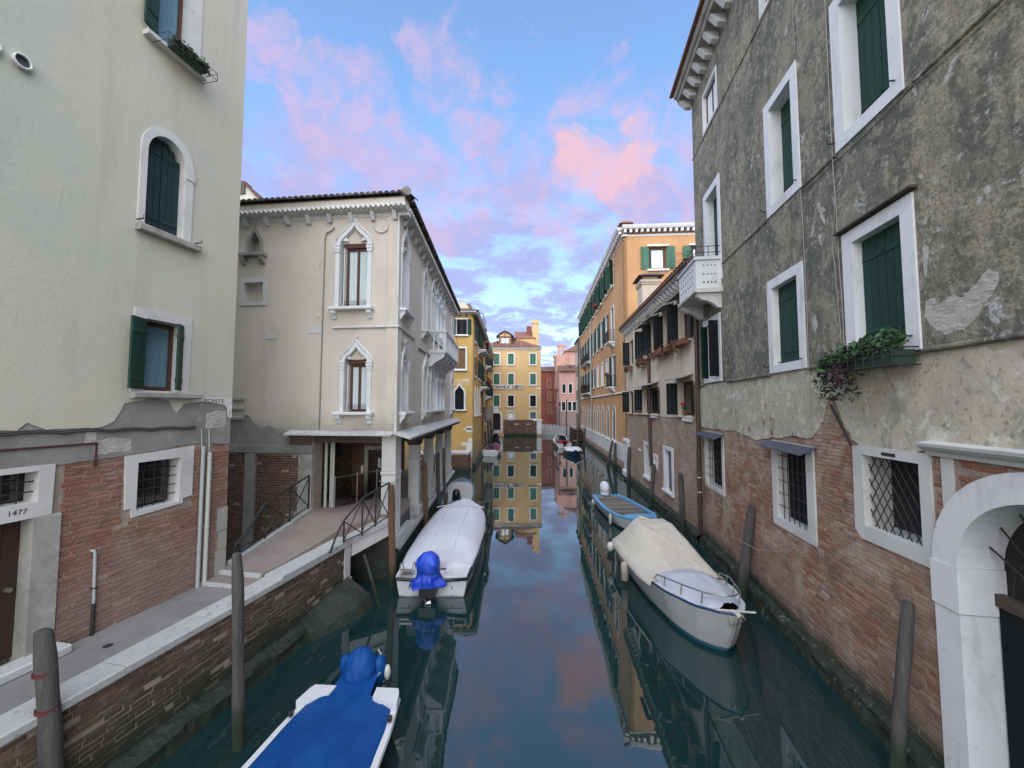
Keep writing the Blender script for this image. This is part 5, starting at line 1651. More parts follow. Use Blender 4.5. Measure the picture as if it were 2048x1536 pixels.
# ---- ground floor passage
FLZ = 1.92
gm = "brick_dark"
pier = MB().cbox(FF, 0.0, 0.44, -0.44, 0.0, 1.0, 3.1, 0.01)
pier.cbox(FF, -0.02, 0.46, -0.46, 0.03, 3.1, 3.2, 0.02).cbox(FF, 0.0, 0.44, -0.44, 0.0, 3.2, ZB_ - 0.004, 0.01)
pr = pier.build("pillar", "stone_white", root)
m = MB().tube([FF.pt(-0.05, 0.04, 2.92), FF.pt(0.22, 0.06, 2.86), FF.pt(0.49, 0.04, 2.92)], 0.014, 5).tube([FS.pt(-0.03, 0.04, 2.92), FS.pt(0.25, 0.05, 2.90), FS.pt(0.48, 0.04, 2.98)], 0.014, 5)
m.build("band", "stone_dirty", pr)
for u in (3.75, 6.75, 9.95, 13.3):
    q = MB().cbox(FS, u - 0.20, u + 0.20, -0.44, -0.04, 1.30, 3.02, 0.02).cbox(FS, u - 0.27, u + 0.27, -0.50, 0.02, 0.93, 1.297, 0.04).cbox(FS, u - 0.24, u + 0.24, -0.47, 0.0, 3.023, 3.12, 0.02).cbox(FS, u - 0.19, u + 0.19, -0.43, -0.05, 3.123, 3.66, 0.02)
    q.build("pillar", "stone_white", root)
MB().box(FS, 0.5, SE, -0.46, 0.02, 4.02, ZB_ - 0.003).build("lintel_beam", "wood_beam", root)
for u in (3.75, 6.75, 9.95, 13.3):
    MB().prism([FS.pt(u + a, -0.02, z) for a, z in ((-0.75, 4.018), (0.75, 4.018), (0.62, 3.84), (0.30, 3.68), (-0.30, 3.68), (-0.62, 3.84))], FS.n * -0.42).build("beam_bracket", "wood_beam", root)
MB().box(FF, 0.45, 2.68, -0.40, -0.02, 4.06, ZB_ - 0.003).build("lintel_beam", "wood_beam", root)
# canopy slabs over the passage
rg3 = random.Random(9)
u = 0.02
while u < 3.45:
    l = min(0.35 + 0.4 * rg3.random(), 3.47 - u)
    MB().hexa([FF.pt(u, -0.02, 4.365), FF.pt(u + l - 0.01, -0.02, 4.365), FF.pt(u + l - 0.01, 0.34, 4.30), FF.pt(u, 0.34, 4.30), FF.pt(u, -0.02, 4.44), FF.pt(u + l - 0.01, -0.02, 4.43 + 0.04 * rg3.random()), FF.pt(u + l - 0.01, 0.34, 4.345), FF.pt(u, 0.34, 4.345)]).build("canopy_slab", "stone_coping", root)
    u += l
u = -0.35
while u < SE:
    l = min(0.45 + 0.35 * rg3.random(), SE + 0.02 - u)
    MB().hexa([FS.pt(u, -0.02, 4.365), FS.pt(u + l - 0.015, -0.02, 4.365), FS.pt(u + l - 0.015, 0.52, 4.20), FS.pt(u, 0.52, 4.20), FS.pt(u, -0.02, 4.44), FS.pt(u + l - 0.015, -0.02, 4.43), FS.pt(u + l - 0.015, 0.52, 4.25 + 0.02 * rg3.random()), FS.pt(u, 0.52, 4.25)]).build("canopy_slab", "stone_coping", root)
    u += l
MB().box(FS, 0.3, SE, 0.30, 0.42, 4.06, 4.20).build("canopy_beam", "wood_beam", root)
# ceiling, back wall, side wall of the passage, floor
MB().prism([FF.pt(0.4, -0.4, 4.30), FF.pt(4.8, -0.4, 4.30), FF.pt(4.8, -13.0, 4.30), FS.pt(SE, -0.45, 4.30)], Vector((0, 0, 0.15))).build("ceiling", "wood_beam", root)
bm = MB()
for i in range(17):
    bm.box(FS, 0.9 + i * 0.8, 1.08 + i * 0.8, -3.3, -0.46, 4.10, 4.297)
bm.build("ceiling_joist", "wood_beam", root, kind="stuff")
FB = Fac((FS.pt(0, -3.25, 0).x, FS.pt(0, -3.25, 0).y), -1.5, 1)
MB().box(FB, 0.75, SE, -0.6, 0.0, 0.5, 4.295).build("back_wall", "mortar", root)
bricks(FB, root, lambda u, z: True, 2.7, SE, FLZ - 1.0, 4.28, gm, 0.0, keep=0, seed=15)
for (u0, u1, z0, z1) in ((3.0, 3.9, 3.2, 4.0),):
    MB().box(FB, u0, u1, -0.1, 0.03, z0, z1).build("niche_shade", "interior", root)  # near-black box on the wall stands in for a shaded recess
MB().box(FS, 0.5, SE, -3.3, -0.02, -1.5, 0.92).build("passage_floor", "stone_dirty", root)
MB().box(FS, 0.02, 2.1, -3.3, -0.02, 1.62, FLZ).build("landing", "bridge_paving", root)
MB().box(FS, 0.02, 2.1, -3.3, -0.02, -1.5, 1.617).build("landing_base", "stone_wet_shade", root)  # dark stone colour stands in for the shade under the bridge
MB().cbox(FS, 2.1, 2.45, -3.3, -0.02, 0.5, 1.6, 0.02).cbox(FS, 2.45, 2.8, -3.3, -0.02, 0.5, 1.27, 0.02).build("step", "stone_coping", root)
MB().cbox(FS, 0.3, SE, 0.0, 0.12, 0.78, 0.93, 0.02).build("quay_edge", "stone_coping", root)
MB().box(FS, 0.1, SE, -0.3, 0.06, -2, 0.775).build("quay_base", "stone_wet_shade", root)
MB().cbox(FS, -0.05, 1.6, -0.02, 0.14, 1.10, 1.30, 0.02).cbox(FS, -0.05, 2.4, 0.0, 0.13, 0.935, 1.095, 0.02).build("step", "stone_coping", root)
# front wall left of the opening
MB().box(FF, 2.68, FE, -0.5, -0.06, -1.5, ZB_ - 0.003).build("wall", "mortar", root)
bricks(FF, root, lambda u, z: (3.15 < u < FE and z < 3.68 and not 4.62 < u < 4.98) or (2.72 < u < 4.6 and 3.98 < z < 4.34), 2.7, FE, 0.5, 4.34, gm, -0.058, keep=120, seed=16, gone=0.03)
MB().cbox(FF, 2.69, 3.14, -0.5, 0.03, 0.5, 3.70, 0.02).build("pillar", "stone_dirty", root)
MB().cbox(FF, 4.62, 4.96, -0.3, 0.02, 0.3, 3.70, 0.02).build("pilaster", "cement_grey", root)
MB().cbox(FF, 2.69, FE, -0.3, 0.02, 3.705, 3.975, 0.02).build("lintel_band", "cement_grey", root)
q = ragged([(3.5, 4.345), (3.9, 4.5), (4.4, 4.55), (5.0, 4.9), (5.6, 4.8), (5.9, 4.345)], 0.08, 0.06, 6) 
MB().plate(FF, q, [], 0.008, 0.02).build("plaster_loss", "cement_grey", root)
MB().plate(FF, rect(3.48, FE, 3.98, 4.44), [], 0.004, 0.05).build("cement_band", "cement_grey", root)
# wall with the street door inside the passage, pipes and intercom
FD = Fac((FF.pt(2.66, -0.8, 0).x, FF.pt(2.66, -0.8, 0).y), -84.0, -1)
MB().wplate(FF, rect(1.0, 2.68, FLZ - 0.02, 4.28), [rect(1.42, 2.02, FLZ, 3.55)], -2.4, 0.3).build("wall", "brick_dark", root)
dw = MB().plate(FF, [(1.26, FLZ), (1.40, FLZ), (1.40, 3.57), (2.04, 3.57), (2.04, FLZ), (2.18, FLZ), (2.18, 3.74), (1.26, 3.74)], [], -2.36, 0.04).build("doorway", "stone_dirty", root)
MB().box(FF, 1.42, 2.02, -2.66, -2.62, FLZ, 3.55).build("door", "wood_door", dw)
MB().box(FF, 1.66, 1.76, -2.615, -2.60, 2.9, 3.25).build("notice", "sign_white", dw)
m = MB().tube([FF.pt(2.60, -0.60, FLZ), FF.pt(2.60, -0.60, 4.0)], 0.05, 8).tube([FF.pt(2.44, -0.62, FLZ), FF.pt(2.44, -0.62, 4.02)], 0.03, 8).tube([FF.pt(2.36, -0.62, FLZ), FF.pt(2.36, -0.62, 4.1)], 0.045, 8)
m.build("drainpipe", "pipe_pale", root)
MB().cbox(FF, 2.22, 2.30, -2.42, -2.36, 2.7, 3.0, 0.01).build("intercom", "sign_white", root)
# glass guard with steel posts beside the inner ramp
gl = thing("glass_railing", FS.pt(1.6, -1.2, FLZ), "glass guard rail on steel posts inside the palace passage", "railing")
m = MB()
gp = [FS.pt(0.7, -2.1, FLZ), FS.pt(1.4, -1.65, FLZ), FS.pt(2.05, -1.2, FLZ), FS.pt(2.05, -0.55, FLZ)]
for q in gp:
    MB().tube([q, q + Vector((0, 0, 1.0))], 0.018, 7).sphere(q + Vector((0, 0, 1.01)), 0.035, 7, 5).build("post", "steel", gl)
MB().tube([q + Vector((0, 0, 0.98)) for q in gp], 0.014, 6).build("handrail", "steel", gl)
for a, b in zip(gp, gp[1:]):
    d = (b - a).normalized() * 0.05
    MB().hexa([a + d + Vector((0.005, 0.005, 0.1)), b - d + Vector((0.005, 0.005, 0.1)), b - d + Vector((-0.005, -0.005, 0.1)), a + d + Vector((-0.005, -0.005, 0.1)),
               a + d + Vector((0.005, 0.005, 0.9)), b - d + Vector((0.005, 0.005, 0.9)), b - d + Vector((-0.005, -0.005, 0.9)), a + d + Vector((-0.005, -0.005, 0.9))]).build("glass_panel", "glass_clear", gl)
MB().hexa([FS.pt(2.1, -1.3, 0.9), FS.pt(6.5, -1.3, 0.9), FS.pt(6.5, -1.2, 0.9), FS.pt(2.1, -1.2, 0.9), FS.pt(2.1, -1.3, 2.25), FS.pt(6.5, -1.3, 1.3), FS.pt(6.5, -1.2, 1.3), FS.pt(2.1, -1.2, 2.25)]).build("ramp_parapet", "plaster_palace", root)
# chimney on the palace roof seen over the canal cornice
ch = MB().box(FS, 13.0, 13.6, -1.6, -0.9, 11.6, 12.6).box(FS, 12.9, 13.7, -1.7, -0.8, 12.605, 12.75).build("chimney", "plaster_pink", rf)
# house peeping over the palace roof
hb = thing("house", (-13.5, 26, 0), "cream gabled house rising behind the palace roof", "house")
G = Fac((-15.5, 24.0), -90, -1)
q = [(6, 0), (-0.35, 0), (-0.35, 17.35), (1.35, 19.15), (2.2, 19.15), (6, 16.5)]
MB().prism([G.pt(u, 0, z) for u, z in q], G.n * -8).build("wall", "plaster_cream", hb)
MB().hexa([G.pt(-0.5, 0.2, 17.2), G.pt(1.35, 0.2, 19.16), G.pt(1.35, -8, 19.16), G.pt(-0.5, -8, 17.2), G.pt(-0.5, 0.2, 17.32), G.pt(1.35, 0.2, 19.3), G.pt(1.35, -8, 19.3), G.pt(-0.5, -8, 17.32)]).build("roof", "roof_tile", hb)
MB().box(G, 1.4, 2.1, -0.6, 0.1, 18.6, 19.42).build("chimney", "roof_tile_dark", hb)


# ------------------------------------------------------------------ plain window kit for the houses farther off
def plain_window(F, root, u0, u1, z0, z1, fill="shutter", mat="shutter_bright", frame="stone_carved", fw=0.14, sill=True, o=0.0, ang=165):
    """window set on a wall: stone surround, leaf or panes set back inside it, sill"""
    mb = MB()
    mb.plate(F, rect(u0 - fw, u1 + fw, z0 - fw * 0.6, z1 + fw), [rect(u0, u1, z0, z1)], o + 0.05, 0.0)
    ring = lambda a, b, c, d, oo: [F.pt(a, oo, c), F.pt(b, oo, c), F.pt(b, oo, d), F.pt(a, oo, d)]
    for (a, b, c, d, i) in ((u0 - fw, u1 + fw, z0 - fw * 0.6, z1 + fw, 0), (u0, u1, z0, z1, 1)):
        A, B = ring(a, b, c, d, o + 0.05), ring(a, b, c, d, o - (0.02 if i == 0 else 0.22))
        mb.add(A + B, [(k, (k + 1) % 4, 4 + (k + 1) % 4, 4 + k) for k in range(4)])
    w = mb.build("window", frame, root)
    if sill:
        MB().box(F, u0 - fw - 0.05, u1 + fw + 0.05, o - 0.02, o + 0.14, z0 - fw * 0.6 - 0.09, z0 - fw * 0.6 - 0.003).build("sill", frame, w)
    um = (u0 + u1) / 2
    if fill == "shutter":
        for a, b in ((u0 + 0.01, um - 0.01), (um + 0.01, u1 - 0.01)):
            MB().box(F, a, b, o - 0.12, o - 0.06, z0 + 0.01, z1 - 0.01).build("shutter", mat, w)
    elif fill == "open":
        hw = (u1 - u0) / 2
        sash(F, w, u0 + 0.01, u1 - 0.01, z0 + 0.01, z1 - 0.01, o - 0.14, "wood_door", mull=1)
        open_leaf(F, w, u0, 1, hw, o + 0.06, z0, z1, ang, mat)
        open_leaf(F, w, u1, -1, hw, o + 0.06, z0, z1, ang, mat)
    else:
        sash(F, w, u0 + 0.01, u1 - 0.01, z0 + 0.01, z1 - 0.01, o - 0.14, "shutter_dark" if fill == "lit" else "wood_door", "glass_lit" if fill == "lit" else "glass_dark", mull=1 if fill != "lit" else 0)
    return w


def pierced(F, root, u0, u1, z0, z1, holes, mat, name="wall", o=0.0):
    return MB().plate(F, rect(u0, u1, z0, z1), holes, o, 0.25).build(name, mat, root)


def iron_balcony(F, root, u0, u1, z, h=1.0, pr=0.55):
    b = MB().cbox(F, u0, u1, 0.0, pr, z - 0.14, z, 0.03)
    for u in (u0 + 0.1, (u0 + u1) / 2 - 0.07, u1 - 0.25):
        b.prism([F.pt(u, o, zz) for o, zz in ((0, z - 0.48), (0.10, z - 0.46), (0.25, z - 0.30), (pr - 0.08, z - 0.22), (pr - 0.04, z - 0.143), (0, z - 0.143))], F.d * 0.15)
    b = b.build("balcony", "stone_carved", root)
    r = MB()
    P = [F.pt(u0 + 0.03, 0.02, 0), F.pt(u0 + 0.03, pr - 0.03, 0), F.pt(u1 - 0.03, pr - 0.03, 0), F.pt(u1 - 0.03, 0.02, 0)]
    for zz in (z + 0.08, z + h):
        r.tube([p + Vector((0, 0, zz)) for p in P], 0.018, 5)
    for a, c in zip(P, P[1:]):
        n = max(2, int((c - a).length / 0.12))
        for i in range(n + 1):
            q = a.lerp(c, i / n)
            r.tube([q + Vector((0, 0, z)), q + Vector((0, 0, z + h))], 0.010, 4)
    r.build("railing", "iron", b)
    return b


# ------------------------------------------------------------------ orange apartment house
FO = Fac((8.75, 30), 3.9, -1)
FOF = Fac((8.75, 30), 93.9, 1)
root = thing("apartment_house", (12, 45, 0), "tall orange apartment house with green shutters, balconies and arched ground floor windows", "apartment house")
OE = 31.5
cols = [4.75 + 3.05 * i for i in range(9)]
win = []          # u, half width, z0, z1, kind
for i, u in enumerate(cols):
    win.append((u, 0.62, 15.95, 18.15, "open"))
    win.append((u, 0.55, 10.95 if i in (0, 5, 6, 7) else 11.4, 14.05, "shutter" if i in (0,) else "open"))
    win.append((u, 0.55, 6.95 if i in (0, 5, 6, 7) else 7.4, 9.65, "dark" if i in (1, 2, 3) else "open"))
arches = [arch(u - 0.56, u + 0.56, 2.25, 4.55, 8) for u in cols]
MB().wplate(FO, rect(0, OE, 2.2, 18.75), [rect(u - w, u + w, a, b) for u, w, a, b, k in win] + arches, 0, 0.28).build("wall", "plaster_orange", root)
fw_ = [(1.95, 3.3, 15.85, 17.62), (5.15, 6.5, 15.85, 17.62), (1.95, 3.3, 11.6, 13.6)]
MB().wplate(FOF, rect(0.0, 12, 0, 18.75), [rect(a, b, c, d) for a, b, c, d in fw_], 0, 0.28).build("wall", "plaster_orange", root)
pts = [FO.pt(0.3, -0.3, 0), FOF.pt(12, -0.3, 0), FOF.pt(12, -OE, 0), FO.pt(OE, -0.3, 0)]
MB().prism([p for p in pts], Vector((0, 0, 18.6))).build("side_wall", "plaster_orange", root)
for i, (u, w, a, b, k) in enumerate(win):
    plain_window(FO, root, u - w, u + w, a, b, {"open": "open", "dark": "dark", "shutter": "shutter"}[k], "shutter_green", fw=0.12, ang=140 if a > 15 else 168)
for a, b, c, d in fw_:
    w = MB().cbox(FOF, a - 0.15, b + 0.15, 0.0, 0.12, d + 0.02, d + 0.17, 0.02).cbox(FOF, a - 0.15, b + 0.15, 0.0, 0.15, c - 0.17, c - 0.01, 0.02).build("window", "stone_carved", root)
    sash(FOF, w, a + 0.1, b - 0.1, c + 0.02, d - 0.08, -0.15, "wood_door", "glass_lit", 0, fw=0.12, curtain="curtain")
    open_leaf(FOF, w, a, 1, 0.62, 0.02, c, d, 172, "shutter_bright")
    open_leaf(FOF, w, b, -1, 0.62, 0.02, c, d, 172, "shutter_bright")
for u, h in zip(cols, arches):
    w = stone_window(FO, root, arch(u - 0.69, u + 0.69, 2.12, 4.55, 8), h, 0.04, 0.09, "stone_carved")
    sash(FO, w, u - 0.54, u + 0.54, 2.27, 4.5, -0.02, "wood_door", mull=1)
    MB().cbox(FO, u - 0.8, u + 0.8, 0.0, 0.16, 2.0, 2.115, 0.02).build("sill", "stone_carved", w)
for u0, u1, z in ((3.95, 5.6, 10.9), (4.0, 5.6, 6.9), (19.1, 27.0, 10.9), (19.1, 27.0, 6.9)):
    iron_balcony(FO, root, u0, u1, z)
MB().cbox(FO, 0, OE, 0.0, 0.12, 6.18, 6.34, 0.03).build("string_course", "stone_carved", root)
MB().cbox(FOF, 0, 12, 0.0, 0.12, 6.18, 6.34, 0.03).build("string_course", "stone_carved", root)
MB().box(FO, -0.06, OE, -0.28, 0.06, 0.85, 2.196).build("plinth", "stone_carved", root)
MB().box(FO, -0.06, OE, -0.28, 0.10, -1.5, 0.846).build("base_wall", "brick_pale", root)
for F, a, b in ((FO, -0.12, OE), (FOF, -0.12, 12)):
    MB().sweep_u(F, [(-0.3, 18.5), (0.03, 18.5), (0.05, 18.62), (0.12, 18.64), (-0.3, 18.64)], a, b).sweep_u(F, [(-0.3, 18.98), (0.42, 18.98), (0.5, 19.12), (0.54, 19.24), (-0.3, 19.3)], a, b).build("cornice", "stone_carved", root)
    MB().box(F, a, b, -0.25, 0.1, 18.643, 18.977).build("frieze", "roof_tile", root)
    m = MB()
    n = int((b - a) / 0.42)
    for i in range(n):
        u = a + (i + 0.5) * (b - a) / n
        m.box(F, u - 0.09, u + 0.09, 0.0, 0.36, 18.72, 18.977)
    m.build("dentils", "stone_carved", root, kind="stuff")
MB().hexa([FO.pt(-0.3, 0.5, 19.28), FO.pt(OE, 0.5, 19.28), FO.pt(OE, -11, 19.28), FOF.pt(12, 0.5, 19.28), FO.pt(4, -4, 20.4), FO.pt(OE - 3, -4, 20.4), FO.pt(OE - 3, -6, 20.4), FO.pt(4, -6, 20.4)]).build("roof", "roof_tile", root)
for u, o, w_, zt in ((3.4, -0.5, 0.5, 20.9), (8.6, -0.6, 0.6, 21.3), (14.6, -0.6, 0.4, 21.0), (21.0, -0.5, 0.4, 21.0)):
    c = MB().box(FO, u - w_, u + w_, o - 0.8, o, 19.0, zt)
    c.hexa([FO.pt(u - w_ - 0.2, o - 1.0, zt + 0.003), FO.pt(u + w_ + 0.2, o - 1.0, zt + 0.003), FO.pt(u + w_ + 0.2, o + 0.2, zt + 0.003), FO.pt(u - w_ - 0.2, o + 0.2, zt + 0.003),
            FO.pt(u - w_ * 0.6, o - 0.7, zt + 0.35), FO.pt(u + w_ * 0.6, o - 0.7, zt + 0.35), FO.pt(u + w_ * 0.6, o - 0.1, zt + 0.35), FO.pt(u - w_ * 0.6, o - 0.1, zt + 0.35)], 1)
    c.build("chimney", ["plaster_orange", "roof_tile"], root)
lg = MB().hexa([FO.pt(-0.1, -0.05, -1), FO.pt(OE, -0.05, -1), FO.pt(OE, 0.5, -1), FO.pt(-0.1, 0.5, -1), FO.pt(-0.1, -0.05, 0.4), FO.pt(OE, -0.05, 0.4), FO.pt(OE, 0.22, 0.28), FO.pt(-0.1, 0.22, 0.28)])
lg.build("footing", "algae_ledge", root)
MB().tube([FO.pt(18.8, 0.1, 18.4), FO.pt(18.8, 0.1, 1.0)], 0.07, 7).build("drainpipe", "pipe_grey", root)
rg4 = random.Random(41)
for u0, z, mt, lb in ((4.2, 8.0, "leaf_dark", "grey balcony awning of dry plants on the lowest near balcony of the orange house"), (20.5, 7.95, "leaf_dark", "dry hanging plants along the far low balcony of the orange house"), (11.2, 16.0, "flower_red", "red geranium box on a top floor sill of the orange house")):
    fb = thing("flower_box", FO.pt(u0, 0.5, z), lb, "flower box")
    L = 1.2 if u0 < 15 else 3.5
    MB().box(FO, u0 - 0.3, u0 + L, 0.45, 0.66, z - 0.12, z + 0.02).build("trough", "terracotta", fb)
    f = MB()
    for j in range(int(L / 0.25)):
        foliage(f, FO.pt(u0 + j * 0.25, 0.62, z + 0.06), (0.2, 0.22, 0.14), 26, 0.08, rg4, 0.1)
    f.build("foliage", mt, fb)
# white house front squeezed between the orange house and the side street
t = thing("house", FO.pt(OE + 2, -2, 0), "narrow grey house with a pale chimney at the far end of the orange house", "house")
MB().box(FO, OE + 0.02, OE + 6.5, -6, 0.25, -1, 15.9).build("wall", "plaster_weathered", t)
MB().box(FO, OE + 0.0, OE + 6.6, -6.1, 0.45, 15.903, 16.1).build("roof", "roof_tile", t)
c = MB().box(FO, OE + 1.0, OE + 2.6, -1.2, -0.1, 16.0, 19.6).box(FO, OE + 0.85, OE + 2.75, -1.35, 0.05, 19.603, 20.3)
c.build("chimney", "plaster_gold", t)
for z in (4.2, 8.0, 12.0):
    for u in (OE + 1.6, OE + 4.4):
        plain_window(FO, t, u - 0.5, u + 0.5, z, z + 1.9, "shutter", "shutter_dark", o=0.25)
m = MB().tube([FO.pt(OE + 0.2, 0.35, 15.8), FO.pt(OE + 0.2, 0.35, 1.0)], 0.08, 7)
m.build("drainpipe", "pipe_brown", t)

# ------------------------------------------------------------------ hotel closing the canal
FH = Fac((-3.4, 68.7), 90, 1)
root = thing("hotel", (1, 70, 0), "yellow hotel with green shutters and a name board closing the end of the canal", "hotel")
H0, H1 = -3.0, 8.52
hc = [0.68, 3.20, 7.10]
rows = [(12.55, 14.45), (8.98, 10.88), (5.15, 7.05)]
hw_ = []
for r, (a, b) in enumerate(rows):
    for c in hc:
        hw_.append((c - 0.5, c + 0.5, a, b, "open" if False else ("shutter" if not (r == 2 and c > 1) else "dark_pane")))  # lowest row: near-black leaves stand in for the dark of glass panes
hw_ += [(2.72, 3.70, 2.95, 4.15, "lit"), (6.62, 7.58, 3.0, 4.12, "vent")]
door = arch(-0.35, 1.38, 0.55, 3.35, 12)
MB().wplate(FH, rect(H0, H1, -1, 15.2), [rect(a, b, c, d) for a, b, c, d, k in hw_] + [door], 0, 0.25).build("wall", "plaster_gold", root)
MB().box(FH, H0, H1 - 0.004, -12, -0.27, 0, 15.1).build("side_wall", "plaster_gold", root)
for a, b, c, d, k in hw_:
    w = plain_window(FH, root, a, b, c, d, "shutter" if k in ("shutter", "vent", "dark_pane") else k, {"vent": "zinc", "shutter": "shutter_bright"}.get(k, "shutter_dark"), fw=0.17)
w = stone_window(FH, root, arch(-0.70, 1.73, 0.5, 3.35, 12), door, 0.06, 0.25, "stone_carved", name="doorway")
MB().box(FH, 0.2, 1.35, -0.6, 0.05, 0.5, 1.0).build("doorstep", "stone_white", w)
MB().cbox(FH, 0.15, 1.0, 0.02, 0.10, 3.9, 5.05, 0.02).build("keystone", "stone_carved", w)
MB().box(FH, 2.0, H1 - 0.75, 0.0, 0.03, -0.5, 2.78).build("base_wall", "mortar", root)
bricks(FH, root, lambda u, z: True, 2.0, H1 - 0.8, 0.42, 2.75, "brick_dark", 0.03, keep=0, seed=33)
MB().cbox(FH, 3.9, 4.6, 0.03, 0.07, 1.95, 2.08, 0.01).cbox(FH, 5.9, 6.6, 0.03, 0.07, 1.95, 2.08, 0.01).build("vent_slot", "stone_carved", root)
MB().cbox(FH, H1 - 0.78, H1 + 0.05, -0.3, 0.12, 0.3, 2.55, 0.03).cbox(FH, H1 - 1.4, H1 + 0.2, -0.3, 0.18, 2.553, 2.85, 0.03).build("corner_stone", "stone_carved", root)
MB().cbox(FH, 7.7, 8.5, 0.0, 0.04, 8.15, 8.38, 0.01).build("street_plaque", "stone_carved", root)
MB().sweep_u(FH, [(-0.2, 15.15), (0.05, 15.15), (0.1, 15.3), (0.30, 15.36), (0.34, 15.5), (-0.2, 15.52)], H0, H1 + 0.15).build("cornice", "stone_carved", root)
rf = MB().add([FH.pt(H0, 0.4, 15.55), FH.pt(H1 + 0.2, 0.4, 15.55), FH.pt(H1 + 0.2, -12, 15.55), FH.pt(H0, -12, 15.55), FH.pt(2.6, -4.5, 18.0), FH.pt(3.6, -4.5, 18.0)],
              [(0, 1, 5, 4), (1, 2, 5), (2, 3, 4, 5), (3, 0, 4), (0, 1, 2, 3)]).build("roof", "roof_tile", root)
t = MB()
for i in range(44):
    u = H0 + 0.1 + i * 0.26
    ue = u
    top_t = min(1.0, (u - H0) / (2.6 - H0) if u < 2.6 else (H1 + 0.2 - u) / (H1 + 0.2 - 3.6) if u > 3.6 else 1)
    a, b = FH.pt(u, 0.42, 15.58), FH.pt(u, 0.42 - 4.9 * top_t, 15.58 + 2.45 * top_t)
    q = [[p + FH.d * 0.09 * math.cos(x) + Vector((0, 0, 0.07 * math.sin(x))) for x in (0, 0.8, 1.57, 2.34, 3.14)] for p in (a, b)]
    t.loft(q, False, False)
t.build("roof_tiles", "roof_tile", rf, kind="stuff")
MB().box(FH, 4.2, 7.62, -6.5, -3.2, 15.7, 17.75).build("attic_wall", "plaster_gold", root)
MB().hexa([FH.pt(3.9, -6.6, 17.753), FH.pt(7.8, -6.6, 17.753), FH.pt(7.8, -3.0, 17.753), FH.pt(3.9, -3.0, 17.753), FH.pt(3.9, -6.0, 19.4), FH.pt(7.7, -6.0, 19.4), FH.pt(7.7, -5.4, 19.4), FH.pt(3.9, -5.4, 19.4)]).build("roof", "roof_tile", root)
MB().box(FH, 7.25, 8.4, -4.6, -3.4, 15.7, 20.6).box(FH, 7.15, 8.5, -4.7, -3.3, 20.603, 21.2).build("chimney", ["plaster_gold"], root)
MB().box(FH, 6.2, 7.1, -5.2, -4.4, 18.4, 20.3).build("chimney", "plaster_red", root)
dm = MB().box(FH, 1.0, 3.3, -3.6, -0.9, 16.0, 17.85)
dm.prism([FH.pt(1.0, -3.6, 17.85), FH.pt(3.3, -3.6, 17.85), FH.pt(2.15, -3.6, 18.5)], FH.n * 2.7)
dm = dm.build("dormer", "plaster_gold", root)
r = MB()
pr_ = [(0.55, 17.65), (1.4, 18.3), (2.15, 18.62), (2.9, 18.3), (3.75, 17.65), (3.75, 17.8), (2.9, 18.46), (2.15, 18.8), (1.4, 18.46), (0.55, 17.8)]
r.prism([FH.pt(u, -3.8, z) for u, z in pr_], FH.n * 3.2).build("roof", "zinc", dm)
sash(FH, dm, 1.35, 2.95, 16.3, 17.55, -0.86, "wood_brown", "glass_lit", 1, fw=0.16)
MB().box(FH, 1.0, 1.2, -0.9, -0.84, 16.0, 17.9).box(FH, 3.1, 3.3, -0.9, -0.84, 16.0, 17.9).box(FH, 1.202, 3.098, -0.9, -0.84, 17.6, 17.72).box(FH, 2.08, 2.22, -0.9, -0.84, 17.723, 18.4).build("timber", "wood_brown", dm)
sg = MB().cbox(FH, -0.9, 5.35, 0.02, 0.09, 8.18, 8.98, 0.02).build("hotel_sign", "sign_white", None, "long white name board of the hotel in dark capitals under its second shutter row", "sign")
text_mesh("lettering", "HOTEL", 0.62, FH, 0.15, 0.10, 8.58, "sign_black", sg, 0.02)
text_mesh("lettering", "\u2605\u2605\u2605", 0.42, FH, 1.62, 0.10, 8.58, "sign_black", sg, 0.02)
text_mesh("lettering", "CA' D'", 0.80, FH, 3.02, 0.10, 8.58, "sign_black", sg, 0.02)
text_mesh("lettering", "RO", 0.72, FH, 4.88, 0.10, 8.58, "sign_black", sg, 0.02)
m = MB()
m.tube([FH.pt(4.17 + 0.30 * math.cos(2 * math.pi * k / 18), 0.11, 8.58 + 0.30 * math.sin(2 * math.pi * k / 18)) for k in range(18)], 0.05, 5, 0, False, True)
m.box(FH, 3.87, 4.47, 0.092, 0.12, 8.545, 8.615).box(FH, 4.135, 4.205, 0.121, 0.14, 8.28, 8.88).tube([FH.pt(4.17, 0.10, 8.58), FH.pt(4.17, 0.15, 8.58)], 0.13, 10)
m.build("emblem", "sign_red", sg)
MB().box(FH, 3.0, 3.0 + 0.01, 0, 0.01, 0, 0.01) and None

# ------------------------------------------------------------------ yellow house before the hotel, left bank
FY = Fac((-3.34, 33.0), -90, -1)      # front facing the camera, u leftwards
FYS = Fac((-3.34, 33.0), 0.2, 1)      # canal side
root = thing("town_house", (-6, 40, 0), "yellow corner house with an ogee window and iron balcony beyond the palace", "house")
yh = [rect(0.50, 1.40, 11.3, 12.6), rect(0.62, 1.45, 8.35, 10.1), ogee(0.72, 1.5, 4.9, 6.25, 7.0)]
MB().wplate(FY, rect(0, 9, -1, 13.2), yh, 0, 0.28).build("wall", "plaster_yellow", root)
ys = [(2.2, 11.0), (5.6, 11.0), (8.2, 11.0), (2.2, 7.9), (5.4, 7.9), (7.6, 7.9), (10.2, 7.9)]
ysl = [ogee(u - 0.42, u + 0.42, 4.4, 6.0, 6.8) for u in (2.2, 4.6, 7.0)]
MB().wplate(FYS, rect(0, 13.4, -1, 13.2), [rect(u - 0.5, u + 0.5, z, z + 1.75) for u, z in ys] + ysl, 0, 0.28).build("wall", "plaster_yellow", root)
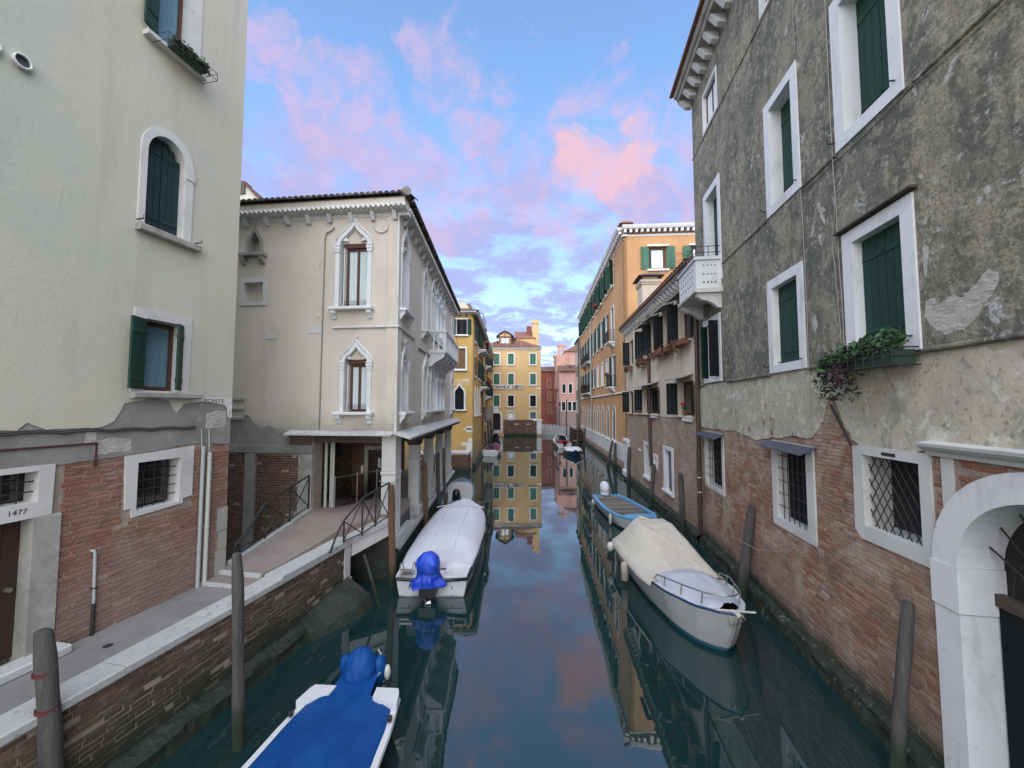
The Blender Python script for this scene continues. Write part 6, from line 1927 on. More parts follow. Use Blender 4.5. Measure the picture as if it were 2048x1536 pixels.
MB().box(FYS, 0.3, 13.39, -8.5, -0.3, 0, 13.1).build("side_wall", "plaster_yellow", root)
w = plain_window(FY, root, 0.50, 1.40, 11.3, 12.6, "dark", fw=0.1)
for a, b in ((0.12, 0.46), (1.44, 1.80)):
    shutter_leaf(FY, w, a, b, 0.09, 11.3, 12.6, "shutter_green", 2, louvre=True)
w = plain_window(FY, root, 0.62, 1.45, 8.35, 10.1, "shutter", "shutter_brown", fw=0.14)
w = stone_window(FY, root, ogee(0.58, 1.64, 4.9, 6.28, 7.25), yh[2], 0.05, 0.25, "stone_carved", sill=(0.5, 1.7, 4.78, 4.895, 0.16))
MB().box(FY, 0.73, 1.49, -0.2, -0.15, 4.92, 6.9).build("shutter", "shutter_dark", w)
for u, z in ys:
    plain_window(FYS, root, u - 0.5, u + 0.5, z, z + 1.75, "open", "shutter_brown" if z < 9 and u < 3 else "shutter_green", fw=0.12)
for h in ysl:
    u = (h[0][0] + h[1][0]) / 2
    w = stone_window(FYS, root, ogee(u - 0.55, u + 0.55, 4.4, 6.02, 7.0), h, 0.05, 0.25, "stone_carved", sill=(u - 0.65, u + 0.65, 4.27, 4.395, 0.22))
    MB().box(FYS, u - 0.41, u + 0.41, -0.2, -0.15, 4.42, 6.7).build("shutter", "shutter_dark", w)
for u0, u1, z in ((7.0, 11.2, 7.2), (4.9, 8.9, 10.75)):
    iron_balcony(FYS, root, u0, u1, z, 1.05, 0.8)
for a, b, c, d in ((-0.003, 0.5, 3.0, 3.5), (-0.003, 0.9, 1.9, 2.15), (-0.003, 0.35, 2.153, 2.5), (-0.003, 0.5, 0.9, 1.9), (0.05, 0.75, 3.2, 3.32), (0.3, 0.9, 7.3, 7.45)):
    MB().cbox(FY, a, b, -0.02, 0.012, c, d, 0.004).build("stone_block", "stone_white", root)
MB().box(FY, 0.22, 1.8, 0.0, 0.01, 6.9, 7.5).build("plaster_panel", "plaster_gold", root)
for F, a, b in ((FY, -0.35, 9), (FYS, 0.0, 13.5)):
    MB().sweep_u(F, [(-0.2, 13.0), (0.04, 13.0), (0.40, 13.15), (0.46, 13.25), (-0.2, 13.3)], a, b).build("cornice", "stone_carved", root)
    m = MB()
    for i in range(int((b - a) / 0.55)):
        u = a + 0.3 + i * 0.55
        m.box(F, u, u + 0.14, 0.0, 0.34, 12.86, 13.02)
    m.build("dentils", "wood_beam", root, kind="stuff")
MB().add([FY.pt(-0.5, 0.5, 13.3), FY.pt(9, 0.5, 13.3), FYS.pt(13.5, 0.5, 13.3), FY.pt(3.0, -3.5, 14.6), FY.pt(9, -3.5, 14.6), FYS.pt(13.5, -3.0, 14.6)], [(0, 1, 4, 3), (0, 3, 5, 2)]).build("roof", "roof_tile", root)
MB().prism([FY.pt(0.75, -4.5, 13.2), FY.pt(0.75, -4.5, 14.6), FY.pt(1.2, -4.5, 15.3), FY.pt(9, -4.5, 15.3), FY.pt(9, -4.5, 13.2)], FY.n * -6).build("attic_wall", "plaster_cream", root)
MB().hexa([FY.pt(0.55, -4.3, 14.6), FY.pt(9, -4.3, 14.6), FY.pt(9, -10.7, 14.6), FY.pt(0.55, -10.7, 14.6), FY.pt(0.9, -6.2, 15.6), FY.pt(9, -6.2, 15.6), FY.pt(9, -8.6, 15.6), FY.pt(0.9, -8.6, 15.6)]).build("roof", "roof_tile", root)
MB().tube([FYS.pt(9.4, 0.1, 12.9), FYS.pt(9.4, 0.1, 1.0)], 0.07, 6).build("drainpipe", "pipe_brown", root)
MB().hexa([FYS.pt(0, -0.05, -1), FYS.pt(13.4, -0.05, -1), FYS.pt(13.4, 0.6, -1), FYS.pt(0, 0.6, -1), FYS.pt(0, -0.05, 0.5), FYS.pt(13.4, -0.05, 0.5), FYS.pt(13.4, 0.25, 0.35), FYS.pt(0, 0.25, 0.35)]).build("footing", "algae_ledge", root)
bk = MB()
rr = [(0.0, 0.05), (0.25, 0.3), (0.6, 0.42), (1.2, 0.5), (1.9, 0.55)]
rings = [[FYS.pt(10.6 + r * math.cos(2 * math.pi * k / 12), 0.62 + r * math.sin(2 * math.pi * k / 12), 3.2 + z) for k in range(12)] for z, r in rr]
bk.loft(rings, True, True)
bk.tube([FYS.pt(10.2, 0, 3.4), FYS.pt(10.4, 0.5, 3.35), FYS.pt(10.9, 0.5, 3.35), FYS.pt(11.0, 0, 3.4)], 0.05, 5)
tag(bk.build("wall_basket", "cement_grey", root))
# second, longer house up to the hotel
root = thing("town_house", (-6, 56, 0), "weathered ochre house with balconies and a roof terrace just before the hotel", "house")
yy = [(16.2, 10.4), (19.5, 10.4), (24.0, 10.4), (28.5, 10.4), (16.2, 6.6), (20, 6.6), (24.0, 6.6), (28.5, 6.6), (16.5, 3.0), (21.0, 3.0), (26.0, 3.0)]
MB().wplate(FYS, rect(13.42, 34.5, -1, 13.0), [rect(u - 0.5, u + 0.5, z, z + 1.8) for u, z in yy], -0.06, 0.28).build("wall", "plaster_yellow", root)
MB().box(FYS, 13.42, 34.5, -8.5, -0.36, 0, 12.9).build("side_wall", "plaster_yellow", root)
for u, z in yy:
    plain_window(FYS, root, u - 0.5, u + 0.5, z, z + 1.8, "open" if z > 4 else "shutter", "shutter_green", fw=0.12, o=-0.06)
for u0, u1, z in ((15.3, 20.6, 10.2), (15.3, 20.6, 6.4)):
    iron_balcony(FYS, root, u0, u1, z, 1.05, 0.7)
MB().sweep_u(FYS, [(-0.2, 12.9), (0.0, 12.9), (0.36, 13.1), (0.4, 13.2), (-0.2, 13.25)], 13.5, 34.5).build("cornice", "stone_carved", root)
MB().hexa([FYS.pt(13.5, 0.45, 13.25), FYS.pt(34.5, 0.45, 13.25), FYS.pt(34.5, -8.5, 13.25), FYS.pt(13.5, -8.5, 13.25), FYS.pt(13.5, -3, 14.3), FYS.pt(34.5, -3, 14.3), FYS.pt(34.5, -5, 14.3), FYS.pt(13.5, -5, 14.3)]).build("roof", "roof_tile", root)
MB().hexa([FYS.pt(13.4, -0.05, -1), FYS.pt(34.5, -0.05, -1), FYS.pt(34.5, 0.6, -1), FYS.pt(13.4, 0.6, -1), FYS.pt(13.4, -0.05, 0.5), FYS.pt(34.5, -0.05, 0.5), FYS.pt(34.5, 0.25, 0.35), FYS.pt(13.4, 0.25, 0.35)]).build("footing", "algae_ledge", root)
tr_ = MB()
for u in (14.5, 17.0, 19.5):
    for o in (-0.3, -2.6):
        tr_.tube([FYS.pt(u, o, 13.3), FYS.pt(u, o, 16.6)], 0.04, 5)
for z in (15.2, 16.6):
    tr_.tube([FYS.pt(14.5, -0.3, z), FYS.pt(19.5, -0.3, z), FYS.pt(19.5, -2.6, z), FYS.pt(14.5, -2.6, z), FYS.pt(14.5, -0.3, z)], 0.03, 5)
tr_.box(FYS, 14.3, 19.7, -2.8, -0.1, 14.5, 14.6)
tr_.build("roof_terrace", "iron", root)
tp = thing("terrace_plant", FYS.pt(16, -1.4, 14.6), "bushy green plants on the roof terrace above the ochre house", "plant")
f = MB()
for u in (14.8, 15.6, 16.4, 17.3, 18.2):
    foliage(f, FYS.pt(u, -0.9 + 0.3 * math.sin(u * 3), 15.4 + 0.5 * math.sin(u * 5)), (0.6, 0.7, 0.8), 70, 0.16, rg4, 0.2)
f.build("foliage", "leaf_dark", tp)
f = MB()
for u in (14.8, 16.4, 18.2):
    f.tube([FYS.pt(u, -0.9, 14.6), FYS.pt(u + 0.1, -0.85, 15.6)], [0.05, 0.03], 5)
f.build("stem", "wood_beam", tp)
for u0, z, lb in ((5.2, 11.6, "green trailing plants on the upper balcony of the yellow corner house"), (9.0, 7.9, "red flowers on the lower balcony of the yellow corner house")):
    fb = thing("flower_box", FYS.pt(u0, 0.8, z), lb, "flower box")
    MB().box(FYS, u0 - 0.3, u0 + 2.2, 0.70, 0.95, z - 0.2, z).build("trough", "terracotta", fb)
    f = MB()
    for j in range(8):
        foliage(f, FYS.pt(u0 + j * 0.3, 0.85, z + 0.1), (0.25, 0.22, 0.22), 24, 0.08, rg4, 0.3)
    f.build("foliage", "leaf_green" if z > 9 else "flower_red", fb)
# garden wall before the yellow house
gw_ = thing("garden_wall", (-3.6, 31, 0), "low brick wall with white coping in front of the yellow corner house", "wall")
GW = Fac((-3.3, 26.6), 3.0, 1)
FGW = Fac((-3.45, 31.2), -1.0, 1)
MB().box(FGW, 0, 1.9, -4, 0, -1, 1.35).build("core", "brick_dark", gw_)
MB().cbox(FGW, 0, 1.9, -4, 0.06, 1.353, 1.5, 0.02).build("coping", "stone_coping", gw_)

# ------------------------------------------------------------------ beyond the hotel: quay, red house, pink house
MB().box(WORLD, 4.9, 24, 72, 130, -1, 0.95).build("quay", "asphalt", kind="structure")
MB().box(WORLD, 5.15, 24, 71.5, 71.998, -1, 0.99).build("quay_edge", "stone_coping", kind="structure")
FRD = Fac((7.9, 92), 90, 1)
root = thing("town_house", (9, 95, 0), "dark red house standing behind the hotel corner", "house")
rdh = [(u, z) for z in (3.6, 6.6, 9.6) for u in (0.9, 2.6)]
MB().wplate(FRD, rect(-2.0, 3.55, 0.9, 13.4), [rect(u - 0.35, u + 0.35, z, z + 1.9) for u, z in rdh], 0, 0.25).build("wall", "plaster_red", root)
MB().box(FRD, -2.0, 3.55, -10, -0.27, 0.9, 13.3).build("side_wall", "plaster_red", root)
for u, z in rdh:
    plain_window(FRD, root, u - 0.35, u + 0.35, z, z + 1.9, "shutter", "shutter_brown", "plaster_pink", fw=0.1)
MB().cbox(FRD, -2.0, 3.7, -0.2, 0.4, 13.4, 13.7, 0.03).build("cornice", "stone_dirty", root)
MB().hexa([FRD.pt(-2, 0.5, 13.7), FRD.pt(3.8, 0.5, 13.7), FRD.pt(3.8, -10, 13.7), FRD.pt(-2, -10, 13.7), FRD.pt(-2, -3, 14.8), FRD.pt(3.8, -3, 14.8), FRD.pt(3.8, -6, 14.8), FRD.pt(-2, -6, 14.8)]).build("roof", "roof_tile", root)
MB().box(FRD, 2.3, 3.4, -3, -1.5, 14.2, 17.0).box(FRD, 2.1, 3.6, -3.2, -1.3, 17.003, 17.5).build("chimney", "plaster_orange", root)
FPK = Fac((10.2, 84), 92, 1)
FPS = Fac((10.2, 84), -3, -1)
root = thing("town_house", (13, 86, 0), "pink house with dark windows and a pair of pink chimneys at the far right", "house")
ph = [(0.9, 4.2), (2.2, 4.2), (3.2, 4.2), (4.1, 4.2), (5.0, 4.2), (1.0, 8.0), (2.4, 8.0), (4.2, 8.0)]
MB().wplate(FPK, rect(0, 12, 0.9, 12.6), [rect(u - 0.35, u + 0.35, z, z + 1.9) for u, z in ph], 0, 0.25).build("wall", "plaster_pink", root)
MB().box(FPK, 0, 12, -9, -0.27, 0.9, 12.5).build("side_wall", "plaster_pink", root)
for u, z in ph:
    plain_window(FPK, root, u - 0.35, u + 0.35, z, z + 1.9, "shutter", "shutter_dark", fw=0.1)
MB().box(FPK, 1.6, 12, -12, -3.0, 9, 17.4).build("upper_wall", "plaster_pink", root)
MB().hexa([FPK.pt(-0.1, 0.5, 12.6), FPK.pt(12, 0.5, 12.6), FPK.pt(12, -3.0, 14.2), FPK.pt(-0.1, -3.0, 14.2), FPK.pt(-0.1, 0.5, 12.78), FPK.pt(12, 0.5, 12.78), FPK.pt(12, -3.0, 14.4), FPK.pt(-0.1, -3.0, 14.4)]).build("roof", "roof_tile", root)
MB().hexa([FPK.pt(1.3, -2.6, 17.4), FPK.pt(12, -2.6, 17.4), FPK.pt(12, -12, 17.4), FPK.pt(1.3, -12, 17.4), FPK.pt(4.5, -6, 19.4), FPK.pt(12, -6, 19.4), FPK.pt(12, -8, 19.4), FPK.pt(4.5, -8, 19.4)]).build("roof", "roof_tile", root)
MB().box(FPK, -0.35, 1.598, -9, -2.6, 9, 16.6).build("stair_wall", "plaster_pink", root)
m = MB()
for u in (0.1, 1.1):
    m.box(FPK, u, u + 0.6, -4.2, -3.4, 16.5, 18.6).box(FPK, u - 0.12, u + 0.72, -4.3, -3.3, 18.603, 19.2)
m.build("chimney", "plaster_pink", root)
MB().tube([FPK.pt(4.6, -2.9, 17.2), FPK.pt(4.6, -2.9, 13.9)], 0.12, 6).build("drainpipe", "stone_carved", root)
MB().sphere(FPK.pt(2.6, -1.5, 13.9), 0.45, 9, 6).build("satellite_dish", "zinc", root)
# lamp post and steps on the far quay
lp = thing("street_lamp", (9.05, 74, 0.95), "thin dark street lamp on the quay before the pink house", "street lamp")
MB().tube([(9.05, 74, 0.95), (9.05, 74, 5.2)], [0.06, 0.04], 6).build("pole", "iron", lp)
MB().tube([(9.05, 74, 5.2), (9.05, 74, 5.3), (9.05, 74, 5.75), (9.05, 74, 5.9)], [0.08, 0.12, 0.22, 0.05], 8).build("lantern", "iron", lp)
rl = thing("quay_railing", (7, 72, 1), "thin iron railing along the far quay edge", "railing")
m = MB()
for i in range(8):
    MB().tube([(5.4 + i * 0.7, 72.3, 0.95), (5.4 + i * 0.7, 72.3, 1.9)], 0.025, 5).build("post", "iron", rl)
MB().tube([(5.4, 72.3, 1.88), (10.3, 72.3, 1.88)], 0.025, 5).build("handrail", "iron", rl)
ws = thing("water_steps", FO.pt(28, 0.8, 0), "dark red timber steps down to the water at the end of the orange house", "steps")
for i in range(5):
    MB().box(FO, 27.0, 30.4, 0.25, 1.9 - i * 0.0, 0.25 + i * 0.34, 0.42 + i * 0.34).build("plank", "wood_brown", ws)
for u in (27.0, 30.3):
    MB().box(FO, u, u + 0.12, 1.7, 1.95, -1.5, 2.1).build("post", "wood_beam", ws)


# ------------------------------------------------------------------ boats
def axis(stern, bow):
    a, b = Vector((*stern, 0)), Vector((*bow, 0))
    d = (b - a).normalized()
    F = Fac(stern, 0, 1)
    F.d = d
    F.n = Vector((d.y, -d.x, 0))
    return F, (b - a).length


def prof(t, tab):
    for (a, x), (b, y) in zip(tab, tab[1:]):
        if a <= t <= b:
            k = (t - a) / (b - a)
            k = k * k * (3 - 2 * k) * 0.4 + k * 0.6
            return x + (y - x) * k
    return tab[-1][1]


def hull(F, L, root, hb, sheer, mats, gun=0.10, bottom=-0.25, n=26, band=0.07, flare=0.84, floor=None):
    """mats: gunwale, rubbing strip, topside, lower side, transom"""
    mb = MB()
    rings = []
    for i in range(n + 1):
        t = i / n
        t = 1 - (1 - t) ** 1.35
        b, z = max(0.012, prof(t, hb)), prof(t, sheer)
        bi = max(0.004, b - gun)
        rk = 0.10 * L * max(0, t - 0.82) / 0.18        # raked stem
        half = [(bi, z - 0.10, 0), (bi, z - 0.004, 0), (b, z, 0), (b + 0.015, z - band * 0.5, 0), (b, z - band, 0.02), (b * (0.55 + flare * 0.45), z * 0.5, 0.35), (b * flare, 0.10, 0.7), (b * flare * 0.96, -0.02, 0.85), (0.0, bottom, 1.0)]
        P = [F.pt(t * L - rk * k, y, zz) for y, zz, k in half]
        Q = [F.pt(t * L - rk * k, -y, zz) for y, zz, k in half[:-1]][::-1]
        rings.append(P + Q)
    m = len(rings[0])
    sec = [0, 0, 1, 1, 2, 2, 3, 3, 3, 3, 2, 2, 1, 1, 0, 0]
    for i in range(n):
        for k in range(m - 1):
            mb.add([rings[i][k], rings[i][k + 1], rings[i + 1][k + 1], rings[i + 1][k]], [(0, 1, 2, 3)], sec[k], k in (5, 6, 9, 10))
    mb.add(rings[0][1:-1], [tuple(range(m - 2))], 4)
    k2 = m // 2
    e = rings[n]
    for k in range(k2):
        mb.add([e[k], e[k + 1], e[m - 2 - k], e[m - 1 - k]], [(0, 1, 2, 3)], sec[k])
    h = mb.build("hull", mats, root)
    # merge for smooth sides
    bm = bmesh.new()
    bm.from_mesh(h.data)
    bmesh.ops.remove_doubles(bm, verts=bm.verts, dist=0.0005)
    bm.to_mesh(h.data)
    bm.free()
    if floor:
        z, mt, t1 = floor
        fl = MB()
        k = int(t1 * L / 0.24)
        for i in range(k):
            t0, t2 = i / k * t1, (i + 0.93) / k * t1
            b0, b2 = prof(t0, hb) - gun * 0.9, prof(t2, hb) - gun * 0.9
            dzz = 0.008 * math.sin(i * 2.1)
            fl.hexa([F.pt(t0 * L, -b0, z - 0.03 + dzz), F.pt(t0 * L, b0, z - 0.03 + dzz), F.pt(t2 * L, b2, z - 0.03 + dzz), F.pt(t2 * L, -b2, z - 0.03 + dzz), F.pt(t0 * L, -b0, z + dzz), F.pt(t0 * L, b0, z + dzz), F.pt(t2 * L, b2, z + dzz), F.pt(t2 * L, -b2, z + dzz)])
        return h, fl
    return h


def cover(F, L, root, hb, sheer, crown, mat, t0=0.02, t1=0.98, inset=0.02, drop=0.06, n=44, m=22, wr=0.015, seed=0.0, shape=0.75, name="cover", shift=0.0, fold=0.0, tent=None):
    """fabric stretched over the gunwales; crown(t) height of the ridge over the sheer, shape the fullness"""
    mb = MB()
    rings = []
    for i in range(n + 1):
        t = t0 + (t1 - t0) * i / n
        b, z = max(0.02, prof(t, hb) - inset), prof(t, sheer)
        c = crown(t)
        R = []
        for k in range(m + 1):
            s = -1 + 2 * k / m
            q = 1 - abs(s) ** (2.0 + 2.0 * shape)
            y = b * s
            if tent:                      # flat-topped, with unequal falling sides
                q = min(1.0, (1 - s) / tent[0], (1 + s) / tent[1])
                q = q * q * (3 - 2 * q) * 0.35 + q * 0.65
            zz = z + 0.012 + c * q
            w = noise.noise(Vector((t * L * 0.9, s * 2.2, seed))) * wr + noise.noise(Vector((t * L * 2.6, s * 5, seed + 3))) * wr * 0.5
            if fold:
                pv = Vector((t * L * 0.8 + s * 0.9, s * 1.1 - t * L * 0.25, seed + 9))
                w += fold * (max(0.0, 1 - abs(noise.noise(pv)) * 7) + 0.6 * max(0.0, 1 - abs(noise.noise(pv * 1.9 + Vector((4, 2, 1)))) * 8))
            R.append(F.pt(t * L, y + shift * c * (1 - s * s), zz + w * min(1, 3 * (1 - abs(s)) + 0.15)))
        for s in (0, -1):
            e = R[s]
            edge = e - Vector((0, 0, drop)) + F.n * (0.03 if s else -0.03)
            R = [edge] + R if s == 0 else R + [edge]
        rings.append(R)
    mb.loft(rings, False, False)
    a = rings[0]
    mb.add(a + [q - Vector((0, 0, 0.16)) for q in a], [(k, k + 1, len(a) + k + 1, len(a) + k) for k in range(len(a) - 1)], 0, True)
    return mb.build(name, mat, root)


def outboard(F, u, root, z=0.55, s=1.0, cowl="boat_black", leg="boat_black", tilt=0.0, name="outboard_motor", o0=0.0):
    rings = []
    tab = [(-0.02, 0.15, 0.16), (0.06, 0.19, 0.22), (0.2, 0.20, 0.25), (0.34, 0.18, 0.23), (0.44, 0.13, 0.17), (0.48, 0.04, 0.06)]
    c = F.pt(u, o0, z)
    ax = F.d * math.sin(tilt) + Vector((0, 0, math.cos(tilt)))
    fx = F.d * math.cos(tilt) - Vector((0, 0, math.sin(tilt)))
    for h, a, b in tab:
        R = []
        for k in range(14):
            th = 2 * math.pi * k / 14
            e = 0.75
            x, y = math.copysign(abs(math.cos(th)) ** e, math.cos(th)), math.copysign(abs(math.sin(th)) ** e, math.sin(th))
            R.append(c + ax * h * s + F.n * a * s * y + fx * b * s * x)
        rings.append(R)
    m = MB().loft(rings).build(name, cowl, root)
    l = MB()
    for w, d_, z0, z1 in ((0.08, 0.10, -0.35, 0.0), (0.035, 0.09, -0.75, -0.34)):
        P = [c + ax * zz * s + F.n * sx * w * s + fx * sy * d_ * s for zz in (z0, z1) for sx, sy in ((-1, -1), (1, -1), (1, 1), (-1, 1))]
        l.hexa(P)
    l.hexa([c + ax * zz * s + F.n * sx * 0.22 * s + fx * sy * 0.10 * s for zz in (-0.12, 0.0) for sx, sy in ((-1, -1), (1, -1), (1, 1), (-1, 1))])
    l.tube([c + ax * -0.72 * s + fx * 0.16 * s, c + ax * -0.72 * s + fx * -0.18 * s], [0.03 * s, 0.06 * s], 8)
    l.build("motor_leg", leg, m)
    p = MB()
    hub = c + ax * -0.72 * s + fx * -0.22 * s
    for k in range(3):
        a = 2 * math.pi * k / 3
        e1 = F.n * math.cos(a) + ax * math.sin(a)
        e2 = F.n * -math.sin(a) + ax * math.cos(a)
        p.add([hub + e2 * 0.02 * s, hub + e1 * 0.14 * s + e2 * 0.06 * s + fx * 0.03 * s, hub + e1 * 0.16 * s - e2 * 0.03 * s, hub - e2 * 0.03 * s - fx * 0.03 * s], [(0, 1, 2, 3)])
    p.build("propeller", "steel", m)
    return m


def fender(F, u, side, b, z, root_label, mat="fender", L=0.5, r=0.09):
    q = F.pt(u, side * (b + r), z)
    m = MB().tube([q - Vector((0, 0, L / 2)), q - Vector((0, 0, L / 2 - 0.04)), q + Vector((0, 0, L / 2 - 0.06)), q + Vector((0, 0, L / 2))], [r * 0.5, r, r, r * 0.4], 10)
    o = m.build("fender", mat, None, root_label, "fender")
    MB().tube([q + Vector((0, 0, L / 2)), F.pt(u, side * (b - 0.05), z + L / 2 + 0.18)], 0.010, 4).build("rope", "rope", o)
    return o


GRP = "small boats moored along the canal"
# near blue covered boat, stern away from the camera
F, L = axis((-2.55, 6.62), (-2.85, 1.9))
root = thing("motorboat", F.pt(L / 2, 0, 0), "blue covered motorboat with white gunwales and dark red sides, nearest the camera", "boat", GRP)
hb = [(0, 0.74), (0.15, 0.84), (0.4, 0.92), (0.65, 0.84), (0.85, 0.52), (1, 0.02)]
sh = [(0, 0.50), (0.5, 0.52), (0.85, 0.62), (1, 0.75)]
hull(F, L, root, hb, sh, ["boat_white", "boat_white", "boat_red", "boat_navy", "boat_white"], gun=0.13)
cover(F, L, root, hb, sh, lambda t: 0.05 + 0.10 * math.sin(math.pi * min(1, t * 1.1)), "tarp_blue", 0.015, 0.97, 0.10, 0.03, wr=0.05, seed=2.0, shape=0.3, fold=0.012)
for s in (-1, 1):
    q = []
    for a, b in ((0.0, 0.34), (0.0, 0.70), (0.08, 0.74), (0.36, 0.80), (0.30, 0.66), (0.20, 0.36)):
        q.append(F.pt(a - 0.04, s * b, 0.50))
    MB().prism(q, Vector((0, 0, 0.115))).build("stern_deck", "boat_white", root)
    for a in (0.5, 1.5, 2.6):
        MB().tube([F.pt(a, s * (prof(a / L, hb) - 0.05), 0.52), F.pt(a, s * (prof(a / L, hb) - 0.05), 0.58)], [0.03, 0.045], 7).build("cleat", "iron", root)
# its motor under a blue hood
rg5 = random.Random(77)


def crease(p, k):
    """folds of bagged cloth: sharp valleys between soft pillows"""
    return abs(noise.noise(p * k)) * 1.6 - 0.35 + 0.5 * abs(noise.noise(p * k * 2.3 + Vector((3, 1, 7)))) - 0.12


def hood(F, u, z, s, mat, root, seed, o0=0.0, top=0.6, low=0.3, w=0.30, d=0.34, flare_=0.0, lean=0.0, wr=0.05, tie=True):
    """cloth bag over an outboard motor: crown above z, gathered at z, loose skirt below"""
    rings = []
    n = 44
    tab = []
    for i in range(9):
        t = i / 8
        tab.append((-low * (1 - t), 0.80 + flare_ * (1 - t) ** 1.3 + (0.06 if t < 1 else 0), 0.80 + flare_ * 0.8 * (1 - t)))
    if tie:
        tab[-1] = (0.0, 0.80, 0.80)
    for i in range(1, 13):
        t = i / 12
        r = (1 - t ** 2.6) ** 0.5 if t < 1 else 0.03
        b = 0.84 + 0.20 * math.sin(min(1, t * 1.5) * math.pi / 2)
        tab.append((top * t, b * max(r, 0.05), b * max(r, 0.05)))
    for h, a, b in tab:
        R = []
        for k in range(n):
            th = 2 * math.pi * k / n
            p = Vector((math.cos(th), math.sin(th), h * 3.0)) + Vector((seed, seed * 2, 0))
            am = wr * (1.0 if h > 0 else 1.9)
            q = 1 + am * 2.4 * crease(p, 1.3 if h > 0 else 2.0)
            zz = z + h * s + (0.03 * noise.noise(p * 2.5) if h > 0 else 0.07 * noise.noise(p * 1.2) * (-h / max(low, 0.01)))
            R.append(F.pt(u + b * d * s * math.cos(th) * q + lean * h, o0 + a * w * s * math.sin(th) * q, zz))
        rings.append(R)
    return MB().loft(rings, True, True).build("motor_cover", mat, root)


mc = outboard(F, -0.34, root, 0.36, 0.72, "boat_white", o0=0.10)
mc = hood(F, -0.36, 0.46, 1.0, "tarp_blue", root, 1.0, o0=0.10, top=0.54, low=0.16, w=0.28, d=0.28, flare_=0.10, lean=-0.10, wr=0.055, tie=False)
MB().loft([[F.pt(a, 0.06 + b * (0.33 + 0.10 * a), z + 0.015 * math.sin(b * 7)) for b in (-1, -0.6, -0.2, 0.2, 0.6, 1)] for a, z in ((-0.36, 0.62), (-0.15, 0.60), (0.05, 0.58), (0.30, 0.57), (0.55, 0.56))], False, False).build("cover_flap", "tarp_blue", root)
for s in (-1, 1):
    q = MB()
    rr = [[F.pt(-0.50 + 0.13 * math.cos(2 * math.pi * k / 10) * e, 0.10 + s * (0.27 + 0.03 * z) + 0.12 * math.sin(2 * math.pi * k / 10) * e, 0.36 + z * 0.40 + 0.02 * math.sin(k * 2.2)) for k in range(10)] for z, e in ((0, 0.7), (0.4, 1.0), (0.8, 1.0), (1.05, 0.75), (1.15, 0.2))]
    q.loft(rr).build("cover_flap", "tarp_blue", mc)
MB().tube([F.pt(-0.56, -0.14, 0.90), F.pt(-0.55, -0.22, 0.78), F.pt(-0.42, -0.26, 0.62), F.pt(-0.25, -0.20, 0.56)], 0.009, 5).build("cord", "sign_white", mc)
MB().sphere(F.pt(-0.5, -0.34, 0.55), 0.10, 9, 6, 0, (0.6, 0.6, 1.3)).build("float", "fender_white", mc)
fender(F, 1.35, -1, 0.88, 0.18, "old yellowish fender hanging on the red side of the near blue boat", "fender")

# white boat with fitted white cover and blue bagged motor
F, L = axis((-2.20, 10.95), (-2.12, 18.0))
root = thing("motorboat", F.pt(L / 2, 0, 0), "white motorboat under a fitted white cover with a bright blue bagged motor", "boat", GRP)
hb = [(0, 0.97), (0.25, 1.10), (0.5, 1.13), (0.72, 1.05), (0.88, 0.78), (0.96, 0.42), (1, 0.03)]
sh = [(0, 0.58), (0.5, 0.66), (0.85, 0.82), (1, 0.95)]
hull(F, L, root, hb, sh, ["boat_white", "boat_black", "boat_white", "boat_white", "boat_white"], gun=0.12, band=0.09, flare=0.93)


def cr2(t):
    return 0.05 + 0.34 * (1 / (1 + math.exp(-(t - 0.24) * 18))) * (1 / (1 + math.exp((t - 0.80) * 26)))


cv = cover(F, L, root, hb, sh, cr2, "tarp_white", 0.085, 0.985, -0.012, 0.14, n=64, m=30, wr=0.035, seed=4.0, shape=0.55, fold=0.018)
s = MB()
for sy in (-0.32, 0.34):
    s.tube([F.pt(t * L, sy * (1.0 + 0.3 * t), prof(t, sh) + cr2(t) + 0.012) for t in [0.22 + 0.05 * i for i in range(11)]], 0.018, 5)
s.tube([F.pt(L * (0.80 - 0.02 * abs(k) / 5), k / 10 * 1.4, prof(0.8, sh) + cr2(0.78) * (1 - (abs(k) / 11) ** 3) + 0.02) for k in range(-7, 8)], 0.02, 5)
s.build("seam", "tarp_white", cv)
for y in (-0.62, 0.55):
    MB().box(F, -0.012, -0.002, y, y + 0.02, 0.20, 0.30).build("registration_mark", "boat_black", root)
MB().box(F, -0.02, 0.80, -0.86, 0.86, 0.30, 0.47).build("stern_well", "boat_white", root)
for a, b in ((-0.88, -0.40), (0.32, 0.88)):
    MB().cbox(F, -0.01, 0.16, a, b, 0.47, 0.53, 0.02).cbox(F, 0.30, 0.66, a, b, 0.472, 0.58, 0.03).build("stern_seat", "boat_white", root)
MB().tube([F.pt(-0.05, -0.95, 0.50), F.pt(-0.06, -0.30, 0.46)], 0.045, 7).tube([F.pt(-0.05, 0.30, 0.46), F.pt(-0.05, 0.97, 0.50), F.pt(0.5, 1.06, 0.54), F.pt(3.5, 1.16, 0.60)], 0.045, 7).build("rubbing_strake", "boat_black", root)
ld = MB()
for y in (-0.86, -0.52):
    ld.tube([F.pt(0.30, y, 0.62), F.pt(0.22, y, 0.86), F.pt(0.02, y, 0.84), F.pt(-0.06, y, 0.45)], 0.018, 6)
ld.cbox(F, -0.04, 0.22, -0.84, -0.54, 0.56, 0.60, 0.01).box(F, -0.02, 0.02, -0.86, -0.52, 0.68, 0.73)
ld.build("boarding_ladder", "steel", root)
mo = outboard(F, -0.17, root, 0.58, 0.78, "boat_black", tilt=0.12, o0=-0.05)
MB().cbox(F, -0.36, 0.0, -0.26, 0.18, 0.12, 0.44, 0.05).build("motor_bracket", "boat_black", mo)
